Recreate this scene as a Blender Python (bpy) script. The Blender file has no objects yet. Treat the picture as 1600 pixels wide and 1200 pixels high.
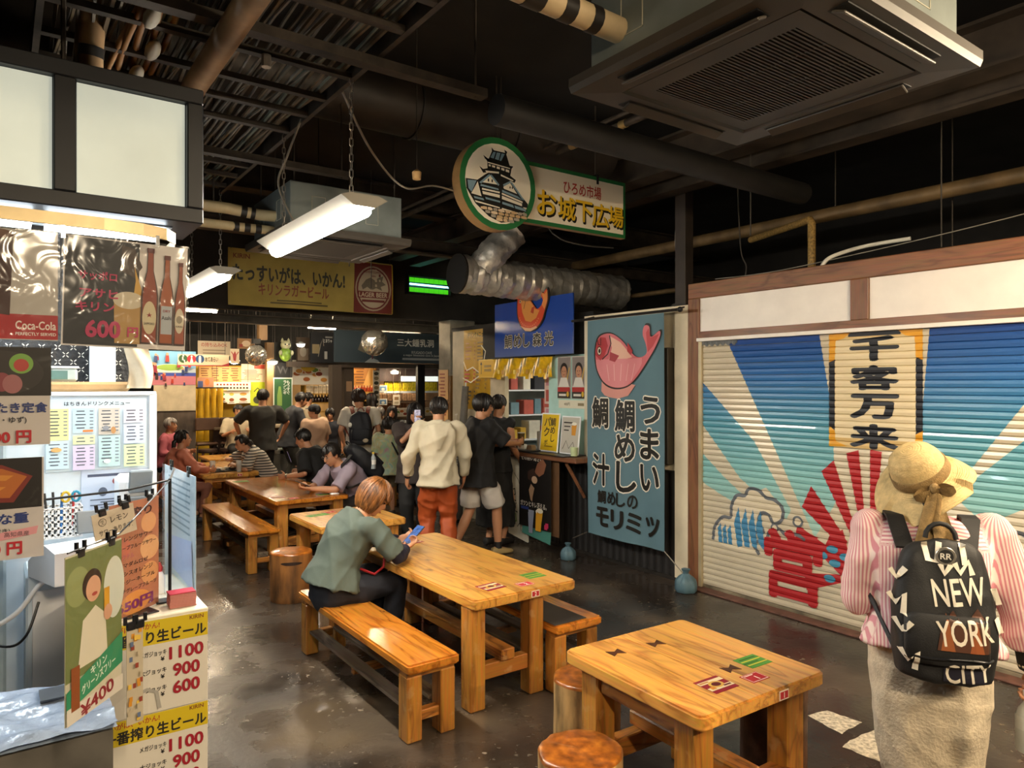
import bpy, bmesh, math, random
import numpy as np
from mathutils import Vector, Matrix, noise

random.seed(7); RNG = np.random.default_rng(7)
SC = bpy.context.scene; COL = SC.collection
PI = math.pi

# ------------------------------------------------------------------ camera, world, exposure
cd = bpy.data.cameras.new('camera'); cam = bpy.data.objects.new('camera', cd); COL.objects.link(cam)
cd.sensor_width = 36.0; cd.lens = 36.0*1110/1600; cd.clip_start = 0.05; cd.clip_end = 100
cam.location = (0, 0, 1.78); cam.rotation_euler = (PI/2, 0, -math.atan2(800, 1110))
SC.camera = cam
world = bpy.data.worlds.new('market_hall_air'); SC.world = world; world.use_nodes = True
world.node_tree.nodes['Background'].inputs[0].default_value = (1.0, .86, .68, 1)
world.node_tree.nodes['Background'].inputs[1].default_value = 0.02
SC.view_settings.view_transform = 'Standard'; SC.view_settings.look = 'None'
SC.view_settings.exposure = 1.45; SC.view_settings.gamma = 1.0; SC.view_settings.use_curve_mapping = False
SC.cycles.max_bounces = 7; SC.cycles.diffuse_bounces = 4; SC.cycles.glossy_bounces = 4
SC.cycles.transparent_max_bounces = 12; SC.cycles.sample_clamp_indirect = 6
SC.cycles.caustics_reflective = False; SC.cycles.caustics_refractive = False
# strengths of the seen lamps and of those added out of view (each lamp object is built further down, with its housing)
TUBE_IN_VIEW, TUBE_BEHIND, TUBE_FAR = 80.0, 135.0, 75.0
WARM = (1.0, .80, .54); NEUTRAL = (1.0, .93, .80); COOL = (.82, .93, 1.0)

# ------------------------------------------------------------------ materials
def C(h):
    h = h.lstrip('#'); r = [int(h[i:i+2], 16)/255 for i in (0, 2, 4)]
    return tuple(c/12.92 if c <= .04045 else ((c+.055)/1.055)**2.4 for c in r)
MATS = {}
def nt(name):
    m = bpy.data.materials.new(name); m.use_nodes = True
    return m, m.node_tree, m.node_tree.nodes['Principled BSDF']
def N(t, kind, **kw):
    n = t.nodes.new(kind)
    for k, v in kw.items():
        if k[0] == '_': n.inputs[int(k[1:])].default_value = v
        else: setattr(n, k, v)
    return n
def ramp(t, stops, interp='LINEAR'):
    r = N(t, 'ShaderNodeValToRGB'); e = r.color_ramp.elements; r.color_ramp.interpolation = interp
    while len(e) < len(stops): e.new(.5)
    for el, (p, c) in zip(e, stops): el.position = p; el.color = (*c, 1)
    return r
def mat(name, col, rough=.6, metal=0., var=.12, scale=6., bump=0., bscale=40., emit=0., ecol=None, coat=0., trans=0., alpha=1., spec=.5, stretch=None, subs=0.):
    if name in MATS: return MATS[name]
    m, t, b = nt(name); c = C(col) if isinstance(col, str) else col
    L = t.links.new
    b.inputs['Roughness'].default_value = rough; b.inputs['Metallic'].default_value = metal
    b.inputs['Specular IOR Level'].default_value = spec
    b.inputs['Coat Weight'].default_value = coat; b.inputs['Coat Roughness'].default_value = .12
    b.inputs['Transmission Weight'].default_value = trans; b.inputs['Alpha'].default_value = alpha
    b.inputs['Base Color'].default_value = (*c, 1)
    if subs: b.inputs['Subsurface Weight'].default_value = subs; b.inputs['Subsurface Radius'].default_value = (.02, .008, .004)
    tc = N(t, 'ShaderNodeTexCoord')
    src = tc.outputs['Object']
    if stretch:
        mp = N(t, 'ShaderNodeMapping'); mp.inputs['Scale'].default_value = stretch; L(src, mp.inputs[0]); src = mp.outputs[0]
    if var:
        n = N(t, 'ShaderNodeTexNoise'); n.inputs['Scale'].default_value = scale; n.inputs['Detail'].default_value = 5
        L(src, n.inputs['Vector'])
        lo = tuple(max(0, x*(1-var*1.6)) for x in c); hi = tuple(min(1, x*(1+var*1.6)) for x in c)
        r = ramp(t, [(.3, lo), (.7, hi)]); L(n.outputs['Fac'], r.inputs[0]); L(r.outputs[0], b.inputs['Base Color'])
        if emit: L(r.outputs[0], b.inputs['Emission Color'])
    if bump:
        n2 = N(t, 'ShaderNodeTexNoise'); n2.inputs['Scale'].default_value = bscale; n2.inputs['Detail'].default_value = 4
        bp = N(t, 'ShaderNodeBump'); bp.inputs['Strength'].default_value = bump; bp.inputs['Distance'].default_value = .01
        L(src, n2.inputs['Vector']); L(n2.outputs['Fac'], bp.inputs['Height']); L(bp.outputs[0], b.inputs['Normal'])
    if emit:
        b.inputs['Emission Strength'].default_value = emit
        b.inputs['Emission Color'].default_value = (*(ecol or c), 1)
    MATS[name] = m; return m
def wood(name, ca, cb, rough=.35, axis=1, knots=.6, gscale=9., coat=.25, wear=0.):
    if name in MATS: return MATS[name]
    m, t, b = nt(name); L = t.links.new
    tc = N(t, 'ShaderNodeTexCoord'); oi = N(t, 'ShaderNodeObjectInfo')
    off = N(t, 'ShaderNodeVectorMath', operation='SCALE'); L(oi.outputs['Random'], off.inputs['Scale']); off.inputs[0].default_value = (13., 31., 7.)
    ad = N(t, 'ShaderNodeVectorMath', operation='ADD'); L(tc.outputs['Object'], ad.inputs[0]); L(off.outputs[0], ad.inputs[1])
    mp = N(t, 'ShaderNodeMapping'); s = [1., 1., 1.]; s[axis] = .16; mp.inputs['Scale'].default_value = s; L(ad.outputs[0], mp.inputs[0])
    n = N(t, 'ShaderNodeTexNoise'); n.inputs['Scale'].default_value = gscale; n.inputs['Detail'].default_value = 3; n.inputs['Distortion'].default_value = .6; L(mp.outputs[0], n.inputs[0])
    mul = N(t, 'ShaderNodeMath', operation='MULTIPLY'); mul.inputs[1].default_value = 9; L(n.outputs['Fac'], mul.inputs[0])
    fr = N(t, 'ShaderNodeMath', operation='PINGPONG'); fr.inputs[1].default_value = 1; L(mul.outputs[0], fr.inputs[0])
    A, B = C(ca), C(cb)
    r = ramp(t, [(0., B), (.18, tuple(.5*(x+y) for x, y in zip(A, B))), (.45, A), (1., tuple(min(1, x*1.12) for x in A))]); L(fr.outputs[0], r.inputs[0])
    # fine fibres
    mp2 = N(t, 'ShaderNodeMapping'); s2 = [1., 1., 1.]; s2[axis] = .04; mp2.inputs['Scale'].default_value = s2; L(ad.outputs[0], mp2.inputs[0])
    n3 = N(t, 'ShaderNodeTexNoise'); n3.inputs['Scale'].default_value = 120; L(mp2.outputs[0], n3.inputs[0])
    mx = N(t, 'ShaderNodeMix', data_type='RGBA', blend_type='OVERLAY'); mx.inputs[0].default_value = .35
    L(r.outputs[0], mx.inputs[6]); L(n3.outputs['Color'], mx.inputs[7])
    # knots
    mp3 = N(t, 'ShaderNodeMapping'); s3 = [1., 1., 1.]; s3[axis] = .45; mp3.inputs['Scale'].default_value = s3; L(ad.outputs[0], mp3.inputs[0])
    vo = N(t, 'ShaderNodeTexVoronoi'); vo.inputs['Scale'].default_value = 5.; L(mp3.outputs[0], vo.inputs[0])
    kr = ramp(t, [(.03, (1, 1, 1)), (.09, (0, 0, 0))]); L(vo.outputs['Distance'], kr.inputs[0])
    km = N(t, 'ShaderNodeMath', operation='MULTIPLY'); km.inputs[1].default_value = knots; L(kr.outputs[0], km.inputs[0])
    mk = N(t, 'ShaderNodeMix', data_type='RGBA'); L(km.outputs[0], mk.inputs[0]); L(mx.outputs[2], mk.inputs[6]); mk.inputs[7].default_value = (*[x*.22 for x in B], 1)
    hv = N(t, 'ShaderNodeHueSaturation'); L(mk.outputs[2], hv.inputs['Color'])
    vr = N(t, 'ShaderNodeMapRange'); vr.inputs[3].default_value = .82; vr.inputs[4].default_value = 1.15; L(oi.outputs['Random'], vr.inputs[0]); L(vr.outputs[0], hv.inputs['Value'])
    out = hv.outputs[0]
    if wear:
        wn = N(t, 'ShaderNodeTexNoise'); wn.inputs['Scale'].default_value = 14; wn.inputs['Detail'].default_value = 8; L(tc.outputs['Object'], wn.inputs[0])
        wr = ramp(t, [(.58, (0, 0, 0)), (.66, (1, 1, 1))]); L(wn.outputs['Fac'], wr.inputs[0])
        wm = N(t, 'ShaderNodeMath', operation='MULTIPLY'); wm.inputs[1].default_value = wear; L(wr.outputs[0], wm.inputs[0])
        ww = N(t, 'ShaderNodeMix', data_type='RGBA'); L(wm.outputs[0], ww.inputs[0]); L(out, ww.inputs[6]); ww.inputs[7].default_value = (*C('#c9a878'), 1); out = ww.outputs[2]
    L(out, b.inputs['Base Color'])
    b.inputs['Roughness'].default_value = rough; b.inputs['Coat Weight'].default_value = coat; b.inputs['Coat Roughness'].default_value = .18
    bp = N(t, 'ShaderNodeBump'); bp.inputs['Strength'].default_value = .12; bp.inputs['Distance'].default_value = .004; L(n3.outputs['Fac'], bp.inputs['Height']); L(bp.outputs[0], b.inputs['Normal'])
    MATS[name] = m; return m
def ink(h, rough=.5):
    n = 'ink_'+h.strip('#')
    return mat(n, h, rough, var=0)

# ------------------------------------------------------------------ mesh building
_BOXF = None
class MB:
    """collects shapes, then becomes ONE mesh object"""
    def __init__(s): s.v = []; s.f = []; s.mi = []; s.cur = 0
    def add(s, vs, fs):
        o = len(s.v); s.v.extend([tuple(v) for v in vs]); s.f.extend([tuple(i+o for i in f) for f in fs]); s.mi.extend([s.cur]*len(fs)); return s
    def box(s, x0, x1, y0, y1, z0, z1, b=0., R=None, c=None):
        if b <= 0:
            vs = [(x, y, z) for z in (z0, z1) for y in (y0, y1) for x in (x0, x1)]
            fs = [(0, 2, 3, 1), (4, 5, 7, 6), (0, 1, 5, 4), (2, 6, 7, 3), (0, 4, 6, 2), (1, 3, 7, 5)]
        else:
            b = min(b, .49*min(abs(x1-x0), abs(y1-y0), abs(z1-z0)))
            lo, hi = (x0, y0, z0), (x1, y1, z1); idx = {}; vs = []
            for sx in (0, 1):
                for sy in (0, 1):
                    for sz in (0, 1):
                        sg = (sx, sy, sz)
                        for a in range(3):
                            p = [0, 0, 0]
                            for k in range(3):
                                e = hi[k] if sg[k] else lo[k]
                                p[k] = e if k == a else (e-b if sg[k] else e+b)
                            idx[(sg, a)] = len(vs); vs.append(tuple(p))
            fs = []
            def rest(a): return [k for k in range(3) if k != a]
            for a in range(3):
                for q in (0, 1):
                    r = rest(a); f = []
                    for (i, j) in ((0, 0), (1, 0), (1, 1), (0, 1)):
                        sg = [0, 0, 0]; sg[a] = q; sg[r[0]] = i; sg[r[1]] = j; f.append(idx[(tuple(sg), a)])
                    fs.append(f)
                r = rest(a)   # edges that run along a, between faces r0 and r1
                for i in (0, 1):
                    for j in (0, 1):
                        g0 = [0, 0, 0]; g0[r[0]] = i; g0[r[1]] = j; g1 = list(g0); g1[a] = 1
                        fs.append([idx[(tuple(g0), r[0])], idx[(tuple(g0), r[1])], idx[(tuple(g1), r[1])], idx[(tuple(g1), r[0])]])
            for sx in (0, 1):
                for sy in (0, 1):
                    for sz in (0, 1): fs.append([idx[((sx, sy, sz), a)] for a in range(3)])
            cc = Vector(((x0+x1)/2, (y0+y1)/2, (z0+z1)/2)); V = [Vector(v) for v in vs]
            for k, f in enumerate(fs):
                n = (V[f[1]]-V[f[0]]).cross(V[f[2]]-V[f[0]])
                if n.dot(sum((V[i] for i in f), Vector())/len(f)-cc) < 0: fs[k] = f[::-1]
        if R is not None:
            o = Vector(c) if c else Vector(); vs = [o+R@(Vector(v)-o) for v in vs]
        return s.add(vs, fs)
    def tube(s, pts, r, n=10, caps=True, rr=None):
        """sweep of a circle along a path; rr: radius for each point"""
        P = [Vector(p) for p in pts]; m = len(P); rings = []
        up = None
        for i in range(m):
            d = (P[min(i+1, m-1)]-P[max(i-1, 0)]).normalized()
            if up is None:
                a = Vector((0, 0, 1)) if abs(d.z) < .9 else Vector((1, 0, 0)); up = (a-d*a.dot(d)).normalized()
            else:
                up = up-d*up.dot(d); up = up.normalized() if up.length > 1e-6 else Vector((1, 0, 0))
            sd = d.cross(up); q = rr[i] if rr else r
            rings.append([P[i]+(up*math.cos(2*PI*k/n)+sd*math.sin(2*PI*k/n))*q for k in range(n)])
        return s.rings(rings, caps)
    def rings(s, rings, caps=True, closed=True):
        n = len(rings[0]); vs = [v for r in rings for v in r]; fs = []
        for i in range(len(rings)-1):
            for k in range(n if closed else n-1):
                a = i*n+k; b2 = i*n+(k+1) % n; fs.append((a, b2, b2+n, a+n))
        if caps and closed:
            fs.append(tuple(range(n))[::-1]); o = (len(rings)-1)*n; fs.append(tuple(range(o, o+n)))
        return s.add(vs, fs)
    def lathe(s, prof, n=24, c=(0, 0, 0), R=None, caps=True):
        rings = []
        for (r, z) in prof:
            ring = [Vector((r*math.cos(2*PI*k/n), r*math.sin(2*PI*k/n), z)) for k in range(n)]
            if R is not None: ring = [R@v for v in ring]
            rings.append([v+Vector(c) for v in ring])
        return s.rings(rings, caps)
    def ell(s, c, r, n=16, m=10, R=None):
        rings = []; e = 1e-3
        for i in range(m+1):
            th = PI*(e+(1-2*e)*i/m)
            ring = [Vector((r[0]*math.sin(th)*math.cos(2*PI*k/n), r[1]*math.sin(th)*math.sin(2*PI*k/n), -r[2]*math.cos(th))) for k in range(n)]
            if R is not None: ring = [R@v for v in ring]
            rings.append([v+Vector(c) for v in ring])
        return s.rings(rings, True)
    def prism(s, poly, y0, y1):
        """outline in x,z pushed along y"""
        n = len(poly); ar = sum(poly[i][0]*poly[(i+1) % n][1]-poly[(i+1) % n][0]*poly[i][1] for i in range(n))
        if ar < 0: poly = poly[::-1]
        vs = [(x, y0, z) for x, z in poly]+[(x, y1, z) for x, z in poly]
        fs = [tuple(range(n)), tuple(range(2*n-1, n-1, -1))]+[(i, i+n, (i+1) % n+n, (i+1) % n) for i in range(n)]
        return s.add(vs, fs)
    def grid(s, fn, nu, nv):
        vs = [fn(i/nu, j/nv) for j in range(nv+1) for i in range(nu+1)]
        fs = [(j*(nu+1)+i, j*(nu+1)+i+1, (j+1)*(nu+1)+i+1, (j+1)*(nu+1)+i) for j in range(nv) for i in range(nu)]
        return s.add(vs, fs)
    def mesh(s, name):
        me = bpy.data.meshes.new(name); me.from_pydata(s.v, [], s.f)
        return me
    def build(s, name, mats, parent=None, smooth=None, loc=(0, 0, 0), rot=(0, 0, 0)):
        me = s.mesh(name)
        if not isinstance(mats, (list, tuple)): mats = [mats]
        for m in mats: me.materials.append(m)
        if len(mats) > 1: me.polygons.foreach_set('material_index', s.mi)
        return put(name, me, parent, smooth, loc, rot)
def put(name, me, parent=None, smooth=None, loc=(0, 0, 0), rot=(0, 0, 0)):
    if smooth is not None:
        me.shade_smooth()
        if smooth < 180: me.set_sharp_from_angle(angle=math.radians(smooth))
    me.update()
    o = bpy.data.objects.new(name, me); COL.objects.link(o); o.location = loc; o.rotation_euler = rot
    if parent: o.parent = parent
    return o
def tag(o, label=None, cat=None, group=None, kind=None):
    if label: o['label'] = label
    if cat: o['category'] = cat
    if group: o['group'] = group
    if kind: o['kind'] = kind
    return o
def thing(name, label, cat, loc=(0, 0, 0), rz=0., group=None, rot=None):
    o = bpy.data.objects.new(name, None); COL.objects.link(o); o.empty_display_size = .1
    o.location = loc; o.rotation_euler = rot if rot else (0, 0, rz)
    return tag(o, label, cat, group)
def struct(name, mb, m, parent=None, label=None, **k):
    o = mb.build(name, m, parent, **k)
    if parent is None: tag(o, kind='structure', label=label)
    return o
def copy_tree(o, parent=None):
    c = o.copy(); COL.objects.link(c); c.parent = parent
    for ch in list(o.children): copy_tree(ch, c)
    return c
def Rz(a): return Matrix.Rotation(a, 3, 'Z')
def Rx(a): return Matrix.Rotation(a, 3, 'X')
def Ry(a): return Matrix.Rotation(a, 3, 'Y')
WALLX = -PI/2     # faces -X: sign on the right-hand wall; local x runs to the viewer's right

# evaluation of text and remeshes in a small scene of its own
TMP = bpy.data.scenes.new('workbench')
def evaluated_mesh(ob):
    TMP.collection.objects.link(ob)
    vl = TMP.view_layers[0]; vl.update(); dg = vl.depsgraph
    me = bpy.data.meshes.new_from_object(ob.evaluated_get(dg))
    TMP.collection.objects.unlink(ob)
    return me
_TXT = {}
def frange(a, b, n): return [a+(b-a)*i/(n-1) for i in range(n)]
def text_geo(body, bold=0., line=1.):
    bold = bold if bold < .02 else max(.02, bold*.62); k = (body, bold, line)
    if k not in _TXT:
        c = bpy.data.curves.new('writing', 'FONT'); c.body = body; c.size = 1; c.space_line = line; c.resolution_u = 3; c.align_x = 'CENTER'
        o = bpy.data.objects.new('writing', c); me = evaluated_mesh(o)
        n = len(me.vertices); a = np.zeros(n*3); me.vertices.foreach_get('co', a); a = a.reshape(-1, 3)[:, :2]
        fs = [tuple(p.vertices) for p in me.polygons]
        if n: a = a-(a.min(0)+a.max(0))/2
        bpy.data.objects.remove(o); bpy.data.curves.remove(c); bpy.data.meshes.remove(me)
        if n and bold:      # heavier strokes: the glyph repeated around itself
            dirs = [(0, 0)]+[(bold*math.cos(q), bold*math.sin(q)) for q in frange(0, 2*PI*7/8, 8 if bold > .025 else 5)]; a0 = a; f0 = fs
            a = np.concatenate([a0+np.array(d) for d in dirs]); fs = [tuple(i+j*n for i in f) for j in range(len(dirs)) for f in f0]
        _TXT[k] = (a, fs, (a.max(0)-a.min(0)) if n else np.array([1, 1]))
    return _TXT[k]
def smooth(pts, k=5, closed=True):
    n = len(pts); out = []
    for i in range(n if closed else n-1):
        p0, p1, p2, p3 = [Vector(pts[j % n] if closed else pts[min(max(j, 0), n-1)]) for j in (i-1, i, i+1, i+2)]
        for q in range(k):
            t = q/k; v = .5*((2*p1)+(p2-p0)*t+(2*p0-5*p1+4*p2-p3)*t*t+(3*p1-p0-3*p2+p3)*t**3); out.append((v.x, v.y))
    return out if closed else out+[tuple(pts[-1])]
def draw(parent, items, y0=-.002, name='printed_design', fn=None, cuts=None, dy=.0006, loc=(0, 0, 0)):
    """flat print in the local x,z plane, seen from -y.
    ('r',x,z,w,h,ink) centre rectangle; ('e',x,z,rx,rz,ink); ('p',[pts],ink); ('l',[pts],width,ink); ('t',x,z,height,text,ink[,bold[,width]]) fitted text;
    ('v',...) as 't' but written downwards."""
    vs = []; fs = []; mi = []; mats = []
    def slot(h):
        m = h if not isinstance(h, str) else ink(h)
        if m not in mats: mats.append(m)
        return mats.index(m)
    def put2(pts, faces, h, lay):
        o = len(vs); vs.extend([(p[0], lay, p[1]) for p in pts]); fs.extend([tuple(i+o for i in f) for f in faces]); mi.extend([slot(h)]*len(faces))
    y = y0
    for it in items:
        k = it[0]
        if k == 'r': _, x, z, w, h, c = it; put2([(x-w/2, z-h/2), (x+w/2, z-h/2), (x+w/2, z+h/2), (x-w/2, z+h/2)], [(0, 1, 2, 3)], c, y)
        elif k == 'e':
            _, x, z, rx, rz, c = it; n = 28; put2([(x+rx*math.cos(2*PI*i/n), z+rz*math.sin(2*PI*i/n)) for i in range(n)], [tuple(range(n))], c, y)
        elif k == 'p':
            pts = it[1]; n = len(pts); ar = sum(pts[i][0]*pts[(i+1) % n][1]-pts[(i+1) % n][0]*pts[i][1] for i in range(n))
            put2(pts if ar > 0 else pts[::-1], [tuple(range(n))], it[2], y)
        elif k == 'l':
            pts = [Vector(p) for p in it[1]]; w = it[2]/2
            L, R_ = [], []
            for i, p in enumerate(pts):
                d = (pts[min(i+1, len(pts)-1)]-pts[max(i-1, 0)]); d = d.normalized() if d.length > 0 else Vector((1, 0))
                nn = Vector((-d.y, d.x)); L.append(p+nn*w); R_.append(p-nn*w)
            for i in range(len(pts)-1): put2([R_[i], R_[i+1], L[i+1], L[i]], [(0, 1, 2, 3)], it[3], y)
        elif k in 'tv':
            _, x, z, h, body, c = it[:6]; bold = it[6] if len(it) > 6 else 0.
            if k == 'v': body = '\n'.join(body)
            a, f, sz = text_geo(body, bold, 1. if k == 't' else .92)
            sc_z = h/sz[1]; sc_x = (it[7]/sz[0]) if len(it) > 7 else sc_z
            ang = it[8] if len(it) > 8 else 0.
            q = a*np.array([sc_x, sc_z])
            if ang: ca, sa = math.cos(ang), math.sin(ang); q = q@np.array([[ca, sa], [-sa, ca]])
            o_ = len(vs); put2([(x+p[0], z+p[1]) for p in q], f, c, y)
            if bold:
                nb_ = len(q)//(9 if (bold if bold < .02 else max(.02, bold*.62)) > .025 else 6)
                for i_ in range(o_, len(vs)): v_ = vs[i_]; vs[i_] = (v_[0], v_[1]-1e-5*((i_-o_)//nb_), v_[2])
        y -= dy
    me = bpy.data.meshes.new(name); me.from_pydata(vs, [], fs)
    for m in mats: me.materials.append(m)
    me.polygons.foreach_set('material_index', mi)
    if cuts:
        bm = bmesh.new(); bm.from_mesh(me)
        for ax, vals in cuts:
            no = Vector((1, 0, 0)) if ax == 'x' else Vector((0, 0, 1))
            for q in vals: bmesh.ops.bisect_plane(bm, geom=bm.verts[:]+bm.edges[:]+bm.faces[:], plane_co=no*q, plane_no=no, dist=1e-6)
        bm.to_mesh(me); bm.free()
    if fn:
        for v in me.vertices: v.co.y += fn(v.co.x, v.co.z)
    o = put(name, me, parent, None, loc)
    return o

# ================================================================== the setting
def floor_material():
    m, t, b = nt('polished_dark_concrete'); L = t.links.new
    tc = N(t, 'ShaderNodeTexCoord')
    n1 = N(t, 'ShaderNodeTexNoise'); n1.inputs['Scale'].default_value = .9; n1.inputs['Detail'].default_value = 6; n1.inputs['Distortion'].default_value = .8; L(tc.outputs['Object'], n1.inputs[0])
    r1 = ramp(t, [(.35, C('#201b17')), (.5, C('#332b24')), (.63, C('#4e4337')), (.78, C('#62543f'))]); L(n1.outputs['Fac'], r1.inputs[0])
    n2 = N(t, 'ShaderNodeTexNoise'); n2.inputs['Scale'].default_value = 26; n2.inputs['Detail'].default_value = 8; L(tc.outputs['Object'], n2.inputs[0])
    r2 = ramp(t, [(.62, (0, 0, 0)), (.7, (1, 1, 1))]); L(n2.outputs['Fac'], r2.inputs[0])
    n3 = N(t, 'ShaderNodeTexNoise'); n3.inputs['Scale'].default_value = 1.7; n3.inputs['Detail'].default_value = 3; L(tc.outputs['Object'], n3.inputs[0])
    r3 = ramp(t, [(.52, (0, 0, 0)), (.62, (1, 1, 1))]); L(n3.outputs['Fac'], r3.inputs[0])
    mu = N(t, 'ShaderNodeMath', operation='MULTIPLY'); L(r2.outputs[0], mu.inputs[0]); L(r3.outputs[0], mu.inputs[1])
    mu2 = N(t, 'ShaderNodeMath', operation='MULTIPLY'); mu2.inputs[1].default_value = .75; L(mu.outputs[0], mu2.inputs[0])
    mx = N(t, 'ShaderNodeMix', data_type='RGBA'); L(mu2.outputs[0], mx.inputs[0]); L(r1.outputs[0], mx.inputs[6]); mx.inputs[7].default_value = (*C('#9b8a72'), 1)
    L(mx.outputs[2], b.inputs['Base Color'])
    n4 = N(t, 'ShaderNodeTexNoise'); n4.inputs['Scale'].default_value = 2.3; n4.inputs['Detail'].default_value = 5; L(tc.outputs['Object'], n4.inputs[0])
    rr = N(t, 'ShaderNodeMapRange'); rr.inputs[1].default_value = .35; rr.inputs[2].default_value = .7; rr.inputs[3].default_value = .14; rr.inputs[4].default_value = .42; L(n4.outputs['Fac'], rr.inputs[0])
    ad = N(t, 'ShaderNodeMath', operation='ADD'); L(rr.outputs[0], ad.inputs[0]); L(mu2.outputs[0], ad.inputs[1]); L(ad.outputs[0], b.inputs['Roughness'])
    bp = N(t, 'ShaderNodeBump'); bp.inputs['Strength'].default_value = .25; bp.inputs['Distance'].default_value = .006; L(n2.outputs['Fac'], bp.inputs['Height']); L(bp.outputs[0], b.inputs['Normal'])
    return m
M_FLOOR = floor_material()
M_DARK = mat('soot_black_paint', '#1b1815', .75, var=.35, scale=3)
M_DARKMETAL = mat('dark_dusty_metal', '#2c2824', .55, .4, var=.3, scale=9)
M_CREAM = mat('cream_plaster', '#d8cbb0', .8, var=.1, scale=3, bump=.2, bscale=30)
M_BLACK = mat('matt_black', '#0c0b0b', .6, var=0)
M_FRAMEWOOD = wood('stained_red_brown_timber', '#7c5236', '#65402a', .5, axis=1, coat=.05)
M_FRAMEWOODZ = wood('stained_red_brown_post', '#7a5035', '#623d28', .5, axis=2, coat=.05)
M_WHITEPANEL = mat('white_sign_board', '#e9e2da', .45, var=.03)
M_TABLETOP = wood('honey_pine_boards', '#cf9644', '#a86c2a', .28, axis=1, knots=.75, coat=.5)
M_TABLETOP_ORANGE = wood('orange_lacquered_boards', '#c47a28', '#9c5a1a', .22, axis=1, knots=.7, coat=.6)
M_LEG = wood('varnished_pine_posts', '#b07630', '#8a5622', .4, axis=2, knots=.6, coat=.25, wear=.25)
M_LEGY = wood('varnished_pine_rails', '#a5692b', '#6c3f19', .42, axis=1, knots=.5, coat=.2, wear=.3)
M_LEGX = wood('varnished_pine_crossbars', '#a5692b', '#6c3f19', .42, axis=0, knots=.5, coat=.2, wear=.3)
M_GREYBOARD = wood('greyed_footrest_boards', '#6a5a48', '#40352a', .55, axis=1, knots=.3, coat=0.)
M_CHROME = mat('bright_chrome', '#d8d8d8', .15, 1., var=0)
M_ALU = mat('brushed_aluminium', '#b9b4aa', .35, .9, var=.08)
M_WHITEPL = mat('white_plastic', '#e8eaec', .35, var=.02)
M_GREYPL = mat('grey_plastic', '#7b7f82', .45, var=.05)
M_DARKPL = mat('black_plastic', '#15161a', .35, var=0)
M_PAPER = mat('white_paper', '#ece8de', .6, var=.03)

fl = struct('floor', MB().box(-7, 9.4, -5, 17, -.15, 0), M_FLOOR, label='dark polished concrete floor of the market hall')
for pts in ([(3.52, 2.17), (3.66, 2.14), (3.67, 1.96), (3.47, 1.95)], [(3.35, 1.88), (3.5, 1.89), (3.74, 1.86), (3.76, 1.7), (3.58, 1.66), (3.36, 1.68)]):
    mb = MB(); q = []
    for i in range(len(pts)):
        a, b2 = Vector(pts[i]), Vector(pts[(i+1) % len(pts)])
        for k in range(5):
            p = a.lerp(b2, k/5); q.append((p.x+random.uniform(-.007, .007), p.y+random.uniform(-.007, .007)))
    n = len(q); mb.add([(x, y, .0005) for x, y in q]+[(x, y, .002) for x, y in q], [tuple(range(n, 2*n))]+[(i, (i+1) % n, (i+1) % n+n, i+n) for i in range(n)])
    mb.build('floor_marking', mat('worn_white_floor_paint', '#b8ac98', .7, var=.35, scale=45), fl)
struct('ceiling', MB().box(-7, 9.4, -5, 17, 4.05, 4.2), M_DARK, label='soot dark concrete ceiling slab')
struct('wall_back', MB().box(-7, 9.4, 16.9, 17, 0, 4.05), M_DARK, label='dark far wall behind the shops')
struct('wall_left', MB().box(-7.1, -7, -5, 17, 0, 4.05), M_DARK, label='dark side wall beyond the stalls')
struct('wall_right', MB().box(9.3, 9.4, -5, 17, 0, 4.05), M_DARK, label='dark side wall behind the closed shop')
struct('wall_front', MB().box(-7, 9.4, -5.1, -5, 0, 4.05), M_DARK, label='dark wall behind the viewer')

# ------------------------------------------------------------------ closed shop with painted shutter (plane X = 5)
sf = thing('storefront_frame', 'red-brown timber frame with blank white boards above the painted shutter', 'shop front', (4.99, 2.0, 0), WALLX)
def sfx(Y): return 2.0-Y          # world Y -> local x (to the viewer's right)
XR = sfx(-.6)
MB().box(sfx(4.21), XR, -.03, .09, 2.53, 2.665, .006).build('top_beam', wood('stained_beam_x', '#7c5236', '#65402a', .5, axis=0, coat=.05), sf)
MB().box(sfx(4.21), XR, -.025, .09, 2.18, 2.238, .004).build('lower_beam', MATS['stained_beam_x'], sf)
MB().box(sfx(4.21), sfx(4.09), -.03, .12, 0, 2.53, .005).build('post', M_FRAMEWOODZ, sf)
for Y in (2.66, .9): MB().box(sfx(Y)-.066, sfx(Y)+.066, -.028, .08, 2.238, 2.53, .004).build('mullion', M_FRAMEWOODZ, sf)
for a, b2 in ((4.195, 2.727), (2.595, .97), (.83, -.6)): MB().box(sfx(a), sfx(b2), -.005, .02, 2.238, 2.53).build('panel', M_WHITEPANEL, sf)
MB().box(sfx(4.205), sfx(4.19), -.02, .09, 2.238, 2.53).build('side_trim', M_FRAMEWOODZ, sf)
MB().box(sfx(4.09), XR, .1, .16, 2.2, 2.6).build('backing', M_DARK, sf)

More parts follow.
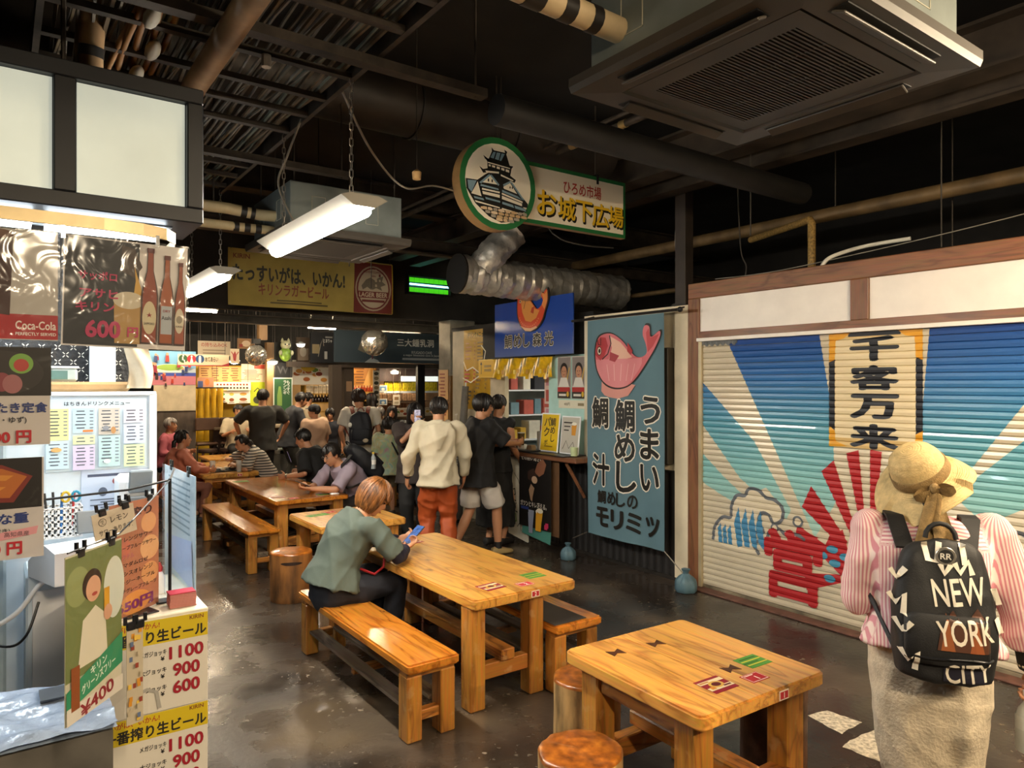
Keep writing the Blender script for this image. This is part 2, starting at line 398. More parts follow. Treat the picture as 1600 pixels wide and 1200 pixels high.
SHX0, SHX1 = -1.83, 2.6
sh = thing('roller_shutter', 'closed roller shutter painted with blue sunrays, a wave and red strokes', 'shutter', (4.99, 2.23, 0), WALLX)
M_SLAT = mat('cream_painted_steel', '#cabfa8', .28, .1, var=.05, scale=2, coat=.15)
NS, Z0S, HS = 43, .035, .0492
PROF = [(0., .006), (.09, -.003), (.5, -.0065), (.9, -.003), (1., .008)]
def slat_y(x, z):
    t = min(max((z-Z0S)/HS, 0), NS-1e-4) % 1.
    for (a, ya), (b2, yb) in zip(PROF, PROF[1:]):
        if t <= b2: return ya+(yb-ya)*(t-a)/(b2-a)
    return 0
mb = MB(); prof = [(y, t*HS) for t, y in PROF]+[(.012, HS), (.012, 0)]
n = len(prof)
mb.add([(x, y, z) for x in (SHX0, SHX1) for y, z in prof], [tuple(range(n))[::-1], tuple(range(n, 2*n))]+[(i, (i+1) % n, (i+1) % n+n, i+n) for i in range(n)])
s0 = mb.build('slat', M_SLAT, sh, loc=(0, 0, Z0S))
for i in range(1, NS):
    c = s0.copy(); COL.objects.link(c); c.location = (0, 0, Z0S+i*HS)
MB().box(SHX0, SHX1, -.012, .02, 0, .035, .003).build('bottom_bar', mat('scuffed_steel_bar', '#8f8570', .4, .5, var=.3), sh)
MB().box(SHX0-.035, SHX0, -.03, .03, 0, 2.17, .003).build('guide_rail', mat('pale_guide_rail', '#b5a888', .4, .3), sh)
MB().box(SHX0-.04, SHX1, -.05, .02, 2.15, 2.18, .003).build('head_strip', M_WHITEPANEL, sh)
br = MB()
for i in range(40): br.box(SHX0+.0+i*.009, SHX0+.004+i*.009, -.02, .0, 2.115+.01*math.sin(i), 2.15)
br.build('brush_strip', M_GREYPL, sh)
zc = [Z0S+HS*(i+t) for i in range(NS) for t in (0, .09, .5, .9)]+[Z0S+HS*NS]
def blue_material():
    m, t, b = nt('blue_to_cyan_mural_paint'); L = t.links.new
    tc = N(t, 'ShaderNodeTexCoord'); sp = N(t, 'ShaderNodeSeparateXYZ'); L(tc.outputs['Object'], sp.inputs[0])
    mr = N(t, 'ShaderNodeMapRange'); mr.inputs[1].default_value = .7; mr.inputs[2].default_value = 2.15; L(sp.outputs[2], mr.inputs[0])
    r = ramp(t, [(0, C('#9fc3bb')), (.25, C('#7fb6b8')), (.5, C('#4f93a8')), (.68, C('#3a78a8')), (.8, C('#2c65a6')), (1, C('#1a4086'))]); L(mr.outputs[0], r.inputs[0])
    L(r.outputs[0], b.inputs['Base Color']); b.inputs['Roughness'].default_value = .3; b.inputs['Coat Weight'].default_value = .15
    return m
M_BLUE = blue_material()
RED = '#a51d22'; CRM = '#cfc3ab'
it = []
for poly in ([(-1.58, 2.15), (-.745, 2.15), (-.64, 1.55), (-.62, .9), (-.78, .62), (-.93, .9)],
             [(-1.83, 1.79), (-1.31, 1.31), (-.98, .8), (-1.02, .72), (-1.45, 1.0), (-1.83, 1.42)],
             [(-1.83, 1.17), (-1.62, 1.0), (-1.3, .78), (-1.36, .74), (-1.62, .83), (-1.83, .92)],
             [(.035, 2.15), (1.5, 2.15), (.57, 1.66), (.2, 1.12), (.02, .9), (-.08, 1.0), (-.02, 1.5)],
             [(.18, 1.06), (.57, 1.44), (1.5, 2.05), (2.6, 2.15), (2.6, 1.9), (.57, 1.03), (.36, .9)],
             [(.57, .9), (2.6, 1.6), (2.6, 1.2), (.7, .8)]):
    it.append(('p', poly, M_BLUE))
it += [('p', [(-1.15, .6), (-1.3, .9), (-1.2, .95), (-1.05, .8)], CRM)]
# hanging sign board with its four written characters
it += [('r', -.335, 1.73, .65, .82, '#d2b47a'), ('r', -.335, 1.75, .57, .72, '#dacaa6'),
       ('r', -.335, 2.135, .37, .03, '#1a1b24'), ('r', -.645, 1.72, .045, .58, '#1a1b24'), ('r', -.03, 1.72, .045, .58, '#1a1b24')]
for x, s in ((-.645, 1), (-.03, -1)):
    it += [('p', [(x-.022*s, 2.15), (x+.14*s, 2.15), (x+.09*s, 2.11), (x+.03*s, 2.1), (x+.022*s, 1.96), (x-.022*s, 1.94)], '#d79a20'),
           ('p', [(x-.022*s, 1.32), (x+.12*s, 1.33), (x+.03*s, 1.36), (x+.022*s, 1.44), (x-.022*s, 1.47)], '#d79a20')]
for ch, z in zip('千客万来', (2.03, 1.825, 1.622, 1.41)): it.append(('t', -.335, z, .178, ch, '#191a22', .075, .35))
# red fan of rays
fc = Vector((-.36, .42))
for a0, a1 in ((196, 186), (174, 162), (152, 139), (128, 117), (107, 98), (90, 82), (72, 62), (50, 40), (28, 18)):
    r0, r1 = .26, .70; p = []
    for a, r in ((a0, r0), (a0, r1*(1. if a0 < 180 else .85)), (a1, r1*(1. if a0 < 180 else .85)), (a1, r0)): p.append((fc.x+r*math.cos(math.radians(a))*.85, fc.y+r*math.sin(math.radians(a))*1.28))
    it.append(('p', p, RED))
it += [('p', [(-.73, .5), (-.66, .66), (-.56, .72), (-.5, .5), (-.52, .34)], RED)]
# wave outline, its blue streaks and spray
G = '#5b5f66'
W1 = [(-1.72, .44), (-1.70, .56), (-1.62, .65), (-1.54, .66), (-1.53, .76), (-1.48, .85), (-1.40, .86), (-1.36, .92), (-1.27, .92), (-1.2, .87), (-1.12, .86), (-1.05, .8), (-1.06, .71), (-1.13, .67), (-1.17, .73), (-1.24, .74), (-1.27, .66), (-1.22, .59), (-1.3, .57), (-1.32, .48), (-1.26, .4)]
it += [('p', W1+[(-1.5, .38)], CRM), ('l', smooth(W1, 4, False), .028, G)]
W2 = [(-1.3, .5), (-1.2, .53), (-1.17, .6), (-1.09, .64), (-1.02, .6), (-.95, .62), (-.88, .6), (-.82, .54), (-.84, .48), (-.93, .5)]
it += [('l', smooth(W2, 4, False), .026, G)]
for k in range(4): x = -1.47+k*.07; it.append(('p', [(x, .42+.02*k), (x-.035, .62), (x+.01, .76), (x+.03, .62), (x+.05, .44)], '#3f7fa8'))
for k in range(3): x = -1.66+k*.05; it.append(('p', [(x, .43), (x-.01, .55), (x+.02, .6), (x+.04, .43)], '#3f7fa8'))
for (x, z, r) in ((-.92, .72, .045), (-1.12, .64, .035)): it += [('e', x, z, r, r, G), ('e', x, z, r*.62, r*.62, CRM)]
for (x, z) in ((-.72, .5), (-.64, .56), (-.62, .46), (-.54, .52), (-.5, .45), (-.66, .34)): it.append(('e', x, z, .045, .028, '#3f86a6'))
W3 = [(.36, .8), (.45, .87), (.56, .88), (.66, .82), (.74, .86), (.86, .84), (.94, .74), (1.1, .7), (1.2, .55)]
it += [('l', smooth(W3, 4, False), .026, G), ('l', [(p[0]-.03, p[1]-.14) for p in smooth(W3, 4, False)], .026, G)]
for k in range(5): x = .52+k*.09; it.append(('p', [(x, .4), (x-.02, .5), (x+.01, .58), (x+.03, .42)], '#3f7fa8'))
it += [('t', -.965, .37, .56, '営', RED, .055, .5), ('t', .78, .36, .52, '業', RED, .055, .5)]
draw(sh, it, -.0012, 'mural_paint', fn=slat_y, cuts=[('z', zc)], dy=.00012)
MB().box(4.86, 5.1, -.6, 4.2, 0, .012, .003).build('threshold_strip', mat('reddish_threshold', '#5a3a30', .6, var=.3, scale=12), fl)

# ================================================================== furniture
STK_RED, STK_GRN = '#b2222a', '#4a8636'
def rounded_slab_planks(root, x0, x1, y0, y1, z0, z1, n, m, cr=.035, bev=.008, gap=.0012):
    """top made of boards laid along y, all cut from one round-cornered slab"""
    for i in range(n):
        a = x0+(x1-x0)*i/n; b2 = x0+(x1-x0)*(i+1)/n
        bm = bmesh.new(); pts = []
        for cx, cy, s in ((x1-cr, y1-cr, 0), (x0+cr, y1-cr, 1), (x0+cr, y0+cr, 2), (x1-cr, y0+cr, 3)):
            for k in range(5): an = PI/2*(s+k/4); pts.append((cx+cr*math.cos(an), cy+cr*math.sin(an)))
        f = bm.faces.new([bm.verts.new((x, y, z1)) for x, y in pts])
        r = bmesh.ops.extrude_face_region(bm, geom=[f]); bmesh.ops.translate(bm, vec=(0, 0, z0-z1), verts=[g for g in r['geom'] if isinstance(g, bmesh.types.BMVert)])
        bmesh.ops.recalc_face_normals(bm, faces=bm.faces[:])
        ed = [e for e in bm.edges if abs(e.verts[0].co.z-e.verts[1].co.z) < 1e-6]
        bmesh.ops.bevel(bm, geom=ed, offset=bev, segments=2, affect='EDGES')
        for lim, sg in ((a+(gap if i else -1), -1), (b2-(gap if i < n-1 else -1), 1)):
            r = bmesh.ops.bisect_plane(bm, geom=bm.verts[:]+bm.edges[:]+bm.faces[:], plane_co=(lim, 0, 0), plane_no=(sg, 0, 0), clear_outer=True)
            e = [g for g in r['geom_cut'] if isinstance(g, bmesh.types.BMEdge)]
            if e: bmesh.ops.contextual_create(bm, geom=e)
        dz = random.uniform(-.0008, .0008)
        bmesh.ops.translate(bm, vec=(0, 0, dz), verts=bm.verts[:])
        me = bpy.data.meshes.new('plank'); bm.to_mesh(me); bm.free(); me.materials.append(m)
        put('plank', me, root, 40)
def sticker(root, x, y, z, w, h, items, rz=0., name='sticker'):
    base = MB().box(-w/2, w/2, -h/2, h/2, 0, .0012).build(name, items[0], root, loc=(x, y, z), rot=(0, 0, rz))
    if items[1]: draw(base, items[1], 0, 'printed_design', dy=.0003).rotation_euler = (-PI/2, 0, 0); base.children[0].location.z = .0016
    return base
def stk_number(n): return (ink(STK_RED), [('r', 0, 0, .092, .062, '#e8ddd0'), ('r', 0, 0, .086, .056, STK_RED), ('r', -.012, .021, .05, .005, '#f2e6d6'), ('t', .004, -.008, .03, n, '#f6ece0', .02)])
def stk_green(): return (ink(STK_GRN), [('r', 0, .03, .1, .01, '#2f5a1c'), ('r', 0, .01, .12, .008, '#b7b23a'), ('r', -.02, -.008, .09, .008, '#2f5a1c'), ('r', .0, -.026, .12, .008, '#b7b23a')])
def stk_ad(): return (ink('#8a1d2b'), [('r', 0, .03, .13, .022, '#d9cba8'), ('r', 0, -.025, .13, .024, '#d9cba8'), ('e', 0, 0, .035, .026, '#caa24a'), ('e', 0, 0, .022, .016, '#5c1a20'), ('r', -.035, .03, .05, .01, '#b98a4a'), ('r', .035, -.025, .04, .01, '#5c1a20'), ('r', -.04, -.02, .025, .02, '#c9822e')])
def table(label, x0, x1, y0, y1, h, legs, th=.055, n=6, m=None, lw=.1, stretch=True, rz=0., stickers=(), apron=False):
    cx, cy = (x0+x1)/2, (y0+y1)/2
    t = thing('dining_table', label, 'table', (cx, cy, 0), rz, 'long pine tables of the eating hall')
    m = m or M_TABLETOP
    rounded_slab_planks(t, x0-cx, x1-cx, y0-cy, y1-cy, h-th, h, n, m)
    lx0, lx1, ly0, ly1 = legs; lx0 -= cx; lx1 -= cx; ly0 -= cy; ly1 -= cy
    for (px, py) in ((lx0, ly0), (lx1-lw, ly0), (lx0, ly1-lw), (lx1-lw, ly1-lw)):
        MB().box(px, px+lw, py, py+lw, 0, h-th, .007).build('leg', M_LEG, t)
    for py in (ly0, ly1-lw):
        MB().box(lx0+lw, lx1-lw, py+.02, py+lw-.02, .15, .235, .005).build('cross_bar', M_LEGX, t)
        MB().box(lx0+.005, lx1-.005, py+.025, py+lw-.025, h-th-.06, h-th-.0005, .004).build('top_batten', M_LEGX, t) if apron else None
    if stretch:
        xm = (lx0+lx1)/2; MB().box(xm-.045, xm+.045, ly0-.0, ly1, .236, .30, .006).build('stretcher', M_LEGY, t)
    if apron:
        for px in (lx0+.02, lx1-.05): MB().box(px, px+.03, ly0+lw, ly1-lw, h-th-.09, h-th-.001, .003).build('apron', M_LEGY, t)
    for s in stickers: sticker(t, s[0]-cx, s[1]-cy, h, s[2], s[3], s[4], s[5])
    return t
def bench(label, x0, x1, y0, y1, h, n=1, m=None, th=.05, lw=.085, rails=True, mat_top=False, inset=.03, single=False):
    cx, cy = (x0+x1)/2, (y0+y1)/2
    t = thing('bench', label, 'bench', (cx, cy, 0), 0, 'pine benches beside the tables')
    hx, hy = (x1-x0)/2, (y1-y0)/2
    rounded_slab_planks(t, -hx, hx, -hy, hy, h-th, h, n, m or M_TABLETOP_ORANGE, cr=.02, bev=.01)
    for sx in (-1, 1):
        for sy in (-1, 1):
            a, b2 = sorted((sx*(hx-.012), sx*(hx-.012-lw))); c, d = sorted((sy*(hy-inset), sy*(hy-inset-lw*1.15)))
            MB().box(a, b2, c, d, 0, h-th-.022, .006).build('leg', M_LEG, t)
    for sy in (-1, 1):
        c, d = sorted((sy*(hy-inset-.01), sy*(hy-inset-.085)))
        MB().box(-hx+.014, hx-.014, c-.004, d+.004, h-th-.03, h-th, .003).build('top_batten', M_LEGX, t)
        c, d = sorted((sy*(hy-inset-.02), sy*(hy-inset-.07)))
        MB().box(-hx+.02+lw*.8, hx-.02-lw*.8, c, d, .09, .14, .004).build('cross_bar', M_LEGX, t)
    MB().box(-hx+.05, hx-.05, -.02, .02, .09, .135, .004).build('cross_bar', M_LEGX, t)
    if single: MB().box(-.05, .05, -hy+.05, hy-.05, .141, .185, .005).build('footrest_board', M_GREYBOARD, t)
    elif rails:
        for sx in (-1, 1):
            a, b2 = sorted((sx*(hx-.03), sx*(hx-.11)))
            MB().box(a, b2, -hy+inset+.02+lw, hy-inset-.02-lw, .141, .162, .004).build('footrest_board', M_GREYBOARD, t)
    if mat_top: MB().box(-hx+.0, hx-.11, -hy+.02, hy-.02, h, h+.004, .002).build('seat_mat', mat('grey_rubber_mat', '#3a3633', .45, var=.1), t, loc=(0, 0, .001))
    return t
table('square pine table with butterfly joints and sticker number 1 beside the straw hat', 1.985, 2.725, 1.6, 2.375, .62, (2.03, 2.68, 1.67, 2.31), n=7, lw=.105, rz=math.radians(-2), apron=True,
      stickers=[(2.25, 1.76, .13, .115, stk_ad(), 0.), (2.43, 1.72, .1, .07, stk_number('1'), 0.), (2.56, 1.83, .13, .1, stk_green(), 0.)])
t1 = [o for o in COL.objects if o.name == 'dining_table'][0]
for (x, y) in ((2.15, 2.22), (2.37, 2.2), (2.42, 1.83)):
    a = .034; mb = MB(); p = [(-a, -.03), (0, -.009), (a, -.03), (a, .03), (0, .009), (-a, .03)]
    mb.add([(q[0], q[1], 0) for q in p]+[(q[0], q[1], .0015) for q in p], [tuple(range(6, 12))]+[(i, (i+1) % 6, (i+1) % 6+6, i+6) for i in range(6)])
    mb.build('butterfly_key', mat('dark_walnut', '#4a2712', .4, var=.2), t1, loc=(x-2.355, y-1.9875, .62))
def edge_plate(t, x, y, z, n):
    p = MB().box(-.028, .028, -.002, 0, -.018, .018).build('number_plate', ink('#e6dacb'), t, loc=(x, y, z))
    draw(p, [('r', 0, 0, .048, .028, STK_RED), ('t', 0, 0, .022, n, '#f6ece0', .02)], -.0026, dy=.0003)
edge_plate(t1, .09, -.3885, .592, '1')
t2 = table('long pine table with swirling knots and sticker number 2 beside the seated phone reader', 2.05, 2.775, 3.19, 4.86, .62, (2.055, 2.56, 3.235, 4.8), n=5, lw=.1,
      stickers=[(2.28, 3.37, .14, .12, stk_ad(), .1), (2.47, 3.30, .1, .07, stk_number('2'), 0.), (2.62, 3.42, .13, .11, stk_green(), 0.), (2.45, 4.66, .15, .12, stk_ad(), .2)])
edge_plate(t2, .05, -.836, .592, '2')
table('long glossy pine table with the man in lavender leaning on it', 2.2, 2.97, 7.03, 9.0, .62, (2.24, 2.93, 7.1, 8.93), n=5, lw=.11, m=M_TABLETOP_ORANGE, th=.04, apron=True,
      stickers=[(2.33, 8.75, .16, .12, stk_green(), 0.), (2.42, 7.15, .1, .08, stk_number('4'), 0.), (2.3, 7.3, .13, .12, stk_ad(), 0.), (2.75, 7.22, .12, .1, stk_green(), 0.)])
table('small square pine table with a green sticker behind the seated phone reader', 2.09, 2.87, 5.54, 6.32, .62, (2.14, 2.82, 5.6, 6.26), n=6, lw=.1,
      stickers=[(2.28, 6.1, .2, .1, stk_green(), .15), (2.42, 6.18, .1, .08, stk_number('3'), 0.)])
t5 = table('pine table with a food tray between two seated diners', 2.09, 2.8, 9.62, 11.2, .62, (2.13, 2.76, 9.68, 11.1), n=5, lw=.09, apron=True)
edge_plate(t5, .1, -.791, .592, '6')
bench('orange lacquered bench the phone reader sits on, grey footrest boards below', 1.615, 1.915, 3.11, 4.69, .40)
bench('bench with a grey rubber mat on the far side of table 2', 2.565, 2.915, 3.12, 4.75, .40, mat_top=True)
bench('glossy three-board bench beside the long table of the man in lavender', 1.865, 2.175, 6.78, 8.69, .40, n=3, single=True, th=.035)
bench('plain bench behind the man in lavender and the man in black', 3.08, 3.42, 6.95, 9.05, .40, single=True)
bench('bench under the woman in the orange jacket', 1.62, 1.92, 9.55, 11.1, .40, single=True)
bench('bench with the red bag under the diner in stripes', 2.92, 3.22, 9.6, 11.1, .40, single=True)

M_BARK = mat('peeled_log_bark', '#8a5a2c', .55, var=.55, scale=9, bump=.7, bscale=22, stretch=(1, 1, .25))
M_BARKPALE = mat('pale_peeling_bark', '#a98655', .6, var=.6, scale=10, bump=.8, bscale=20, stretch=(1, 1, .3))
def ring_material():
    m, t, b = nt('end_grain_rings'); L = t.links.new
    tc = N(t, 'ShaderNodeTexCoord'); n = N(t, 'ShaderNodeTexNoise'); n.inputs['Scale'].default_value = 6; L(tc.outputs['Object'], n.inputs[0])
    ln = N(t, 'ShaderNodeVectorMath', operation='LENGTH'); L(tc.outputs['Object'], ln.inputs[0])
    ma = N(t, 'ShaderNodeMath', operation='MULTIPLY_ADD'); ma.inputs[1].default_value = .05; L(n.outputs['Fac'], ma.inputs[0]); L(ln.outputs['Value'], ma.inputs[2])
    mu = N(t, 'ShaderNodeMath', operation='MULTIPLY'); mu.inputs[1].default_value = 150; L(ma.outputs[0], mu.inputs[0])
    si = N(t, 'ShaderNodeMath', operation='SINE'); L(mu.outputs[0], si.inputs[0])
    n2 = N(t, 'ShaderNodeTexNoise'); n2.inputs['Scale'].default_value = 18; n2.inputs['Detail'].default_value = 6; L(tc.outputs['Object'], n2.inputs[0])
    ad = N(t, 'ShaderNodeMath', operation='MULTIPLY_ADD'); ad.inputs[1].default_value = .035; L(si.outputs[0], ad.inputs[0]); L(n2.outputs['Fac'], ad.inputs[2])
    r = ramp(t, [(.3, C('#5e2f0d')), (.55, C('#9c571a')), (.75, C('#c47b2c'))]); L(ad.outputs[0], r.inputs[0]); L(r.outputs[0], b.inputs['Base Color'])
    b.inputs['Roughness'].default_value = .3; b.inputs['Coat Weight'].default_value = .4
    return m
M_RINGS = ring_material()
def log_stool(label, x, y, r=.158, h=.40, seed=0, bark=None, crack=None, slot=None):
    t = thing('log_stool', label, 'stool', (x, y, 0), 0, 'round log stools')
    rnd = random.Random(seed); n = 48; ph = [rnd.uniform(0, 6.28) for _ in range(6)]
    def rad(a, z): return r*(1+.025*math.sin(2*a+ph[0])+.018*math.sin(5*a+ph[1]+z*3)+.012*math.sin(9*a+ph[2]+z*7)+.008*math.sin(17*a+ph[3]-z*12)+.03*(.5-abs(z-.2))*0)
    def cut(a):
        if crack is None: return 0
        d = abs((a-crack+PI) % (2*PI)-PI); return max(0, 1-d/.09)
    mb = MB(); zs = [0, .012, .05, .1, .15, .2, .25, .3, .34, .37, h-.014]
    mb.rings([[(rad(2*PI*k/n, z)*math.cos(2*PI*k/n)*(.97 if z == 0 else 1), rad(2*PI*k/n, z)*math.sin(2*PI*k/n)*(.97 if z == 0 else 1), z) for k in range(n)] for z in zs])
    mb.build('trunk', bark or M_BARK, t, 60)
    mb = MB(); rings = []
    for q, z in ((1.0, -.014), (.985, -.005), (.95, 0), (.8, .001), (.6, .0015), (.4, .002), (.2, .002), (.02, .002)):
        ring = []
        for k in range(n):
            a = 2*PI*k/n; R_ = rad(a, h)*q; dz = -.02*cut(a)*(1 if q > .35 else 0)
            ring.append((R_*math.cos(a), R_*math.sin(a), z+dz))
        rings.append(ring)
    mb.rings(rings, True); mb.build('seat_face', M_RINGS, t, 60, loc=(0, 0, h))
    if slot is not None:
        mb = MB(); rings = []
        for k in range(13):
            u = -1+2*k/12; a = slot+u*.55; w = .013*math.sqrt(max(0, 1-u*u))+.0005; R_ = rad(a, .33)+.0015
            zc_ = .325-.012*(1-u*u)*0
            rings.append([(R_*math.cos(a), R_*math.sin(a), zc_+w), (R_*math.cos(a)*.96, R_*math.sin(a)*.96, zc_+w), (R_*math.cos(a)*.96, R_*math.sin(a)*.96, zc_-w), (R_*math.cos(a), R_*math.sin(a), zc_-w)])
        mb.rings(rings); mb.build('grip_slot', mat('dark_carved_slot', '#2a160a', .7, var=.2), t)
    return t
log_stool('cracked log stool with glossy orange top in front of table 1', 1.78, 2.03, .16, seed=3, crack=1.9, bark=M_BARKPALE)
log_stool('log stool with pale peeling bark behind the corner leg of table 1', 2.25, 2.52, .155, seed=5, bark=M_BARKPALE)
log_stool('dark log stool on the aisle side of table 1', 2.93, 1.98, .15, seed=8, bark=mat('dark_log_bark', '#4a3020', .5, var=.5, scale=9, bump=.6, bscale=20))
log_stool('log stool at the near end of table 1, cut by the picture edge', 2.2, 1.40, .15, seed=9)
log_stool('free-standing log stool with a carved grip slot behind the phone reader', 1.96, 5.85, .165, seed=11, slot=-1.9)

# ================================================================== overhead: lamps, tray, pipes, air conditioners, signs
def glow(name, col, strength):
    return mat(name, (.9, .9, .9), .4, var=0, emit=strength, ecol=col)
def lamp_fixture(label, x, y, z, L=1.26, strength=20., col=NEUTRAL, top=3.18, rz=0., w=.11, group='strip lamps hung on chains'):
    t = thing('strip_lamp', label, 'lamp', (x, y, z), rz, group)
    p = [(-w, .045), (-w*.45, .005), (w*.45, .005), (w, .045), (w*.6, .06), (-w*.6, .06)]
    mb = MB(); n = len(p); mb.add([(a, yy, b2) for yy in (-L/2, L/2) for a, b2 in p], [tuple(range(n))[::-1], tuple(range(n, 2*n))]+[(i, (i+1) % n, (i+1) % n+n, i+n) for i in range(n)])
    mb.build('housing', mat('white_lamp_housing', '#8a8478', .5, var=.05), t)
    mb = MB(); q = [(-.038, .004), (-.04, -.012), (-.026, -.032), (0, -.04), (.026, -.032), (.04, -.012), (.038, .004)]; n = len(q)
    mb.add([(a, yy, b2) for yy in (-L/2+.02, L/2-.02) for a, b2 in q], [tuple(range(n))[::-1], tuple(range(n, 2*n))]+[(i, (i+1) % n, (i+1) % n+n, i+n) for i in range(n)])
    mb.build('diffuser', glow('lit_diffuser_%d_%d' % (strength*10, col[2]*100), col, strength), t)
    for sy in (-1, 1):
        mb = MB(); zz = .06; k = 0
        while zz < top-z-.02:
            a = (.008, 0, 0) if k % 2 else (0, .008, 0); v = Vector(a); c = Vector((0, sy*L*.38, zz+.02))
            mb.tube([c+v+Vector((0, 0, -.014)), c+v*.3+Vector((0, 0, -.022)), c-v*.3+Vector((0, 0, -.022)), c-v+Vector((0, 0, -.014)), c-v+Vector((0, 0, .014)), c-v*.3+Vector((0, 0, .022)), c+v*.3+Vector((0, 0, .022)), c+v+Vector((0, 0, .014)), c+v+Vector((0, 0, -.014))], .0022, 5, False)
            zz += .036; k += 1
        mb.build('chain', M_ALU, t)
    return t
lamp_fixture('bright strip lamp hanging on chains in front of the yellow banner', 1.31, 3.56, 2.56, strength=TUBE_IN_VIEW)
lamp_fixture('smaller looking strip lamp beside the edge of the beer poster', 1.31, 5.95, 2.56, strength=TUBE_IN_VIEW)
lamp_fixture('far strip lamp over the crowd in front of the cave sign', 4.37, 11.5, 2.74, L=.5, w=.14, strength=TUBE_FAR*.5, top=4.06, rz=PI/2)
# unseen strip lamps added behind and beside the viewer to brighten shutter and tables
for x, y, rz, lb_ in ((.3, -.9, 0, 'strip lamp behind the viewer on the stall side'), (3.45, .1, 0, 'strip lamp over the aisle in front of the shutter'), (2.2, -1.6, PI/2, 'crosswise strip lamp far behind the viewer')): lamp_fixture(lb_, x, y, 2.85, strength=TUBE_BEHIND, col=WARM, top=4.06, rz=rz, group='strip lamps behind the viewer')
for x, y, lb_ in ((4.3, 10.6, 'strip lamp above the guests, behind the dark bulkhead'), (7.4, 14.9, 'strip lamp over the souvenir shop, behind the cave sign'), (2.2, 12.0, 'strip lamp in front of the festival photo sheet')): lamp_fixture(lb_, x, y, 2.95, strength=TUBE_FAR, col=WARM, top=4.06, rz=PI/2, group='strip lamps over the far shops')  # hidden fixtures put in to brighten the far shops

# cable tray along Y
tr = thing('cable_tray', 'dark ladder tray packed with grey cables under the ceiling', 'cable tray', (0, 0, 0))
M_TRAY = mat('rusty_dark_tray_steel', '#3a322a', .6, .3, var=.3, scale=12)
TX0, TX1, TZ = .12, 1.32, 3.18
for x in (TX0, TX1): MB().box(x-.012, x+.012, -1., 5.5, TZ, TZ+.09).build('side_rail', M_TRAY, tr)
for i, y in enumerate((-.6, -.3, 0, .3, .6, .9, 1.2, 1.5, 1.8, 2.05, 2.30, 2.56, 3.09, 3.40, 3.66, 3.95, 4.75, 5.02, 5.31)):
    MB().box(TX0, TX1, y-.018, y+.018, TZ+.002, TZ+.028).build('rung', M_TRAY, tr)
for y in (2.82, 4.44):
    mb = MB().box(TX0-.5, TX1+.55, y-.03, y+.03, TZ-.045, TZ-.005); mb.box(TX0-.5, TX1+.55, y-.004, y+.004, TZ-.005, TZ+.0); mb.build('support_channel', M_TRAY, tr)
mb = MB(); rc = random.Random(4)
for i in range(46):
    x = TX0+.05+i*(TX1-TX0-.1)/45+rc.uniform(-.006, .006); r = rc.choice((.007, .009, .011)); z = TZ+.04+rc.uniform(0, .03)
    mb.cur = rc.choice((0, 0, 0, 1, 1, 2))
    mb.tube([(x+.014*math.sin(yy*2.3+i)+.006*math.sin(yy*7+i*2), yy, z+.008*math.sin(yy*5+i)) for yy in frange(-1, 5.5, 30)], r, 5, False)
cb = mb.build('cables', [mat('dusty_grey_cable', '#7d776c', .7, var=.3), mat('dusty_brown_cable', '#6a5a44', .7, var=.3), mat('dusty_green_cable', '#6c7468', .7, var=.2)], tr, 60); cb['kind'] = 'stuff'
mb = MB()
for i in range(5):
    x = .42+.03*i; mb.tube([(x+.03*math.sin(yy*3+i), yy, TZ+.03-.02*math.sin(yy*4+i)) for yy in frange(1.2, 4.6, 22)], .013, 6, True)
mb.build('loose_orange_cables', mat('ochre_cable', '#8a5f2e', .6, var=.2), tr, 60)
for (x, y) in ((.47, 3.0), (.52, 3.3), (.5, 3.6)): MB().ell((x, y, TZ+.0), (.03, .1, .025), 10, 6).build('white_wrap', mat('white_cable_wrap', '#c8c4b4', .6), tr, 60)
for x, y in ((TX0-.4, 2.82), (TX1+.5, 2.82), (TX0-.4, 4.44), (TX1+.5, 4.44)): MB().tube([(x, y, TZ-.05), (x, y, 4.05)], .006, 6).build('hanger_rod', M_TRAY, tr)
MB().tube([(.9, 3.0, TZ-.03), (.9, 3.0, TZ-.08)], .02, 8).build('hook', M_ALU, tr)

M_PIPETAN = mat('tan_wrapped_pipe', '#a58560', .6, var=.25, scale=5)
M_PIPECREAM = mat('cream_wrapped_pipe', '#bda980', .55, var=.15, scale=7)
M_BANDS = mat('black_tape_band', '#1a1613', .5, var=.2)
M_BROWNPIPE = mat('dusty_brown_pipe', '#6b5638', .55, .2, var=.25, scale=6)
def pipe(label, pts, r, m, bands=(), n=14, name='pipe', cat='pipe', hangers=()):
    t = thing(name, label, cat, tuple(pts[0])); o = Vector(pts[0])
    MB().tube([Vector(p)-o for p in pts], r, n).build('tube', m, t, 50)
    for (f, w) in bands:
        i = min(int(f*(len(pts)-1)), len(pts)-2); q = f*(len(pts)-1)-i
        a = Vector(pts[i]).lerp(Vector(pts[i+1]), q)-o; d = (Vector(pts[i+1])-Vector(pts[i])).normalized()
        MB().tube([a-d*w/2, a+d*w/2], r*1.06, n).build('band', M_BANDS, t, 50)
    for p in hangers: MB().tube([Vector(p)-o, Vector((p[0], p[1], 4.05))-o], .006, 6).build('hanger_rod', M_TRAY, t)
    return t
pipe('tan insulated pipe ending above the lit stall sign', [(.70, -.5, 3.10), (.70, 3.38, 3.10), (.70, 3.45, 3.08), (.70, 3.47, 3.02)], .05, M_PIPETAN, bands=((.62, .05),), hangers=((.70, 1.2, 3.1),))
pipe('wrapped brown pipe rising behind the stall sign', [(.30, 3.35, 2.7), (.30, 3.35, 3.12), (.31, 3.3, 3.35), (.33, 3.1, 4.0)], .045, M_PIPETAN, bands=((.35, .04),))
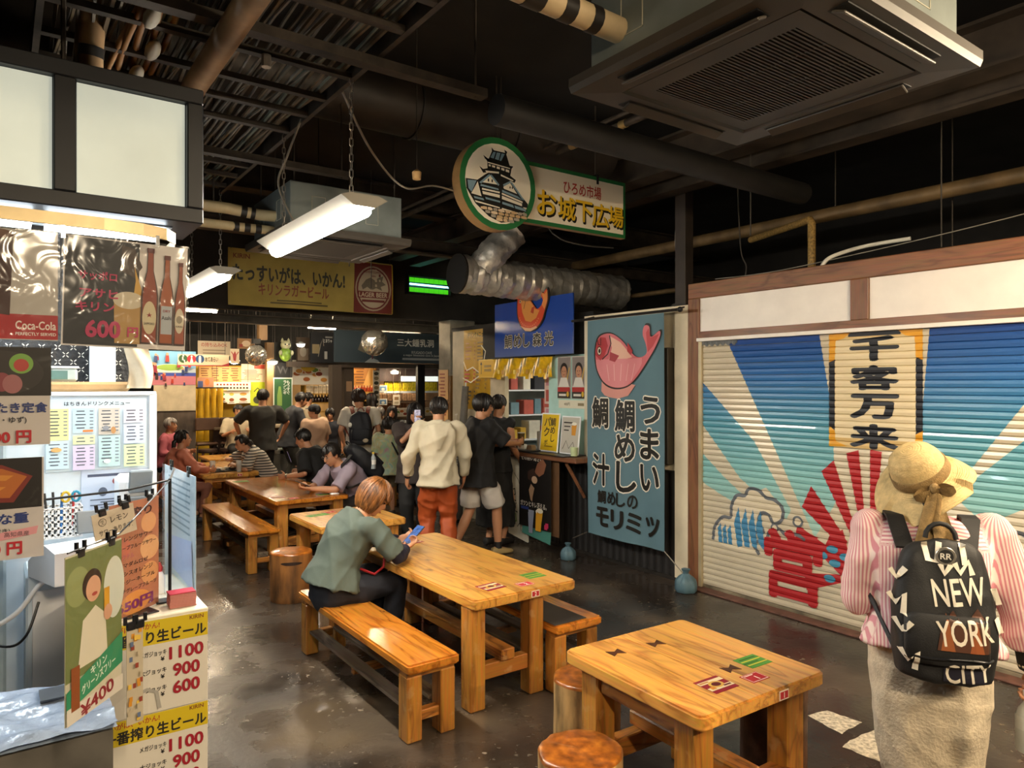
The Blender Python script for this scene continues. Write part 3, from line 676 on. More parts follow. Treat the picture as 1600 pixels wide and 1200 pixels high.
pipe('thin rusty pipe behind the stall sign', [(.24, 3.4, 2.6), (.27, 3.36, 3.2), (.29, 3.2, 4.0)], .025, M_BROWNPIPE)
pipe('cream pipe running to the far air conditioner, upper of two', [(-.6, 5.2, 3.01), (1.3, 5.2, 3.01), (1.5, 5.18, 2.99), (1.7, 5.1, 2.98)], .04, M_PIPECREAM, bands=((.28, .03), (.5, .04), (.6, .03)), hangers=((1.2, 5.2, 3.0),))
pipe('cream pipe running to the far air conditioner, lower of two', [(-.6, 5.2, 2.89), (1.35, 5.2, 2.89), (1.72, 5.15, 2.885)], .032, M_PIPECREAM, bands=((.5, .04), (.6, .04), (.7, .04)))
pipe('cream pipe with black tape bands beside the near air conditioner', [(-.4, 1.73, 2.98), (1.2, 1.73, 2.98), (1.71, 1.73, 2.97)], .042, mat('pale_insulated_pipe', '#c2ac86', .5, var=.12), bands=((.48, .05), (.62, .07), (.75, .05), (.86, .04)))
pipe('large dark round duct under the ceiling behind the castle sign', [(-.4, 4.58, 3.76), (2.2, 4.58, 3.76), (4.28, 4.58, 3.76)], .2, mat('sooty_duct', '#2a231d', .5, .2, var=.3, scale=4), n=28, bands=((.55, .02), (.75, .02)), name='air_duct', cat='duct')
pipe('black insulated pipe leading past the near air conditioner', [(2.2, 3.2, 3.28), (3.6, 3.2, 3.28), (5.2, 3.25, 3.3)], .085, mat('black_pipe_foam', '#191715', .6, var=.2), bands=(), n=16)
pipe('long brown drain pipe above the shutter frame', [(5.95, -1., 3.28), (5.95, 9, 3.28)], .06, M_BROWNPIPE, hangers=((5.95, 1.9, 3.3), (5.95, 3.4, 3.3)))
pipe('thin brown pipe behind the shutter frame', [(6.3, -1., 2.86), (6.3, 8, 2.86)], .028, M_BROWNPIPE, hangers=((6.3, 2.6, 2.9),))
pipe('upright brass-coloured pipe standing above the shutter frame', [(5.5, 3.35, 2.62), (5.5, 3.35, 3.12), (5.52, 3.38, 3.16), (5.6, 3.5, 3.17), (6.0, 4.3, 3.2)], .032, mat('ochre_speckled_pipe', '#9a7b45', .5, var=.35, scale=60))

def cable(label, pts, r, m, name='cable', cat='cable', n=6):
    # smooth curve through the points
    P = [Vector(p) for p in pts]; o = P[0]; out = []
    for i in range(len(P)-1):
        p0, p1, p2, p3 = P[max(i-1, 0)], P[i], P[i+1], P[min(i+2, len(P)-1)]
        for k in range(8):
            t = k/8; out.append(.5*((2*p1)+(p2-p0)*t+(2*p0-5*p1+4*p2-p3)*t*t+(3*p1-p0-3*p2+p3)*t**3))
    out.append(P[-1])
    ob = MB().tube([p-o for p in out], r, n).build(name, m, None, 60, loc=o); return tag(ob, label, cat)
M_WIRE = mat('pale_grey_wire', '#8f877a', .55, var=.1)
WHOSE = mat('white_hose', '#d8d4c8', .5)
M_WIREDK = mat('dark_wire', '#3b352d', .6, var=.1)
cable('pale power cable looping down to the bright strip lamp', [(1.31, 3.75, 3.2), (1.25, 3.8, 3.0), (1.22, 3.85, 2.85), (1.3, 3.8, 2.63)], .006, M_WIRE)
cable('pale cable sagging from the tray towards the castle sign', [(1.33, 3.25, 3.2), (1.6, 3.5, 3.02), (2.0, 3.9, 2.98), (2.4, 4.2, 3.12), (3.0, 4.6, 3.2)], .006, M_WIRE)
cable('white flexible hose arching over the shutter frame', [(5.05, 3.0, 2.662), (5.1, 2.95, 2.74), (5.3, 2.8, 2.82), (5.38, 2.5, 2.84)], .015, WHOSE, 'hose', 'hose', 8)
cable('thin wire crossing above the shutter frame', [(5.2, 4.1, 2.72), (5.2, 3.3, 2.72), (5.2, 1.6, 2.86), (5.2, .2, 3.1)], .004, M_WIRE)
cable('dark cable hanging beside the corner post', [(5.0, 4.36, 3.4), (4.97, 4.36, 3.0), (5.02, 4.3, 2.72), (5.05, 4.2, 2.66)], .006, M_WIRE)
cable('loose hanging wire above the corner of the shutter frame', [(5.3, 3.95, 4.05), (5.3, 3.93, 3.4), (5.3, 3.9, 2.95), (5.32, 3.86, 2.8), (5.3, 3.9, 2.6)], .006, M_WIREDK)
cable('grey cable arching behind the lit green insect trap', [(4.62, 5.8, 4.05), (4.62, 5.8, 3.5), (4.7, 5.7, 3.3), (4.9, 5.55, 3.22), (5.2, 5.4, 3.2)], .008, M_WIREDK)
for i, (x, y, z0) in enumerate(((2.1, 5.6, 3.0), (2.7, 6.4, 2.9), (3.2, 7.0, 2.8), (1.75, 5.6, 3.02), (4.3, 5.2, 3.3), (4.6, 3.3, 2.9), (5.4, 2.3, 2.75))):
    ob = MB().tube([(0, 0, 0), (0, 0, 4.05-z0)], .005, 6).build('hanger_rod', M_WIREDK, None, loc=(x, y, z0))
    tag(ob, ['thin rod hanging behind the bright strip lamp', 'thin rod hanging left of the green insect trap', 'thin rod hanging in front of the yellow banner edge', 'thin rod beside the cream pipes', 'thin rod hanging right of the castle sign', 'thin rod hanging beside the near air conditioner', 'thin rod hanging above the white boards'][i], 'rod')
# conduits with clips and steel beams
for i, x in enumerate((3.5, 3.64)):
    t = thing('conduit', ['pair of clipped conduits crossing towards the castle sign, slimmer one', 'pair of clipped conduits crossing towards the castle sign, thicker one'][i], 'conduit', (x, 1.5, 3.65))
    MB().tube([(0, 0, 0), (0, 7, 0)], .016+.012*i, 8).build('tube', M_TRAY, t, 50)
    for k in range(5):
        if i: MB().tube([(0, 1.6+k*.55, 0), (0, 1.66+k*.55, 0)], .032, 8).build('clip', mat('bright_clip', '#b59a66', .35, .7), t, 50)
def ibeam(label, p0, p1, w, h, m=None):
    t = thing('steel_beam', label, 'beam', tuple(p0)); d = Vector(p1)-Vector(p0)
    a = math.atan2(d.y, d.x); L = d.length
    for nm, b2 in (('lower_flange', (0, L, -w/2, w/2, 0, .02)), ('upper_flange', (0, L, -w/2, w/2, h-.02, h)), ('web', (0, L, -.008, .008, .02, h-.02))):
        MB().box(*b2).build(nm, m or mat('dusty_brown_steel', '#3d342b', .6, .3, var=.3, scale=5), t, rot=(0, 0, a))
ibeam('dark steel beam running past the near air conditioner', (4.45, -1.5, 3.5), (4.45, 9, 3.5), .2, .28)
ibeam('dark steel beam beside it, nearer the shutter', (4.78, -1.5, 3.45), (4.78, 9, 3.45), .16, .24)
ibeam('dark cross beam above the yellow banner', (-.5, 7.4, 3.74), (9, 7.4, 3.74), .2, .3)
ibeam('dark cross beam behind the castle sign', (1.4, 6.9, 3.2), (9, 6.9, 3.2), .12, .16)
ibeam('low cross beam in front of the far shops', (1., 10.2, 2.62), (7, 10.2, 2.62), .16, .12, mat('greyish_beam_paint', '#5a5348', .6, var=.2))
# bulkhead over the far hall
struct('wall_bulkhead', MB().box(-2, 9.3, 9.3, 9.4, 2.72, 4.05), mat('smoke_dark_bulkhead', '#3a352e', .8, var=.25, scale=2), label='dark bulkhead above the far shops')

def air_conditioner(label, x, y, z):
    t = thing('ceiling_air_conditioner', label, 'air conditioner', (x, y, z), 0, 'ceiling cassette air conditioners')
    MP = mat('dark_grey_cassette_panel', '#453e36', .5, var=.15, scale=3); MC = mat('galvanised_cassette_body', '#7d8480', .5, .3, var=.15, scale=4)
    mb = MB().box(-.42, .42, -.42, .42, .03, .34, .004); mb.build('casing', MC, t)
    for a, s in ((0, 1), (1, 1), (2, 1), (3, 1)):
        for k in (-.22, .18):
            mb = MB(); w = .05
            for (x0, x1, z0, z1) in ((-w, w, .11, .113), (-w, w, .25, .253), (-w, -w+.003, .11, .253), (w-.003, w, .11, .253)): mb.box(k+x0, k+x1, -.4225, -.419, z0, z1)
            mb.build('knockout_mark', mat('pale_scribe', '#b5b09c', .5), t, rot=(0, 0, a*PI/2))
    W = .475
    # panel as a ring with sloped inner border and four louvre slots
    mb = MB(); ring = [(W, .0), (W-.006, -.022), (.345, -.03), (.33, -.012)]
    mb.rings([[(sx*r_, sy*r_, z_) for sx, sy in ((1, 1), (-1, 1), (-1, -1), (1, -1))] for r_, z_ in [(W, .03)]+ring], False); mb.build('panel', MP, t)
    for a in range(4):
        mb = MB().box(-.27, .27, -.435, -.375, -.0285, -.024); mb.build('air_slot', M_BLACK, t, rot=(0, 0, a*PI/2))
        MB().box(-.265, .265, -.427, -.383, -.043, -.034, .003, R=Rx(.42), c=(0, -.405, -.034)).build('louvre', MP, t, rot=(0, 0, a*PI/2))
    MB().box(-.33, .33, -.33, .33, -.014, -.010).build('filter_back', M_BLACK, t)
    mb = MB(); r_ = .33
    for (a, b2, c, d) in ((-r_, r_, -r_, -.27), (-r_, r_, .27, r_), (-r_, -.25, -.27, .27), (.25, r_, -.27, .27)): mb.box(a, b2, c, d, -.024, -.012)
    mb.build('grille_frame', MP, t)
    g0 = MB().box(-.25, .25, -.0035, .0035, -.024, -.014).build('grille_bar', MP, t, loc=(0, -.262, 0))
    for i in range(1, 36):
        c = g0.copy(); COL.objects.link(c); c.location = (0, -.262+i*.525/35, 0)
    for x_ in (-.08, .09): MB().box(x_-.003, x_+.003, -.27, .27, -.0215, -.0145).build('grille_rib', MP, t)
    for sx in (-1, 1):
        for sy in (-1, 1): MB().tube([(sx*.38, sy*.38, .34), (sx*.38, sy*.38, 4.05-z)], .006, 6).build('hanger_rod', M_TRAY, t)
    return t
air_conditioner('near dark ceiling air conditioner with a finely slatted grille', 2.11, 1.45, 2.83)
air_conditioner('far ceiling air conditioner behind the bright strip lamp', 2.02, 5.22, 2.83)

# castle sign
cs = thing('hanging_sign', 'green-rimmed hanging sign with a drawn castle in its round end', 'sign', (2.945, 4.29, 3.235))
n = 48
MB().prism([(.335*math.cos(2*PI*i/n), .335*math.sin(2*PI*i/n)) for i in range(n)], -.04, .06).build('round_board', mat('varnished_sign_edge', '#8a6a42', .5), cs)
MB().prism([(.2, -.235), (1.315, -.235), (1.315, .23), (.2, .23)], -.005, .05).build('long_board', MATS['varnished_sign_edge'], cs)
GRN = '#1f6b35'; SGN = '#efe2c8'; BLK = '#15130f'; SB = '#7f9aa4'
draw(cs, [('r', .757, -.0025, 1.115, .465, GRN), ('r', .757, -.0025, 1.065, .405, SGN)] +
     [('t', .84, .095, .105, 'ひろめ市場', '#b8402c', .02, .40)] +
     [('t', x+.012, z-.012, s, ch, BLK, .075) for ch, x, z, s in zip('お城下広場', (.47, .67, .85, 1.03, 1.2), (-.06, -.075, -.075, -.08, -.07), (.2, .19, .18, .2, .18))] +
     [('t', x, z, s, ch, '#e0b41c', .03) for ch, x, z, s in zip('お城下広場', (.47, .67, .85, 1.03, 1.2), (-.06, -.075, -.075, -.08, -.07), (.19, .18, .17, .19, .17))], -.0065, 'lettering')
def cpt(pts, R=.285): return [((x-412)/262*R, -(y-470)/352*R) for x, y in pts]
it = [('e', 0, 0, .335, .335, GRN), ('e', 0, 0, .29, .29, SGN)]
blk = [[(285, 240), (300, 270), (330, 262), (355, 190), (352, 155), (370, 178), (462, 178), (455, 150), (480, 165), (472, 190), (500, 285), (530, 285), (515, 310), (505, 375), (552, 405), (540, 432), (500, 420), (560, 500), (632, 578), (655, 605), (650, 640), (610, 640), (650, 668), (600, 700), (640, 700), (560, 780), (430, 815), (330, 775), (225, 680), (190, 620), (155, 560), (150, 475), (240, 470), (300, 410), (330, 385), (285, 398), (255, 345), (285, 365), (320, 350), (318, 290)]]
for p in blk: it.append(('p', cpt(p), BLK))
wht = [[(322, 292), (500, 305), (505, 315), (322, 302)], [(328, 312), (345, 313), (345, 330), (328, 329)], [(355, 314), (380, 315), (380, 333), (355, 331)], [(392, 316), (418, 318), (418, 338), (392, 336)], [(430, 319), (455, 322), (455, 343), (430, 340)], [(465, 324), (495, 328), (495, 350), (465, 346)],
       [(300, 375), (410, 362), (410, 378), (310, 392)], [(425, 380), (530, 412), (525, 422), (425, 395)],
       [(275, 485), (338, 405), (400, 480)], [(445, 490), (500, 440), (560, 530), (450, 505)], [(190, 600), (240, 485), (270, 610)],
       [(275, 535), (415, 540), (415, 555), (272, 550)], [(432, 545), (605, 590), (605, 605), (432, 560)], [(275, 562), (415, 568), (415, 595), (280, 588)], [(432, 572), (600, 610), (600, 635), (432, 602)], [(215, 655), (415, 680), (415, 690), (225, 670)], [(432, 682), (600, 705), (590, 715), (432, 695)]]
for p in wht: it.append(('p', cpt(p), SGN))
for p in ([(362, 195), (382, 194), (365, 255), (338, 252)], [(390, 194), (420, 193), (405, 260), (375, 257)], [(428, 193), (455, 192), (425, 262), (412, 261)], [(250, 492), (330, 400), (338, 412), (265, 500)], [(345, 400), (410, 478), (402, 492), (338, 415)], [(440, 470), (500, 425), (505, 440), (445, 488)], [(512, 430), (620, 580), (600, 575), (505, 445)],
          [(262, 505), (400, 515), (405, 530), (258, 522)], [(432, 520), (560, 552), (600, 580), (432, 540)], [(158, 490), (228, 482), (190, 590), (165, 560)], [(205, 622), (280, 628), (288, 645), (212, 640)], [(295, 612), (415, 625), (415, 640), (300, 630)], [(432, 628), (520, 640), (530, 665), (432, 648)], [(532, 642), (625, 655), (630, 680), (540, 668)]):
    it.append(('p', cpt(p), SB))
rs = random.Random(2)
for r_, (y, x0, x1) in enumerate(((712, 255, 620), (742, 290, 600), (772, 335, 560), (797, 375, 490))):
    k = 0; x = x0
    while x < x1:
        w = rs.uniform(34, 58); h = 24
        it.append(('p', cpt([(x+3, y-h/2+rs.uniform(-3, 5)), (x+w*.5, y-h/2-4), (x+w-4, y-h/2+rs.uniform(-3, 4)), (x+w-2, y+h/2-3), (x+w*.5, y+h/2), (x+4, y+h/2-4)]), rs.choice(('#d9b98e', '#a89c8a', '#e0c7a2', '#c9a678')))); x += w
for x0 in (315, 345): it.append(('e', *cpt([(x0, 462)])[0], .006, .012, BLK))
for x0 in (490, 508): it.append(('e', *cpt([(x0, 490)])[0], .005, .009, BLK))
draw(cs, it, -.0415, 'castle_drawing', dy=.00035)
for x in (.02, .06): MB().tube([(x, .02, .33), (x, .02, .82)], .007, 6).build('hanger_rod', M_TRAY, cs)
for x in (1.0,): MB().tube([(x, .02, .2), (x, .02, .82)], .007, 6).build('hanger_rod', M_TRAY, cs); MB().box(x-.012, x+.012, -.01, .055, .17, .25).build('bracket', M_BLACK, cs)

# small beige junction bulb on a wire
t = thing('pull_switch', 'small beige pull switch hanging on a wire', 'switch', (2.14, 4.0, 3.1))
MB().lathe([(.012, -.03), (.026, -.025), (.03, .02), (.018, .03), (.006, .04)], 12).build('knob', mat('aged_beige_plastic', '#b08a58', .5), t, 40)
MB().tube([(0, 0, .04), (0, 0, .95)], .003, 5).build('cord', M_WIREDK, t)

# yellow beer banner
bn = thing('beer_banner', 'yellow cloth beer banner with a round lager label hanging under the ceiling', 'banner', (3.15, 8.5, 3.02), 0)
W2_, H2_ = 2.06, .66
def bwave(x, z): return .012*math.sin(x*5+z*3)+.008*math.sin(x*11-z*6)
mb = MB(); mb.grid(lambda u, v: (-W2_/2+W2_*u, bwave(-W2_/2+W2_*u, -H2_/2+H2_*v), -H2_/2+H2_*v), 40, 10)
mb.grid(lambda u, v: (W2_/2-W2_*u, bwave(W2_/2-W2_*u, -H2_/2+H2_*v)+.002, -H2_/2+H2_*v), 40, 10)
mb.build('cloth', mat('yellow_banner_cloth', '#ab944a', .8, var=.1, scale=3), bn, 60)
LB = '#6e2a22'
oval = lambda k: [('e', .76, -.01, .245*k, .29*k, '#a8977c')]
it = [('t', -.88, .245, .055, 'KIRIN', '#7a3a2a', .03), ('t', -.30, .06, .2, 'たっすいがは、いかん!', '#3b382e', .055, 1.36), ('t', -.26, -.12, .14, 'キリンラガービール', '#8a4a34', .04, .86), ('r', -.2, -.245, .55, .016, '#5d4f26'), ('r', -.2, -.275, .7, .02, '#5d4f26'),
      ('r', .76, -.005, .52, .64, LB)]+oval(1.)+[('e', .76, -.01, .225, .27, LB), ('e', .76, -.01, .205, .25, '#b5a488'),
      ('p', [(.6, .02), (.66, .1), (.72, .13), (.78, .1), (.84, .14), (.9, .16), (.88, .09), (.93, .05), (.86, .02), (.88, -.03), (.8, .0), (.74, -.03), (.68, .01), (.62, -.03)], '#6e6250'),
      ('r', .76, -.09, .42, .085, LB), ('t', .76, -.09, .06, 'LAGER BEER', '#cdbd9e', .03, .38), ('t', .76, .2, .028, 'BREWERY COMPANY', '#6e2a22', .02, .28), ('r', .76, -.17, .3, .03, '#6e2a22'), ('t', .76, .15, .02, 'KIRIN', '#6e2a22', .02), ('r', 1.025, 0, .012, .64, '#b59a2c')]
draw(bn, it, -.004, 'printed_design', fn=bwave, cuts=[('x', frange(-W2_/2, W2_/2, 41)), ('z', frange(-H2_/2, H2_/2, 11))], dy=.0005)
for x in (-1.0, 1.0): MB().tube([(x, 0, .32), (x, 0, 1.03)], .004, 5).build('cord', M_WIREDK, bn)

# insect trap with green panes
uv = thing('insect_trap', 'lit insect trap with green panes and a cyan tube', 'insect trap', (5.14, 9.24, 3.23))
mb = MB()
for b2 in ((-.36, .36, -.05, .06, .115, .13), (-.36, .36, -.05, .06, -.14, -.12), (-.36, -.345, -.05, .06, -.12, .115), (.345, .36, -.05, .06, -.12, .115), (-.36, .36, .05, .06, -.12, .115)): mb.box(*b2)
mb.build('casing', mat('dark_trap_frame', '#2a2824', .5), uv)
for r_, z in ((0, .068), (1, -.075)):
    for k in range(8): MB().box(-.325+k*.082, -.251+k*.082, -.02, -.01, z-.032, z+.032).build('pane', mat('glowing_green_pane', '#2d8a12', .4, var=0, emit=.55, ecol=C('#3aa312')), uv)
MB().tube([(-.33, -.04, 0), (.33, -.04, -.005)], .014, 8).build('tube', glow('cyan_tube', (.25, .85, 1.), 1.6), uv)

# foil ducts over the fish shop
def foil_duct(label, pts, r, mouth=True):
    t = thing('foil_duct', label, 'duct', tuple(pts[0])); P = [Vector(p) for p in pts]; o = P[0]
    path = []
    for i in range(len(P)-1):
        k = max(2, int((P[i+1]-P[i]).length/.03))
        path += [P[i].lerp(P[i+1], j/k)-o for j in range(k)]
    path.append(P[-1]-o)
    mb = MB().tube(path, r, 40, False, rr=[r*(1+.025*math.sin(i*1.1)+.02*random.uniform(-1, 1)) for i in range(len(path))])
    v = np.array(mb.v); v += .005*np.sin(v[:, [1, 2, 0]]*37+v[:, [2, 0, 1]]*23)+.004*np.sin(v[:, [2, 0, 1]]*83+1); v += RNG.normal(0, .002, v.shape)
    mb.v = [tuple(p) for p in v]
    mb.build('foil_skin', mat('crinkled_foil', '#dcd6ca', .36, .72, var=.1, scale=20, bump=.4, bscale=28), t, 25)
    if mouth:
        d = (path[1]-path[0]).normalized(); MB().tube([path[0]-d*.01, path[0]+d*.012], r*1.04, 32).build('mouth_rim', M_DARKMETAL, t, 40); MB().tube([path[0]-d*.014, path[0]-d*.011], r*.98, 32).build('mouth', M_BLACK, t, 40)  # black disc across the end stands for the shade inside the duct
foil_duct('silver foil duct with an open black mouth above the blue fish sign', [(3.86, 6.33, 2.93), (4.4, 6.33, 2.92), (6.2, 6.33, 2.9)], .2)
foil_duct('silver foil duct rising steeply from the open one', [(4.1, 6.28, 2.98), (4.22, 6.2, 3.16), (4.44, 6.12, 3.4)], .155, False)

# corner post and plaster pier between the shops
po = thing('corner_post', 'dark square post above the plaster pier at the shutter corner', 'post', (5.0, 4.29, 2.49)); MB().box(-.05, .06, -.06, .06, 0, 1.56, .004).build('shaft', mat('dark_brown_post', '#2f261f', .6, var=.2), po); MB().box(-.07, .08, -.08, .08, -.006, .012).build('base_plate', M_DARKMETAL, po)

# ================================================================== fish shop on the right-hand wall
def board(name, label, cat, loc, rz, w, h, items, base, th=.008, group=None, pname='board', dy=.0006, rot=None, parent=None):
    """a flat printed board, poster or sheet standing at its own place; loc = centre"""
    if parent is None: t = thing(name, label, cat, loc, rz, group, rot)
    else: t = bpy.data.objects.new(name, None); COL.objects.link(t); t.parent = parent; t.location = loc; t.rotation_euler = rot or (0, 0, rz)
    MB().box(-w/2, w/2, 0, th, -h/2, h/2, min(.0015, th*.3)).build(pname, base if not isinstance(base, str) else ink(base), t)
    if items: draw(t, items, -.0008, 'printed_design', dy=dy)
    return t
def wy(Y): return -Y
pier = struct('wall_pier', MB().box(4.96, 5.1, 4.21, 4.36, 0, 2.49).box(4.99, 5.1, 4.36, 5.62, .95, 2.49), M_CREAM, label='cream plaster pier and wall strip behind the long banner')
wd = thing('wainscot', 'black ribbed panelling under the fish shop counter', 'panelling', (4.975, 5.8, 0), WALLX)
mb = MB(); Lw = 1.56
pts = []; n = 130
for i in range(n+1):
    x = -1.5+3.0*i/n; q = i % 4; pts.append((x, -.006 if q in (1, 2) else .004))
mb.add([(x, y, 0) for x, y in pts]+[(x, y, .97) for x, y in pts], [(i, i+1, i+n+2, i+n+1) for i in range(n)]); mb.box(-1.5, 1.5, .006, .02, 0, .97)
mb.build('ribbed_sheet', mat('black_ribbed_sheet', '#1e1c1b', .5, var=.15), wd)
MB().box(-1.5, 1.52, -.014, .02, .97, .99).build('cap_rail', M_DARKMETAL, wd); MB().box(-1.5, 1.5, -.02, .005, 0, .03).build('foot_rail', M_DARKMETAL, wd)
fs_ = thing('fish_shop_booth', 'small lit fish shop with mint walls behind the counter', 'shop', (5.05, 6.9, 0))
M_MINT = mat('mint_wall_paint', '#a9cfc8', .6, var=.06)
def fb(n_, b2, m): return MB().box(*b2).build(n_, m, fs_)
fb('back_wall', (2.3, 2.36, -1.3, 1.6, 0, 2.48), mat('pale_kitchen_wall', '#9fa8a2', .6, var=.15, scale=3)); fb('side_wall', (.06, 2.3, -1.33, -1.27, 0, 2.48), M_MINT); fb('side_wall', (.06, 2.3, 1.5, 1.56, 0, 2.48), MATS['pale_kitchen_wall']); fb('front_post', (.03, .09, .3, 1.55, 0, 2.5), mat('pale_shop_front', '#b9ab90', .7, var=.1))
fb('shop_ceiling', (.02, 2.36, -1.33, 1.56, 2.5, 2.55), M_DARK); fb('lintel', (0, .06, -1.3, .75, 2.1, 2.5), M_DARK)
fb('front_panel', (-.01, .05, -1.28, -.62, .99, 2.1), M_MINT); fb('corner_board', (0, .06, -1.3, -1.24, .97, 2.2), M_FRAMEWOODZ)
fb('inner_counter', (.6, 1.1, -1.1, 1.4, 0, .9), M_ALU)
for z in (1.25, 1.6, 1.9): fb('shelf', (1.95, 2.3, -1.2, 1.4, z, z+.03), M_WHITEPL)
lamp_fixture('strip lamp inside the fish shop', 6.1, 6.8, 2.4, L=1.2, strength=26, col=NEUTRAL, top=2.5, group='shop strip lamps')
# goods on the shelves of the fish shop
ri = random.Random(5); GC = {'#8a2f2f': 'dark red', '#d9d2c0': 'pale', '#3a3a3f': 'charcoal', '#c9a23a': 'mustard', '#6d8a94': 'blue-grey', '#b5574a': 'brick red'}
for z in (1.28, 1.63, 1.93):
    y = 5.9
    while y < 8.0:
        w = ri.uniform(.09, .2); h = ri.uniform(.12, .26); c = ri.choice(list(GC))
        o = MB().box(-.1, .1, -w/2, w/2, 0, h, .006).build('storage_box', mat('box_card_'+c[1:], c, .6, var=.1), None, loc=(7.18, y+w/2, z+.001)); tag(o, GC[c]+' box on the shelf of the fish shop back wall at %s height' % {1.28: 'waist', 1.63: 'eye', 1.93: 'top'}[z], 'box', 'boxes on the fish shop shelves'); y += w+ri.uniform(.02, .12)
fr2 = thing('kitchen_fridge', 'steel kitchen fridge at the back of the fish shop', 'fridge', (6.9, 7.45, 0)); MB().box(-.25, .3, -.3, .3, .05, 1.75, .01).build('body', M_ALU, fr2); MB().box(-.27, -.25, -.28, -.01, .9, 1.7, .004).build('door', M_WHITEPL, fr2); MB().box(-.27, -.25, .01, .28, .9, 1.7, .004).build('door', M_WHITEPL, fr2)
for i in range(2):
    board('pink_menu', ['pink and green hanging menu sheet inside the fish shop, upper', 'pink and red hanging menu sheet inside the fish shop, lower'][i], 'menu', (5.35, 6.62, (1.72, 1.32)[i]), WALLX, .26, .36, [('r', -.05, .1, .1, .12, '#c98a9a'), ('r', .06, .08, .1, .16, '#b5b86a'), ('r', -.04, -.08, .12, .14, '#b5524a'), ('e', .06, -.08, .05, .06, '#d9a86a')], '#d6b8b0', th=.003)
    MB().tube([(0, .002, .18), (0, .002, (.6, 1.0)[i])], .002, 4).build('cord', M_WIREDK, COL.objects[-2] if False else bpy.data.objects['pink_menu' if i == 0 else 'pink_menu.001'])
for i, (x, y, z, r_, h) in enumerate(((5.75, 6.5, .9, .09, .2), (5.8, 6.95, .9, .12, .14), (5.75, 7.3, .9, .07, .26))):
    o = MB().lathe([(r_, 0), (r_, h), (r_*.96, h), (r_*.94, .01), (0, .01)], 20).build('steel_pot', M_ALU, None, 40, loc=(x, y, z+.002)); tag(o, ['steel pot on the inner counter nearest the mint panel', 'wide steel pot in the middle of the inner counter', 'tall steel pot on the inner counter'][i], 'pot', 'pots on the inner counter')
ks = thing('kitchen_shelf', 'tall white shelf of bowls and boxes along the fish shop side wall', 'shelf', (6.1, 8.2, 0))
for z in (.6, 1.0, 1.35, 1.7, 2.05): MB().box(-.75, .75, -.15, .15, z-.02, z).build('board', M_WHITEPL, ks)
for sx in (-.75, .75): MB().box(sx-.015, sx+.015, -.15, .15, 0, 2.1).build('upright', M_WHITEPL, ks)
for z in (1.0, 1.35, 1.7):
    x = 5.42
    while x < 6.75:
        w = ri.uniform(.08, .2); c = ri.choice(list(GC)); o = MB().box(-w/2, w/2, -.1, .1, 0, ri.uniform(.12, .26), .006).build('storage_box', mat('box_card_'+c[1:], c, .6, var=.1), None, loc=(x+w/2, 8.18, z+.001)); tag(o, GC[c]+' box on the %s board of the white fish shop side shelf' % {1.0: 'lower', 1.35: 'middle', 1.7: 'upper'}[z], 'box', 'boxes on the fish shop side shelf'); x += w+ri.uniform(.02, .1)
# counter with bracket
ct = thing('shop_counter', 'dark-edged wooden counter shelf of the fish shop with a diagonal bracket', 'counter', (4.85, 6.35, 0))
MB().box(-.2, .11, -.98, .9, .98, 1.03, .01).build('top', M_FRAMEWOOD, ct); MB().box(-.205, .105, -.8, .9, 1.03, 1.04, .003).build('black_mat', M_DARKPL, ct)
for y in (-.78, .6):
    mb = MB(); mb.tube([(-.15, y, .97), (.1, y, .60)], .022, 4); mb.build('bracket', M_FRAMEWOOD, ct)
# blue fish sign
bs = thing('fish_shop_sign', 'blue shop sign with a leaping orange fish and outlined brush lettering', 'sign', (4.88, 6.405, 2.42), WALLX)
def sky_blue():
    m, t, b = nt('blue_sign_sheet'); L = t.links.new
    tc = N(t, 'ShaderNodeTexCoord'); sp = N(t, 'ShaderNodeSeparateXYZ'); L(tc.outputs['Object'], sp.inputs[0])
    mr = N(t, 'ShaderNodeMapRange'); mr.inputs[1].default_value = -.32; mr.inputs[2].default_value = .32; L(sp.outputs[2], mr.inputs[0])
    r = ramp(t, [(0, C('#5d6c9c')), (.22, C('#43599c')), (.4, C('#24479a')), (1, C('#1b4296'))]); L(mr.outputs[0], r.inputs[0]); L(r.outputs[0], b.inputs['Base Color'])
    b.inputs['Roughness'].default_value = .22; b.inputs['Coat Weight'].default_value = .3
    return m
MB().box(-.725, .725, 0, .02, -.32, .32, .002).build('sheet', sky_blue(), bs)
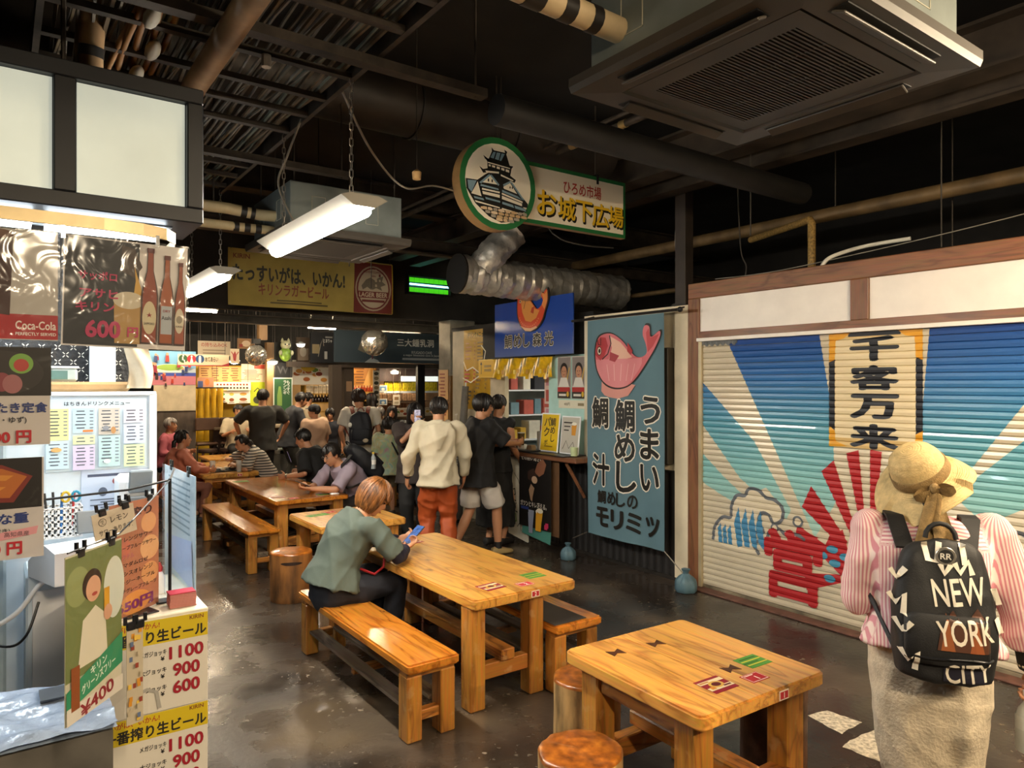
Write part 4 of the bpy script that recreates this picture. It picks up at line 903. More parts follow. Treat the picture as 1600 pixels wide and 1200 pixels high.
# lettering with pale outlines
it = []
for ch, x in zip('鯛めし森光', (-.44, -.25, -.08, .12, .33)): it += [('t', x, -.14, .17, ch, '#d9cfb5', .085), ('t', x, -.14, .155, ch, '#2a2420', .03)]
draw(bs, it, -.002, 'lettering')
OUT = [(-.26, .17), (-.2, .2), (-.12, .2), (-.02, .13), (.05, .06), (.12, .0), (.19, .02), (.24, .08), (.21, .14), (.17, .2), (.24, .17), (.31, .22), (.33, .1), (.27, -.04), (.22, -.14), (.12, -.22), (.0, -.25), (-.12, -.23), (-.22, -.15), (-.27, -.02)]
fo = MB().prism(smooth(OUT), -.012, 0).build('fish_cutout', ink('#1a1512'), bs, loc=(.02, -.004, .2))
IN = [(x*.93-.003, z*.93) for x, z in smooth(OUT)]
it = [('p', IN, '#c9482a'), ('p', [(-.2, .16), (-.1, .17), (.0, .09), (.08, .0), (.16, -.02), (.1, -.1), (0, -.14), (-.1, -.12), (-.16, -.02)], '#d9924a'), ('p', [(.2, .04), (.23, .1), (.19, .18), (.25, .15), (.3, .19), (.3, .08), (.25, -.02)], '#dd8f4c'),
      ('l', [(-.13, .17), (-.1, .1), (-.13, .02)], .008, '#1a1512'), ('e', -.2, .11, .02, .02, '#e8d8b8'), ('e', -.2, .11, .01, .012, '#1a1512'), ('p', [(.02, .02), (.07, .03), (.05, -.05), (.0, -.03)], '#a83a20'),
      ('p', [(-.2, -.17), (-.1, -.235), (.0, -.245), (.12, -.21), (.1, -.19), (0, -.21), (-.1, -.2)], '#e0b089')]
for k in range(14): a = 3.5+k*.17; it.append(('e', -.02+.2*math.cos(a), -.02+.17*math.sin(a), .007, .007, '#e09a6a'))
draw(fo, it, -.0125, 'printed_fish', dy=.0004)
# long blue banner with its pole and two weight bags
lb = thing('long_banner', 'tall grey-blue cloth banner with a pink fish and brush lettering', 'banner', (4.8, 4.85, 1.35), WALLX)
BW, BH = 1.02, 2.13
def lbw(x, z): return .012*math.sin(x*7+z*.8)*(.4+.3*(1-z))+.006*math.sin(x*15+z*2)
mb = MB(); mb.grid(lambda u, v: (-BW/2+BW*u, lbw(-BW/2+BW*u, -BH/2+BH*v), -BH/2+BH*v), 36, 24); mb.grid(lambda u, v: (BW/2-BW*u, lbw(BW/2-BW*u, -BH/2+BH*v)+.002, -BH/2+BH*v), 36, 24)
mb.build('cloth', mat('grey_blue_banner_cloth', '#56747f', .75, var=.06, scale=2), lb, 60)
it = []
for ch, x, z, h in (('う', .34, .19, .26), ('ま', .33, -.12, .29), ('い', .33, -.43, .25), ('鯛', .02, .13, .31), ('め', .02, -.17, .28), ('し', .04, -.45, .30), ('鯛', -.31, .15, .31), ('汁', -.30, -.41, .32)):
    it += [('t', x, z, h+.02, ch, '#ddd6c6', .10, .27), ('t', x, z, h-.005, ch, '#16140f', .045, .245)]
for ch, x in zip('鯛めしの', (-.29, -.15, -.02, .12)): it.append(('t', x, -.675, .13, ch, '#16140f', .05, .12))
for ch, x in zip('モリミツ', (-.28, -.07, .14, .37)): it.append(('t', x, -.87, .19, ch, '#16140f', .06, .18))
F2 = [(-.40, .72), (-.37, .86), (-.30, .92), (-.16, .93), (-.03, .86), (.08, .76), (.17, .69), (.26, .68), (.32, .72), (.31, .80), (.27, .90), (.29, .98), (.35, .97), (.37, .87), (.48, .92), (.49, .87), (.42, .76), (.36, .68), (.28, .58), (.18, .48), (.05, .40), (-.1, .38), (-.25, .43), (-.36, .55)]
it += [('p', [(-.28, .5), (-.29, .36), (-.24, .32), (-.16, .30), (-.06, .29), (.06, .32), (.16, .42)], '#c98a80'), ('p', smooth(F2), '#191512'), ('p', [((x-.03)*.955+.03, (z-.66)*.945+.66) for x, z in smooth(F2)], '#c4626a'),
       ('p', [(-.18, .9), (-.04, .83), (.08, .72), (.12, .68), (-.02, .66), (-.18, .66), (-.14, .78)], '#d6a893'), ('p', [(-.37, .67), (.25, .67)]+smooth([(.25, .62), (.2, .55), (.05, .42), (-.1, .4), (-.25, .45), (-.34, .55), (-.37, .63)], 5, False), '#cf7f84'),
       ('p', [(.3, .9), (.33, .94), (.35, .85), (.46, .88), (.38, .77), (.32, .72)], '#b03a40'), ('p', [(-.38, .72), (-.36, .84), (-.3, .89), (-.22, .88), (-.19, .8), (-.24, .7), (-.3, .66)], '#a8343a'),
       ('p', [(.06, .82), (.13, .74), (.1, .7), (.05, .74)], '#a8343a'), ('p', [(-.16, .74), (-.05, .7), (-.1, .64), (-.17, .66)], '#9c2f38'),
       ('e', -.315, .755, .035, .045, '#191512'), ('e', -.315, .755, .028, .036, '#ded3bc'), ('e', -.312, .755, .017, .022, '#191512'), ('l', [(-.17, .9), (-.15, .82), (-.19, .72), (-.27, .67)], .012, '#191512'), ('l', [(-.35, .88), (-.33, .82), (-.29, .81), (-.29, .88)], .01, '#191512')]
for k in range(5): it.append(('l', [(-.2+.09*k, .62), (-.17+.07*k, .46)], .008, '#dba3a2'))
draw(lb, it, -.004, 'printed_design', fn=lbw, cuts=[('x', frange(-BW/2, BW/2, 37)), ('z', frange(-BH/2, BH/2, 25))], dy=.0003)
MB().tube([(-.75, -.0, 1.08), (.68, -.0, 1.08)], .013, 8).build('pole', M_DARKMETAL, lb, 40); MB().ell((.69, 0, 1.08), (.025, .025, .025)).build('pole_knob', M_DARKPL, lb, 40)
for x in (.6, -.6): MB().tube([(x, 0, 1.08), (x, .17, 1.12)], .008, 6).build('pole_bracket', M_DARKMETAL, lb)
MB().tube([(.51, 0, -1.06), (.75, -.03, -1.2)], .005, 5).build('tie_cord', M_WIRE, lb); MB().tube([(-.51, 0, -1.06), (-.62, -.1, -1.13)], .005, 5).build('tie_cord', M_WIREDK, lb)
def weight_bag(label, x, y, s=1.):
    t = thing('weight_bag', label, 'weight bag', (x, y, 0), 0, 'banner weight bags')
    mb = MB(); n = 28; rings = []
    for r, z in ((.078, 0), (.09, .01), (.092, .05), (.09, .08), (.08, .105), (.058, .13), (.034, .148), (.02, .16), (.028, .178), (.038, .195)):
        rings.append([(s*r*(1+(.05+.12*(z > .1))*math.sin(7*2*PI*k/n+z*9))*math.cos(2*PI*k/n), s*r*(1+.07*math.sin(7*2*PI*k/n))*math.sin(2*PI*k/n), s*z) for k in range(n)])
    mb.rings(rings); mb.build('bag', mat('blue_grey_tarpaulin', '#4e6a76', .55, var=.15, bump=.3, bscale=30), t, 60)
    MB().tube([(0, 0, .154*s), (.0, 0, .167*s)], .024*s, 10).build('tie', mat('blue_tie_cord', '#3c5662', .6), t, 40)
weight_bag('blue-grey weight bag on the floor at the shutter corner end of the banner', 4.77, 4.07)
weight_bag('blue-grey weight bag on the floor under the shop counter', 4.68, 5.52, .85)
pn = thing('wall_cabinet', 'dark narrow cabinet with a pale edge right of the long banner', 'cabinet', (4.95, 4.5, 1.58)); MB().box(-.05, .04, -.11, .06, -.53, .53, .005).build('body', mat('dark_olive_cabinet', '#3a342a', .5, var=.1), pn); MB().box(-.055, .04, .06, .085, -.52, .5).build('pale_edge', M_ALU, pn)

# posters and menus of the fish shop
YL, RD, DK = '#d9a81e', '#b5262a', '#26201a'
def menu_rows(n, x, z0, dz, w, c, rs=1):
    r_ = random.Random(rs); out = []
    for i in range(n): q = r_.uniform(.45, 1); out += [('r', x-w/2+w*q*.35, z0-i*dz, w*q*.7, dz*.42, c), ('r', x+w*.44, z0-i*dz, w*.12, dz*.42, c)]
    return out
board('menu_sheet', 'tall yellow drink menu sheet wrapped in clear film beside the fish shop', 'menu', (5.08, 7.84, 1.98), WALLX, .64, 1.07, [('t', 0, .45, .075, 'ドリンクメニュー', DK, .03, .42)]+menu_rows(5, -.15, .34, .05, .24, '#a5682a', 1)+menu_rows(6, .15, .34, .045, .24, '#7a5a20', 2)+menu_rows(4, -.15, -.02, .05, .25, RD, 3)+menu_rows(5, .13, -.05, .05, .24, '#7a5a20', 4)+menu_rows(4, -.13, -.3, .05, .26, DK, 6)+[('l', [(-.28, .1), (-.2, -.02), (-.05, .02), (.1, -.05), (.2, .05), (.25, .22), (.15, .3)], .018, '#efe6cf'), ('l', [(-.3, -.12), (-.1, -.18), (.15, -.08)], .016, '#efe6cf'), ('p', [(.12, -.4), (.17, -.33), (.18, -.45), (.13, -.47)], RD)], ink(YL, .3))
board('paper_menu', 'pink and white paper menu hung below the yellow drink menu', 'menu', (5.09, 7.9, 1.2), WALLX, .5, .46, [('r', 0, .15, .4, .03, RD), ('r', -.1, .05, .2, .02, '#c76a6a'), ('e', .12, -.05, .07, .09, '#d9c23a'), ('r', -.1, -.12, .22, .02, '#8a5a50')], '#e2d3c6')
board('arrow_sign', 'yellow sign with an up arrow beside the yellow fringe', 'sign', (5.0, 7.49, 1.975), WALLX, .36, .23, [('r', 0, 0, .34, .21, '#d9a81e'), ('l', [(-.12, -.07), (-.12, .07)], .012, DK), ('p', [(-.145, .05), (-.12, .09), (-.095, .05)], DK), ('r', .03, .03, .16, .03, '#8a6a1e'), ('r', .03, -.02, .16, .035, '#8a6a1e')], '#e8c65a')
# yellow plastic fringe curtain
fr = thing('fringe_curtain', 'yellow printed fringe curtain over the fish shop window', 'curtain', (4.98, 6.76, 2.09), WALLX)
for k in range(14):
    x0 = -.54+k*.083; wv = [.012*math.sin(k*2.1+i) for i in range(4)]; le = .235+.02*math.sin(k*1.7)
    mb = MB(); f = lambda u, v, x0=x0, le=le, k=k: (x0+.078*u, .01*math.sin(k*1.9+u*3+v*4)-.008*v, -le*v)
    mb.grid(f, 5, 6); mb.grid(lambda u, v: (f(1-u, v)[0], f(1-u, v)[1]+.0015, f(1-u, v)[2]), 5, 6)
    s_ = mb.build('strip', mat('yellow_fringe_film', '#d2a51c', .3, var=.2, scale=14), fr, 60)
    draw(s_, [('r', x0+.039, -.16-.003*(k % 3), .05, .05, '#e0c05a' if k % 2 else '#b5821a'), ('v', x0+.035, -.07, .09, '生鯛酒'[k % 3:k % 3+1], '#8a6418', .02)][:1], -.012, 'printed_mark')
MB().tube([(-.56, 0, .002), (.66, 0, .002)], .006, 6).build('rod', M_DARKMETAL, fr)
for i, Y in enumerate((6.0, 5.755)):
    it = [('r', 0, .06, .21, .32, '#8a7f7a'), ('e', 0, .085, .062, .078, '#1e1814'), ('e', 0, .06, .048, .066, '#c08a6a'), ('r', -.018, .07, .016, .007, '#1e1814'), ('r', .018, .07, .016, .007, '#1e1814'), ('r', 0, .03, .026, .007, '#8a3a34'), ('p', [(.03, -.06), (.09, .12), (.1, .1), (.05, -.08)], '#c9a24a'), ('p', [(-.09, -.1), (-.05, 0), (.05, 0), (.09, -.1)], '#d8d2c8'), ('r', 0, -.13, .21, .05, '#a52020'), ('r', 0, -.19, .21, .07, '#17130f'), ('r', -.02, -.19, .12, .025, '#d8d2c8'), ('e', .07, -.18, .02, .03, '#caa42a')]
    board('beer_poster', ['beer poster with a portrait, left of two beside the shop counter', 'beer poster with a portrait, right of two beside the shop counter'][i], 'poster', (5.03, Y, 1.85), WALLX, .225, .46, it, '#c9c2b6', th=.004, group='beer posters beside the shop counter')
board('price_strip', 'pale price strip under the two beer posters', 'sign', (5.03, 5.87, 1.56), WALLX, .45, .09, [('t', -.08, 0, .035, '400円', '#6a5a40', .02), ('r', .15, 0, .1, .03, '#8a7a5a')], '#d9d2bc', th=.004)
def easel_frame(label, x, y, z, w, h, face, items):
    t = thing('framed_notice', label, 'framed sign', (x, y, z), WALLX, None, (math.radians(-6), 0, WALLX))
    MB().box(-w/2, w/2, 0, .012, 0, h, .003).build('frame', M_WHITEPL, t); MB().box(-w/2+.014, w/2-.014, -.001, .0, .014, h-.014).build('sheet', face, t); draw(t, items, -.0016, 'lettering')
    MB().box(-.05, .05, .012, .06, 0, .02).build('foot', M_WHITEPL, t)
easel_frame('yellow framed notice with handwritten letters standing on the shop counter', 4.82, 6.02, 1.045, .31, .42, ink('#d9b51e', .35), [('v', .05, .24, .26, '鯛めし', DK, .02), ('v', -.045, .27, .21, 'パク', DK, .02), ('t', -.05, .1, .06, 'ボ', DK, .02), ('r', 0, .06, .14, .012, '#8a6a18')])
easel_frame('grey framed notice with a cup drawing standing on the shop counter', 4.82, 5.68, 1.045, .3, .4, ink('#b9b4a8', .4), [('r', -.04, .33, .14, .014, DK), ('r', -.05, .29, .1, .012, DK), ('r', -.06, .25, .08, .012, DK), ('p', [(.02, .3), (.1, .32), (.09, .2), (.03, .2)], '#c98a2a'), ('e', .06, .32, .04, .016, '#e8e2d2'), ('l', [(-.1, .05), (-.05, .14), (0, .06), (.06, .13), (.1, .05)], .008, DK)])
# beer poster hung below the counter, white cut-out sign, teal sheet, cardboard
bp_ = board('hanging_beer_poster', 'black beer poster with two full glasses hanging from the counter', 'poster', (4.66, 6.05, .63), WALLX, .56, .8,
      [('t', -.05, .35, .06, 'その熱い渇きに', '#d6cdbd', .03, .38), ('p', [(.05, .3), (.14, .36), (.2, .3), (.16, .2), (.08, .16), (.0, .2)], '#8a5a42'), ('p', [(-.12, .2), (-.02, .24), (.04, .17), (-.06, .1), (-.12, .12)], '#3c2a22'), ('e', .0, .12, .05, .04, '#c9a88a'), ('p', [(-.1, .0), (-.06, .07), (0, .03), (-.03, -.06), (-.04, -.12), (-.07, -.1)], '#a8876a'),
       ('t', -.02, -.15, .06, 'ガツンとキレ冴える。', '#d6cdbd', .03, .46), ('r', -.17, -.2, .14, .03, '#2a3a78'), ('p', [(-.11, -.24), (-.02, -.23), (-.03, -.46), (-.1, -.46)], '#8d93a5'), ('p', [(.03, -.22), (.14, -.23), (.11, -.42), (.02, -.42)], '#d59a28'), ('e', .085, -.215, .06, .028, '#e2d8c2'), ('r', .2, -.36, .05, .05, '#b02a50'), ('r', .0, -.385, .5, .012, '#5d5a58')][:11]+[('p', [(.05, -.2), (.15, -.21), (.12, -.36), (.04, -.36)], '#d59a28'), ('e', .1, -.2, .055, .026, '#e2d8c2'), ('p', [(-.1, -.21), (-.0, -.21), (-.02, -.37), (-.09, -.37)], '#8d93a5'), ('r', .22, -.34, .05, .05, '#b02a50')], '#151210', th=.003)
board('teal_sheet', 'teal paper sheet sticking out below the black beer poster', 'paper', (4.68, 6.05, .19), WALLX, .5, .15, None, '#4c8a7e', th=.003, rot=(0, math.radians(6), WALLX))
t = thing('cutout_sign', 'white board-shaped sign with green brush marks leaning under the counter', 'sign', (4.72, 6.46, .08), WALLX)
MB().prism([(-.16, .0), (.2, -.05), (.2, .62), (.12, .8), (.0, .88), (-.16, .88)], 0, .02).build('board', mat('off_white_board', '#cfc9b8', .6), t)
draw(t, [('l', [(-.05, .7), (.04, .62), (.1, .45), (.1, .2)], .008, '#5a564c'), ('l', [(-.1, .5), (-.03, .52), (-.02, .46), (-.09, .42), (-.01, .38)], .016, '#2e3a22'), ('l', [(-.1, .34), (0, .36), (-.06, .28), (.02, .26)], .016, '#2e3a22'), ('l', [(-.09, .2), (-.02, .24), (-.0, .16), (-.08, .14)], .018, '#5a8a2a'), ('l', [(.02, .1), (.07, .16), (.09, .06)], .01, '#2e3a22'), ('e', .15, .55, .02, .05, '#a83a3a')], -.002, 'brush_marks')
board('cardboard_sheet', 'brown cardboard sheet hanging behind the black beer poster', 'cardboard', (4.71, 5.78, .58), WALLX, .16, .8, None, mat('brown_cardboard', '#5e4023', .8, var=.15), th=.006)
# tray with folded paper trays on the counter, cup
ty = thing('serving_tray', 'black tray with folded paper trays on the shop counter', 'tray', (4.78, 6.5, 1.042)); MB().box(-.12, .12, -.35, .35, 0, .012, .004).build('tray_base', M_DARKPL, ty)
for i in range(4): MB().prism([(-.05, 0), (.05, 0), (.035, .05), (-.035, .05)], -.03, .03).build('paper_tray', M_PAPER if i % 2 else mat('brown_paper', '#7a6448', .7), ty, loc=(-.02, -.26+i*.16, .013), rot=(0, 0, PI/2+.3*i))
o = MB().lathe([(.028, 0), (.034, .002), (.04, .09), (.038, .09), (.03, .01)], 18).build('paper_cup', mat('pale_green_cup', '#b9c79a', .5), None, 50, loc=(4.76, 5.52, 1.042)); tag(o, 'pale cup at the end of the shop counter', 'cup')

# ================================================================== drink stall on the left (X < 0.62, Y 2.4 - 4.7)
M_FRAMEBLK = mat('black_sign_frame', '#1d1f24', .45, var=.08)
lx = thing('lightbox_sign', 'long black-framed light box with two blank lit panels above the drink stall', 'light box', (0, 2.83, 0))
mb = MB()
mb.box(-1.4, .605, -.06, .3, 2.80, 2.855, .004).box(-1.4, .605, -.06, .3, 2.365, 2.42, .004).box(.55, .605, -.06, .3, 2.42, 2.80, .004).box(.143, .207, -.06, .3, 2.42, 2.80, .004).box(-.62, -.556, -.06, .3, 2.42, 2.80, .004)
mb.build('frame', M_FRAMEBLK, lx); MB().box(-1.4, .6, .28, .3, 2.42, 2.8).build('back_sheet', M_DARK, lx)
for a, b2 in ((.207, .55), (-.556, .143)): MB().box(a+.003, b2-.003, -.03, -.02, 2.424, 2.797).build('panel', mat('lit_opal_panel', '#d2d8c9', .4, var=.08, scale=1.8, emit=.21), lx)
for x in (.18, -.58): MB().tube([(x, .1, 2.85), (x, .1, 4.05)], .008, 6).build('hanger_rod', M_TRAY, lx)
for i, (a, b2) in enumerate(((.13, .5), (-.35, .09))):
    t = thing('canopy_lamp', ['cool white canopy lamp above the beer bottle poster', 'cool white canopy lamp above the red and grey poster'][i], 'lamp', ((a+b2)/2, 3.0, 2.36)); MB().box(-(b2-a)/2, (b2-a)/2, -.1, .1, -.02, 0).build('diffuser', glow('cool_stall_lamp', COOL, 6.), t); MB().box(-(b2-a)/2-.02, (b2-a)/2+.02, -.12, .12, 0, .03).build('housing', M_GREYPL, t)
for i, (x, y) in enumerate(((-.3, 3.75), (-.5, 4.3))): t = thing('stall_lamp', ['cool white lamp inside the drink stall', 'second cool white lamp deep inside the drink stall'][i], 'lamp', (x, y, 2.5)); MB().box(-.3, .3, -.06, .06, -.03, 0).build('diffuser', glow('cool_stall_lamp_inner', COOL, 34.), t); MB().box(-.32, .32, -.08, .08, 0, .03).build('housing', M_GREYPL, t)
cv = thing('canopy_rail', 'curved aluminium curtain rail under the light box', 'rail', (0, 2.7, 2.31))
pts = [(-1.2, 0, 0), (.1, 0, 0), (.28, .0, 0), (.4, .02, 0), (.48, .06, 0), (.52, .13, 0), (.535, .22, 0), (.54, .6, 0)]
mb = MB(); mb.rings([[Vector(p)+Vector((0, -.006, -.02)), Vector(p)+Vector((0, .006, -.02)), Vector(p)+Vector((0, .006, .02)), Vector(p)+Vector((0, -.006, .02))] for p in pts]); mb.build('rail', mat('warm_aluminium', '#a99876', .35, .8), cv)
for x in (.165, .44): MB().box(x-.006, x+.006, -.006, .0, -.06, -.02).build('hook', M_CHROME, cv)
st = thing('stall_booth', 'cluttered bluish drink stall with white cabinets behind its counter', 'stall', (0, 3.6, 0))
def sb(n_, b2, m, **k): return MB().box(*b2).build(n_, m, st, **k)
sb('stall_roof', (-2., .6, -.45, 1.2, 2.86, 2.9), M_DARK); sb('back_wall', (-2., .62, 1.15, 1.2, 0, 2.86), M_DARK)
# lattice patterned back sheet
lt = MB().box(-.3, .62, 1.12, 1.145, 1.2, 2.5).build('quilted_sheet', mat('black_quilted_sheet', '#17181b', .45, bump=.8, bscale=30, var=.2), st)
it = []
for i in range(-2, 10):
    for j in range(14):
        x = .0+i*.075+(.0375 if j % 2 else 0); z = 1.45+j*.0375*1.1
        if -.28 < x < .6 and z < 2.35:
            for s in (1, -1):
                for q in (1, -1): it.append(('l', [(x+.004*q, z+.004*s*q), (x+.014*q, z+.014*s*q)], .0045, '#d9d4c8'))
draw(lt, it, 1.119, 'flower_lattice', dy=0.)
# tall fridge whose door carries the drink menu (plane Y = 3.7)
fg = thing('display_fridge', 'white fridge carrying the pale blue drink menu on its side', 'fridge', (.3, 3.72, 0))
MB().box(-.3, .30, 0, .45, .05, 1.74, .015).build('body', mat('cool_white_enamel', '#cfdbe6', .35, var=.04), fg); MB().box(.268, .302, -.012, .0, .9, 1.735, .004).build('door_edge', M_WHITEPL, fg); MB().box(-.3, .3, -.012, .0, 1.725, 1.745, .004).build('top_trim', M_WHITEPL, fg)
mx = board('drink_menu', 'pale drink menu sheet in blue and yellow blocks on the fridge', 'menu', (.36, 3.715, 1.55), 0, .40, .32, [], '#cfe0ec', th=.004)
it = [('t', .0, .142, .018, 'はちきんドリンクメニュー', '#2a3040', .03, .26)]
blocks = [(-.155, .05, .085, .14, '#dfe0a0'), (-.055, .065, .085, .11, '#bcd6e2'), (.045, .06, .085, .12, '#c9c4bc'), (.145, .085, .085, .07, '#d6d4e4'), (-.155, -.085, .085, .12, '#c4dcea'), (-.055, -.02, .085, .04, '#d6dfb2'), (-.055, -.1, .085, .11, '#cfc6e4'), (.045, -.075, .085, .14, '#b6d4da'), (.145, .0, .085, .09, '#c8d4ec'), (.145, -.1, .085, .1, '#cfe2b4')]
for k, (x, z, w, h, c) in enumerate(blocks):
    it.append(('r', x, z, w, h, c)); n = int(h/.016)
    for j in range(n): it += [('r', x-.012, z+h/2-.012-j*.015, .045*(0.6+.4*((j*7+k) % 5)/5), .0045, '#3c4658'), ('r', x+.03, z+h/2-.012-j*.015, .014, .0045, '#6a7488')]
it += [('e', .03, .03, .012, .012, '#8a8f98'), ('e', .06, .02, .01, .016, '#b98a5a'), ('e', -.16, -.06, .02, .01, '#d9a86a'), ('r', -.04, .02, .04, .01, '#d07a3a'), ('e', .035, -.12, .014, .01, '#dfe8ea')]
draw(mx, it, -.001, 'printed_design', dy=.00015)
board('set_menu', 'pale blue set menu sheet below the drink menu', 'menu', (.43, 3.715, 1.29), 0, .27, .2, [('r', 0, .075, .22, .012, '#46506a'), ('e', 0, .045, .012, .014, '#9a4a4a'), ('e', -.05, .0, .018, .02, '#5a6478'), ('e', .04, .0, .028, .018, '#c9956a')]+[('r', -.03+.04*(k % 2), -.035-.012*k, .14, .005, '#5a6478') for k in range(5)], '#c3d2ea', th=.004)
# paper bags and tray on the fridge
pb = thing('paper_parcel', 'flat brown paper parcel lying on the fridge', 'parcel', (.3, 3.9, 1.745)); MB().box(-.22, .2, -.12, .12, 0, .045, .012).build('parcel', mat('kraft_paper', '#b08a5c', .75, var=.12, bump=.4, bscale=20), pb)
tb_ = thing('plastic_tub', 'translucent lidded tub on the brown parcel', 'tub', (.2, 3.88, 1.791)); MB().box(-.09, .09, -.07, .07, 0, .06, .01).build('tub', mat('frosted_tub', '#c9d6d2', .3, alpha=.8), tb_); MB().box(-.095, .095, -.075, .075, .06, .07, .003).build('lid', M_WHITEPL, tb_); MB().box(-.05, .05, -.072, -.0705, .01, .05).build('label_patch', ink('#5f8078'), tb_)
bg = thing('paper_bag', 'crumpled white and brown paper bag hung at the fridge corner', 'bag', (.53, 3.74, 1.76)); mb = MB(); mb.grid(lambda u, v: (-.05+.1*u+.015*math.sin(v*5), .02*math.sin(u*6+v*4), .25*v), 8, 10); mb.grid(lambda u, v: (.05-.1*u+.015*math.sin(v*5), .02*math.sin((1-u)*6+v*4)+.03, .25*v), 8, 10); mb.build('bag_sheet', mat('crumpled_bag_paper', '#cbb89a', .7, var=.15), bg, 60)
sv = board('silver_sheet', 'silvery insulation sheet hanging beside the black quilted sheet', 'sheet', (.47, 4.6, 1.98), 0, .13, .4, None, mat('silver_sheet', '#b4c2cc', .35, .3, bump=.3, bscale=14), th=.006)
# hung posters in clear film
def film_poster(label, cx, cz, w, h, y, items, base, rz=0., group='film-wrapped posters of the drink stall', name='hanging_poster', cat='poster', tilt=0.):
    t = thing(name, label, cat, (cx, y, cz), rz, group, rot=(0, tilt, rz)); MB().box(-w/2, w/2, 0, .004, -h/2, h/2).build('sheet', ink(base, .35), t); draw(t, items, -.0008, 'printed_design', dy=.0003)
    MB().box(-w/2-.006, w/2+.006, -.010, -.009, -h/2-.008, h/2+.006).build('clear_film', FILM, t)
    return t
def film_material():
    m, t, b = nt('clear_film'); L = t.links.new
    n = N(t, 'ShaderNodeTexNoise'); n.inputs['Scale'].default_value = 8; n.inputs['Detail'].default_value = 2; n.inputs['Distortion'].default_value = 1.2
    tc = N(t, 'ShaderNodeTexCoord'); L(tc.outputs['Object'], n.inputs[0])
    bp = N(t, 'ShaderNodeBump'); bp.inputs['Strength'].default_value = .3; bp.inputs['Distance'].default_value = .02; L(n.outputs['Fac'], bp.inputs['Height'])
    tr_ = N(t, 'ShaderNodeBsdfTransparent'); gl = N(t, 'ShaderNodeBsdfGlossy'); gl.inputs['Roughness'].default_value = .12; L(bp.outputs[0], gl.inputs['Normal'])
    lw = N(t, 'ShaderNodeLayerWeight'); lw.inputs[0].default_value = .3; pw_ = N(t, 'ShaderNodeMath', operation='POWER'); pw_.inputs[1].default_value = 2.5; L(lw.outputs['Facing'], pw_.inputs[0])
    ma = N(t, 'ShaderNodeMath', operation='MULTIPLY_ADD'); ma.inputs[1].default_value = .3; ma.inputs[2].default_value = .025; L(pw_.outputs[0], ma.inputs[0])
    mx_ = N(t, 'ShaderNodeMixShader'); L(ma.outputs[0], mx_.inputs[0]); L(tr_.outputs[0], mx_.inputs[1]); L(gl.outputs[0], mx_.inputs[2])
    L(mx_.outputs[0], t.nodes['Material Output'].inputs[0]); return m
FILM = film_material()
def bottle2d(x, z0, h, w, c, lab, dk='#3a1a12'):
    b_ = [(x-w/2, z0), (x+w/2, z0), (x+w/2, z0+h*.5), (x+w*.42, z0+h*.6), (x+w*.2, z0+h*.76), (x+w*.17, z0+h*.97), (x-w*.17, z0+h*.97), (x-w*.2, z0+h*.76), (x-w*.42, z0+h*.6), (x-w/2, z0+h*.5)]
    return [('p', b_, dk), ('p', [(x+(a-x)*.82, z0+.006+(q-z0)*.97) for a, q in b_], c), ('r', x, z0+h*.97, w*.42, h*.05, '#5a1c18')]+lab
HP = '#b52a5a'
it = [('r', -.075, 0, .22, .36, '#171a22'), ('r', .11, 0, .15, .35, '#d6d0cc'), ('p', [(-.02, .17), (.02, .16), (.045, .1), (.02, .06), (-.02, .08)], '#3b2a22'), ('p', [(.02, .1), (.035, .05), (.05, 0), (.035, -.03), (.02, .0), (.025, .05)], '#cfa24a'), ('p', [(-.04, -.03), (.05, -.03), (.045, -.17), (-.035, -.17)], '#b08a4e'), ('e', .005, -.02, .048, .03, '#cbbfa6')]
for ch, x, z in (('サッポロ', -.09, .055), ('アサヒ', -.085, -.005), ('キリン', -.095, -.05)): it.append(('t', x, z, .032, ch, HP, .05, .115))
it += [('t', -.07, -.125, .06, '600', HP, .06, .105), ('t', .02, -.13, .035, '円', HP, .05)]
it += bottle2d(.07, -.168, .34, .054, '#8a3a22', [('e', .07, -.075, .022, .058, '#cdbf9c'), ('t', .07, -.065, .018, '★', '#8a1c1c'), ('t', .07, -.096, .008, 'SAPPORO', '#2a1a14', .02, .034)])
it += bottle2d(.124, -.168, .32, .047, '#9c4e24', [('r', .125, -.08, .036, .1, '#aab0b6'), ('t', .125, -.072, .014, 'Asahi', '#1c2028', .03, .032), ('t', .125, -.048, .009, 'DRY', '#8a2020', .02)])
it += bottle2d(.168, -.168, .30, .036, '#94462a', [('e', .167, -.08, .015, .045, '#c9bda4'), ('e', .167, -.075, .01, .014, '#8a7f6a'), ('t', .167, -.1, .006, 'KIRIN', '#3a1a14', .02, .022)])
film_poster('beer poster with three brown bottles and a pink price of 600 yen', .358, 2.09, .38, .37, 2.78, it, '#cfc8c4', tilt=math.radians(1.5))
it = [('r', 0, -.135, .32, .08, '#a51c22'), ('t', .1, -.13, .028, 'Coca-Cola', '#e8dcd4', .03, .11), ('t', .1, -.158, .01, 'PERFECTLY SERVED', '#e8dcd4', .02, .11), ('p', [(-.05, -.09), (.03, -.1), (.04, .16), (-.04, .17)], '#3b1a14'), ('e', 0, .16, .042, .014, '#6a4a3a')]
film_poster('red and grey soft drink poster wrapped in clear film', -.005, 2.1, .32, .355, 2.78, it, '#aaa49c')
it = [('r', 0, .08, .27, .155, '#1a1512'), ('e', -.01, .075, .125, .072, '#2c2624'), ('e', -.055, .115, .045, .028, '#d9d4cc'), ('e', .055, .105, .032, .032, '#7aa84a'), ('e', .055, .1, .02, .02, '#b5423a')]
for k in range(5): it.append(('e', -.08+.028*k, .04+.006*(k % 2), .026, .03, '#8a4048' if k % 2 else '#a3686a'))
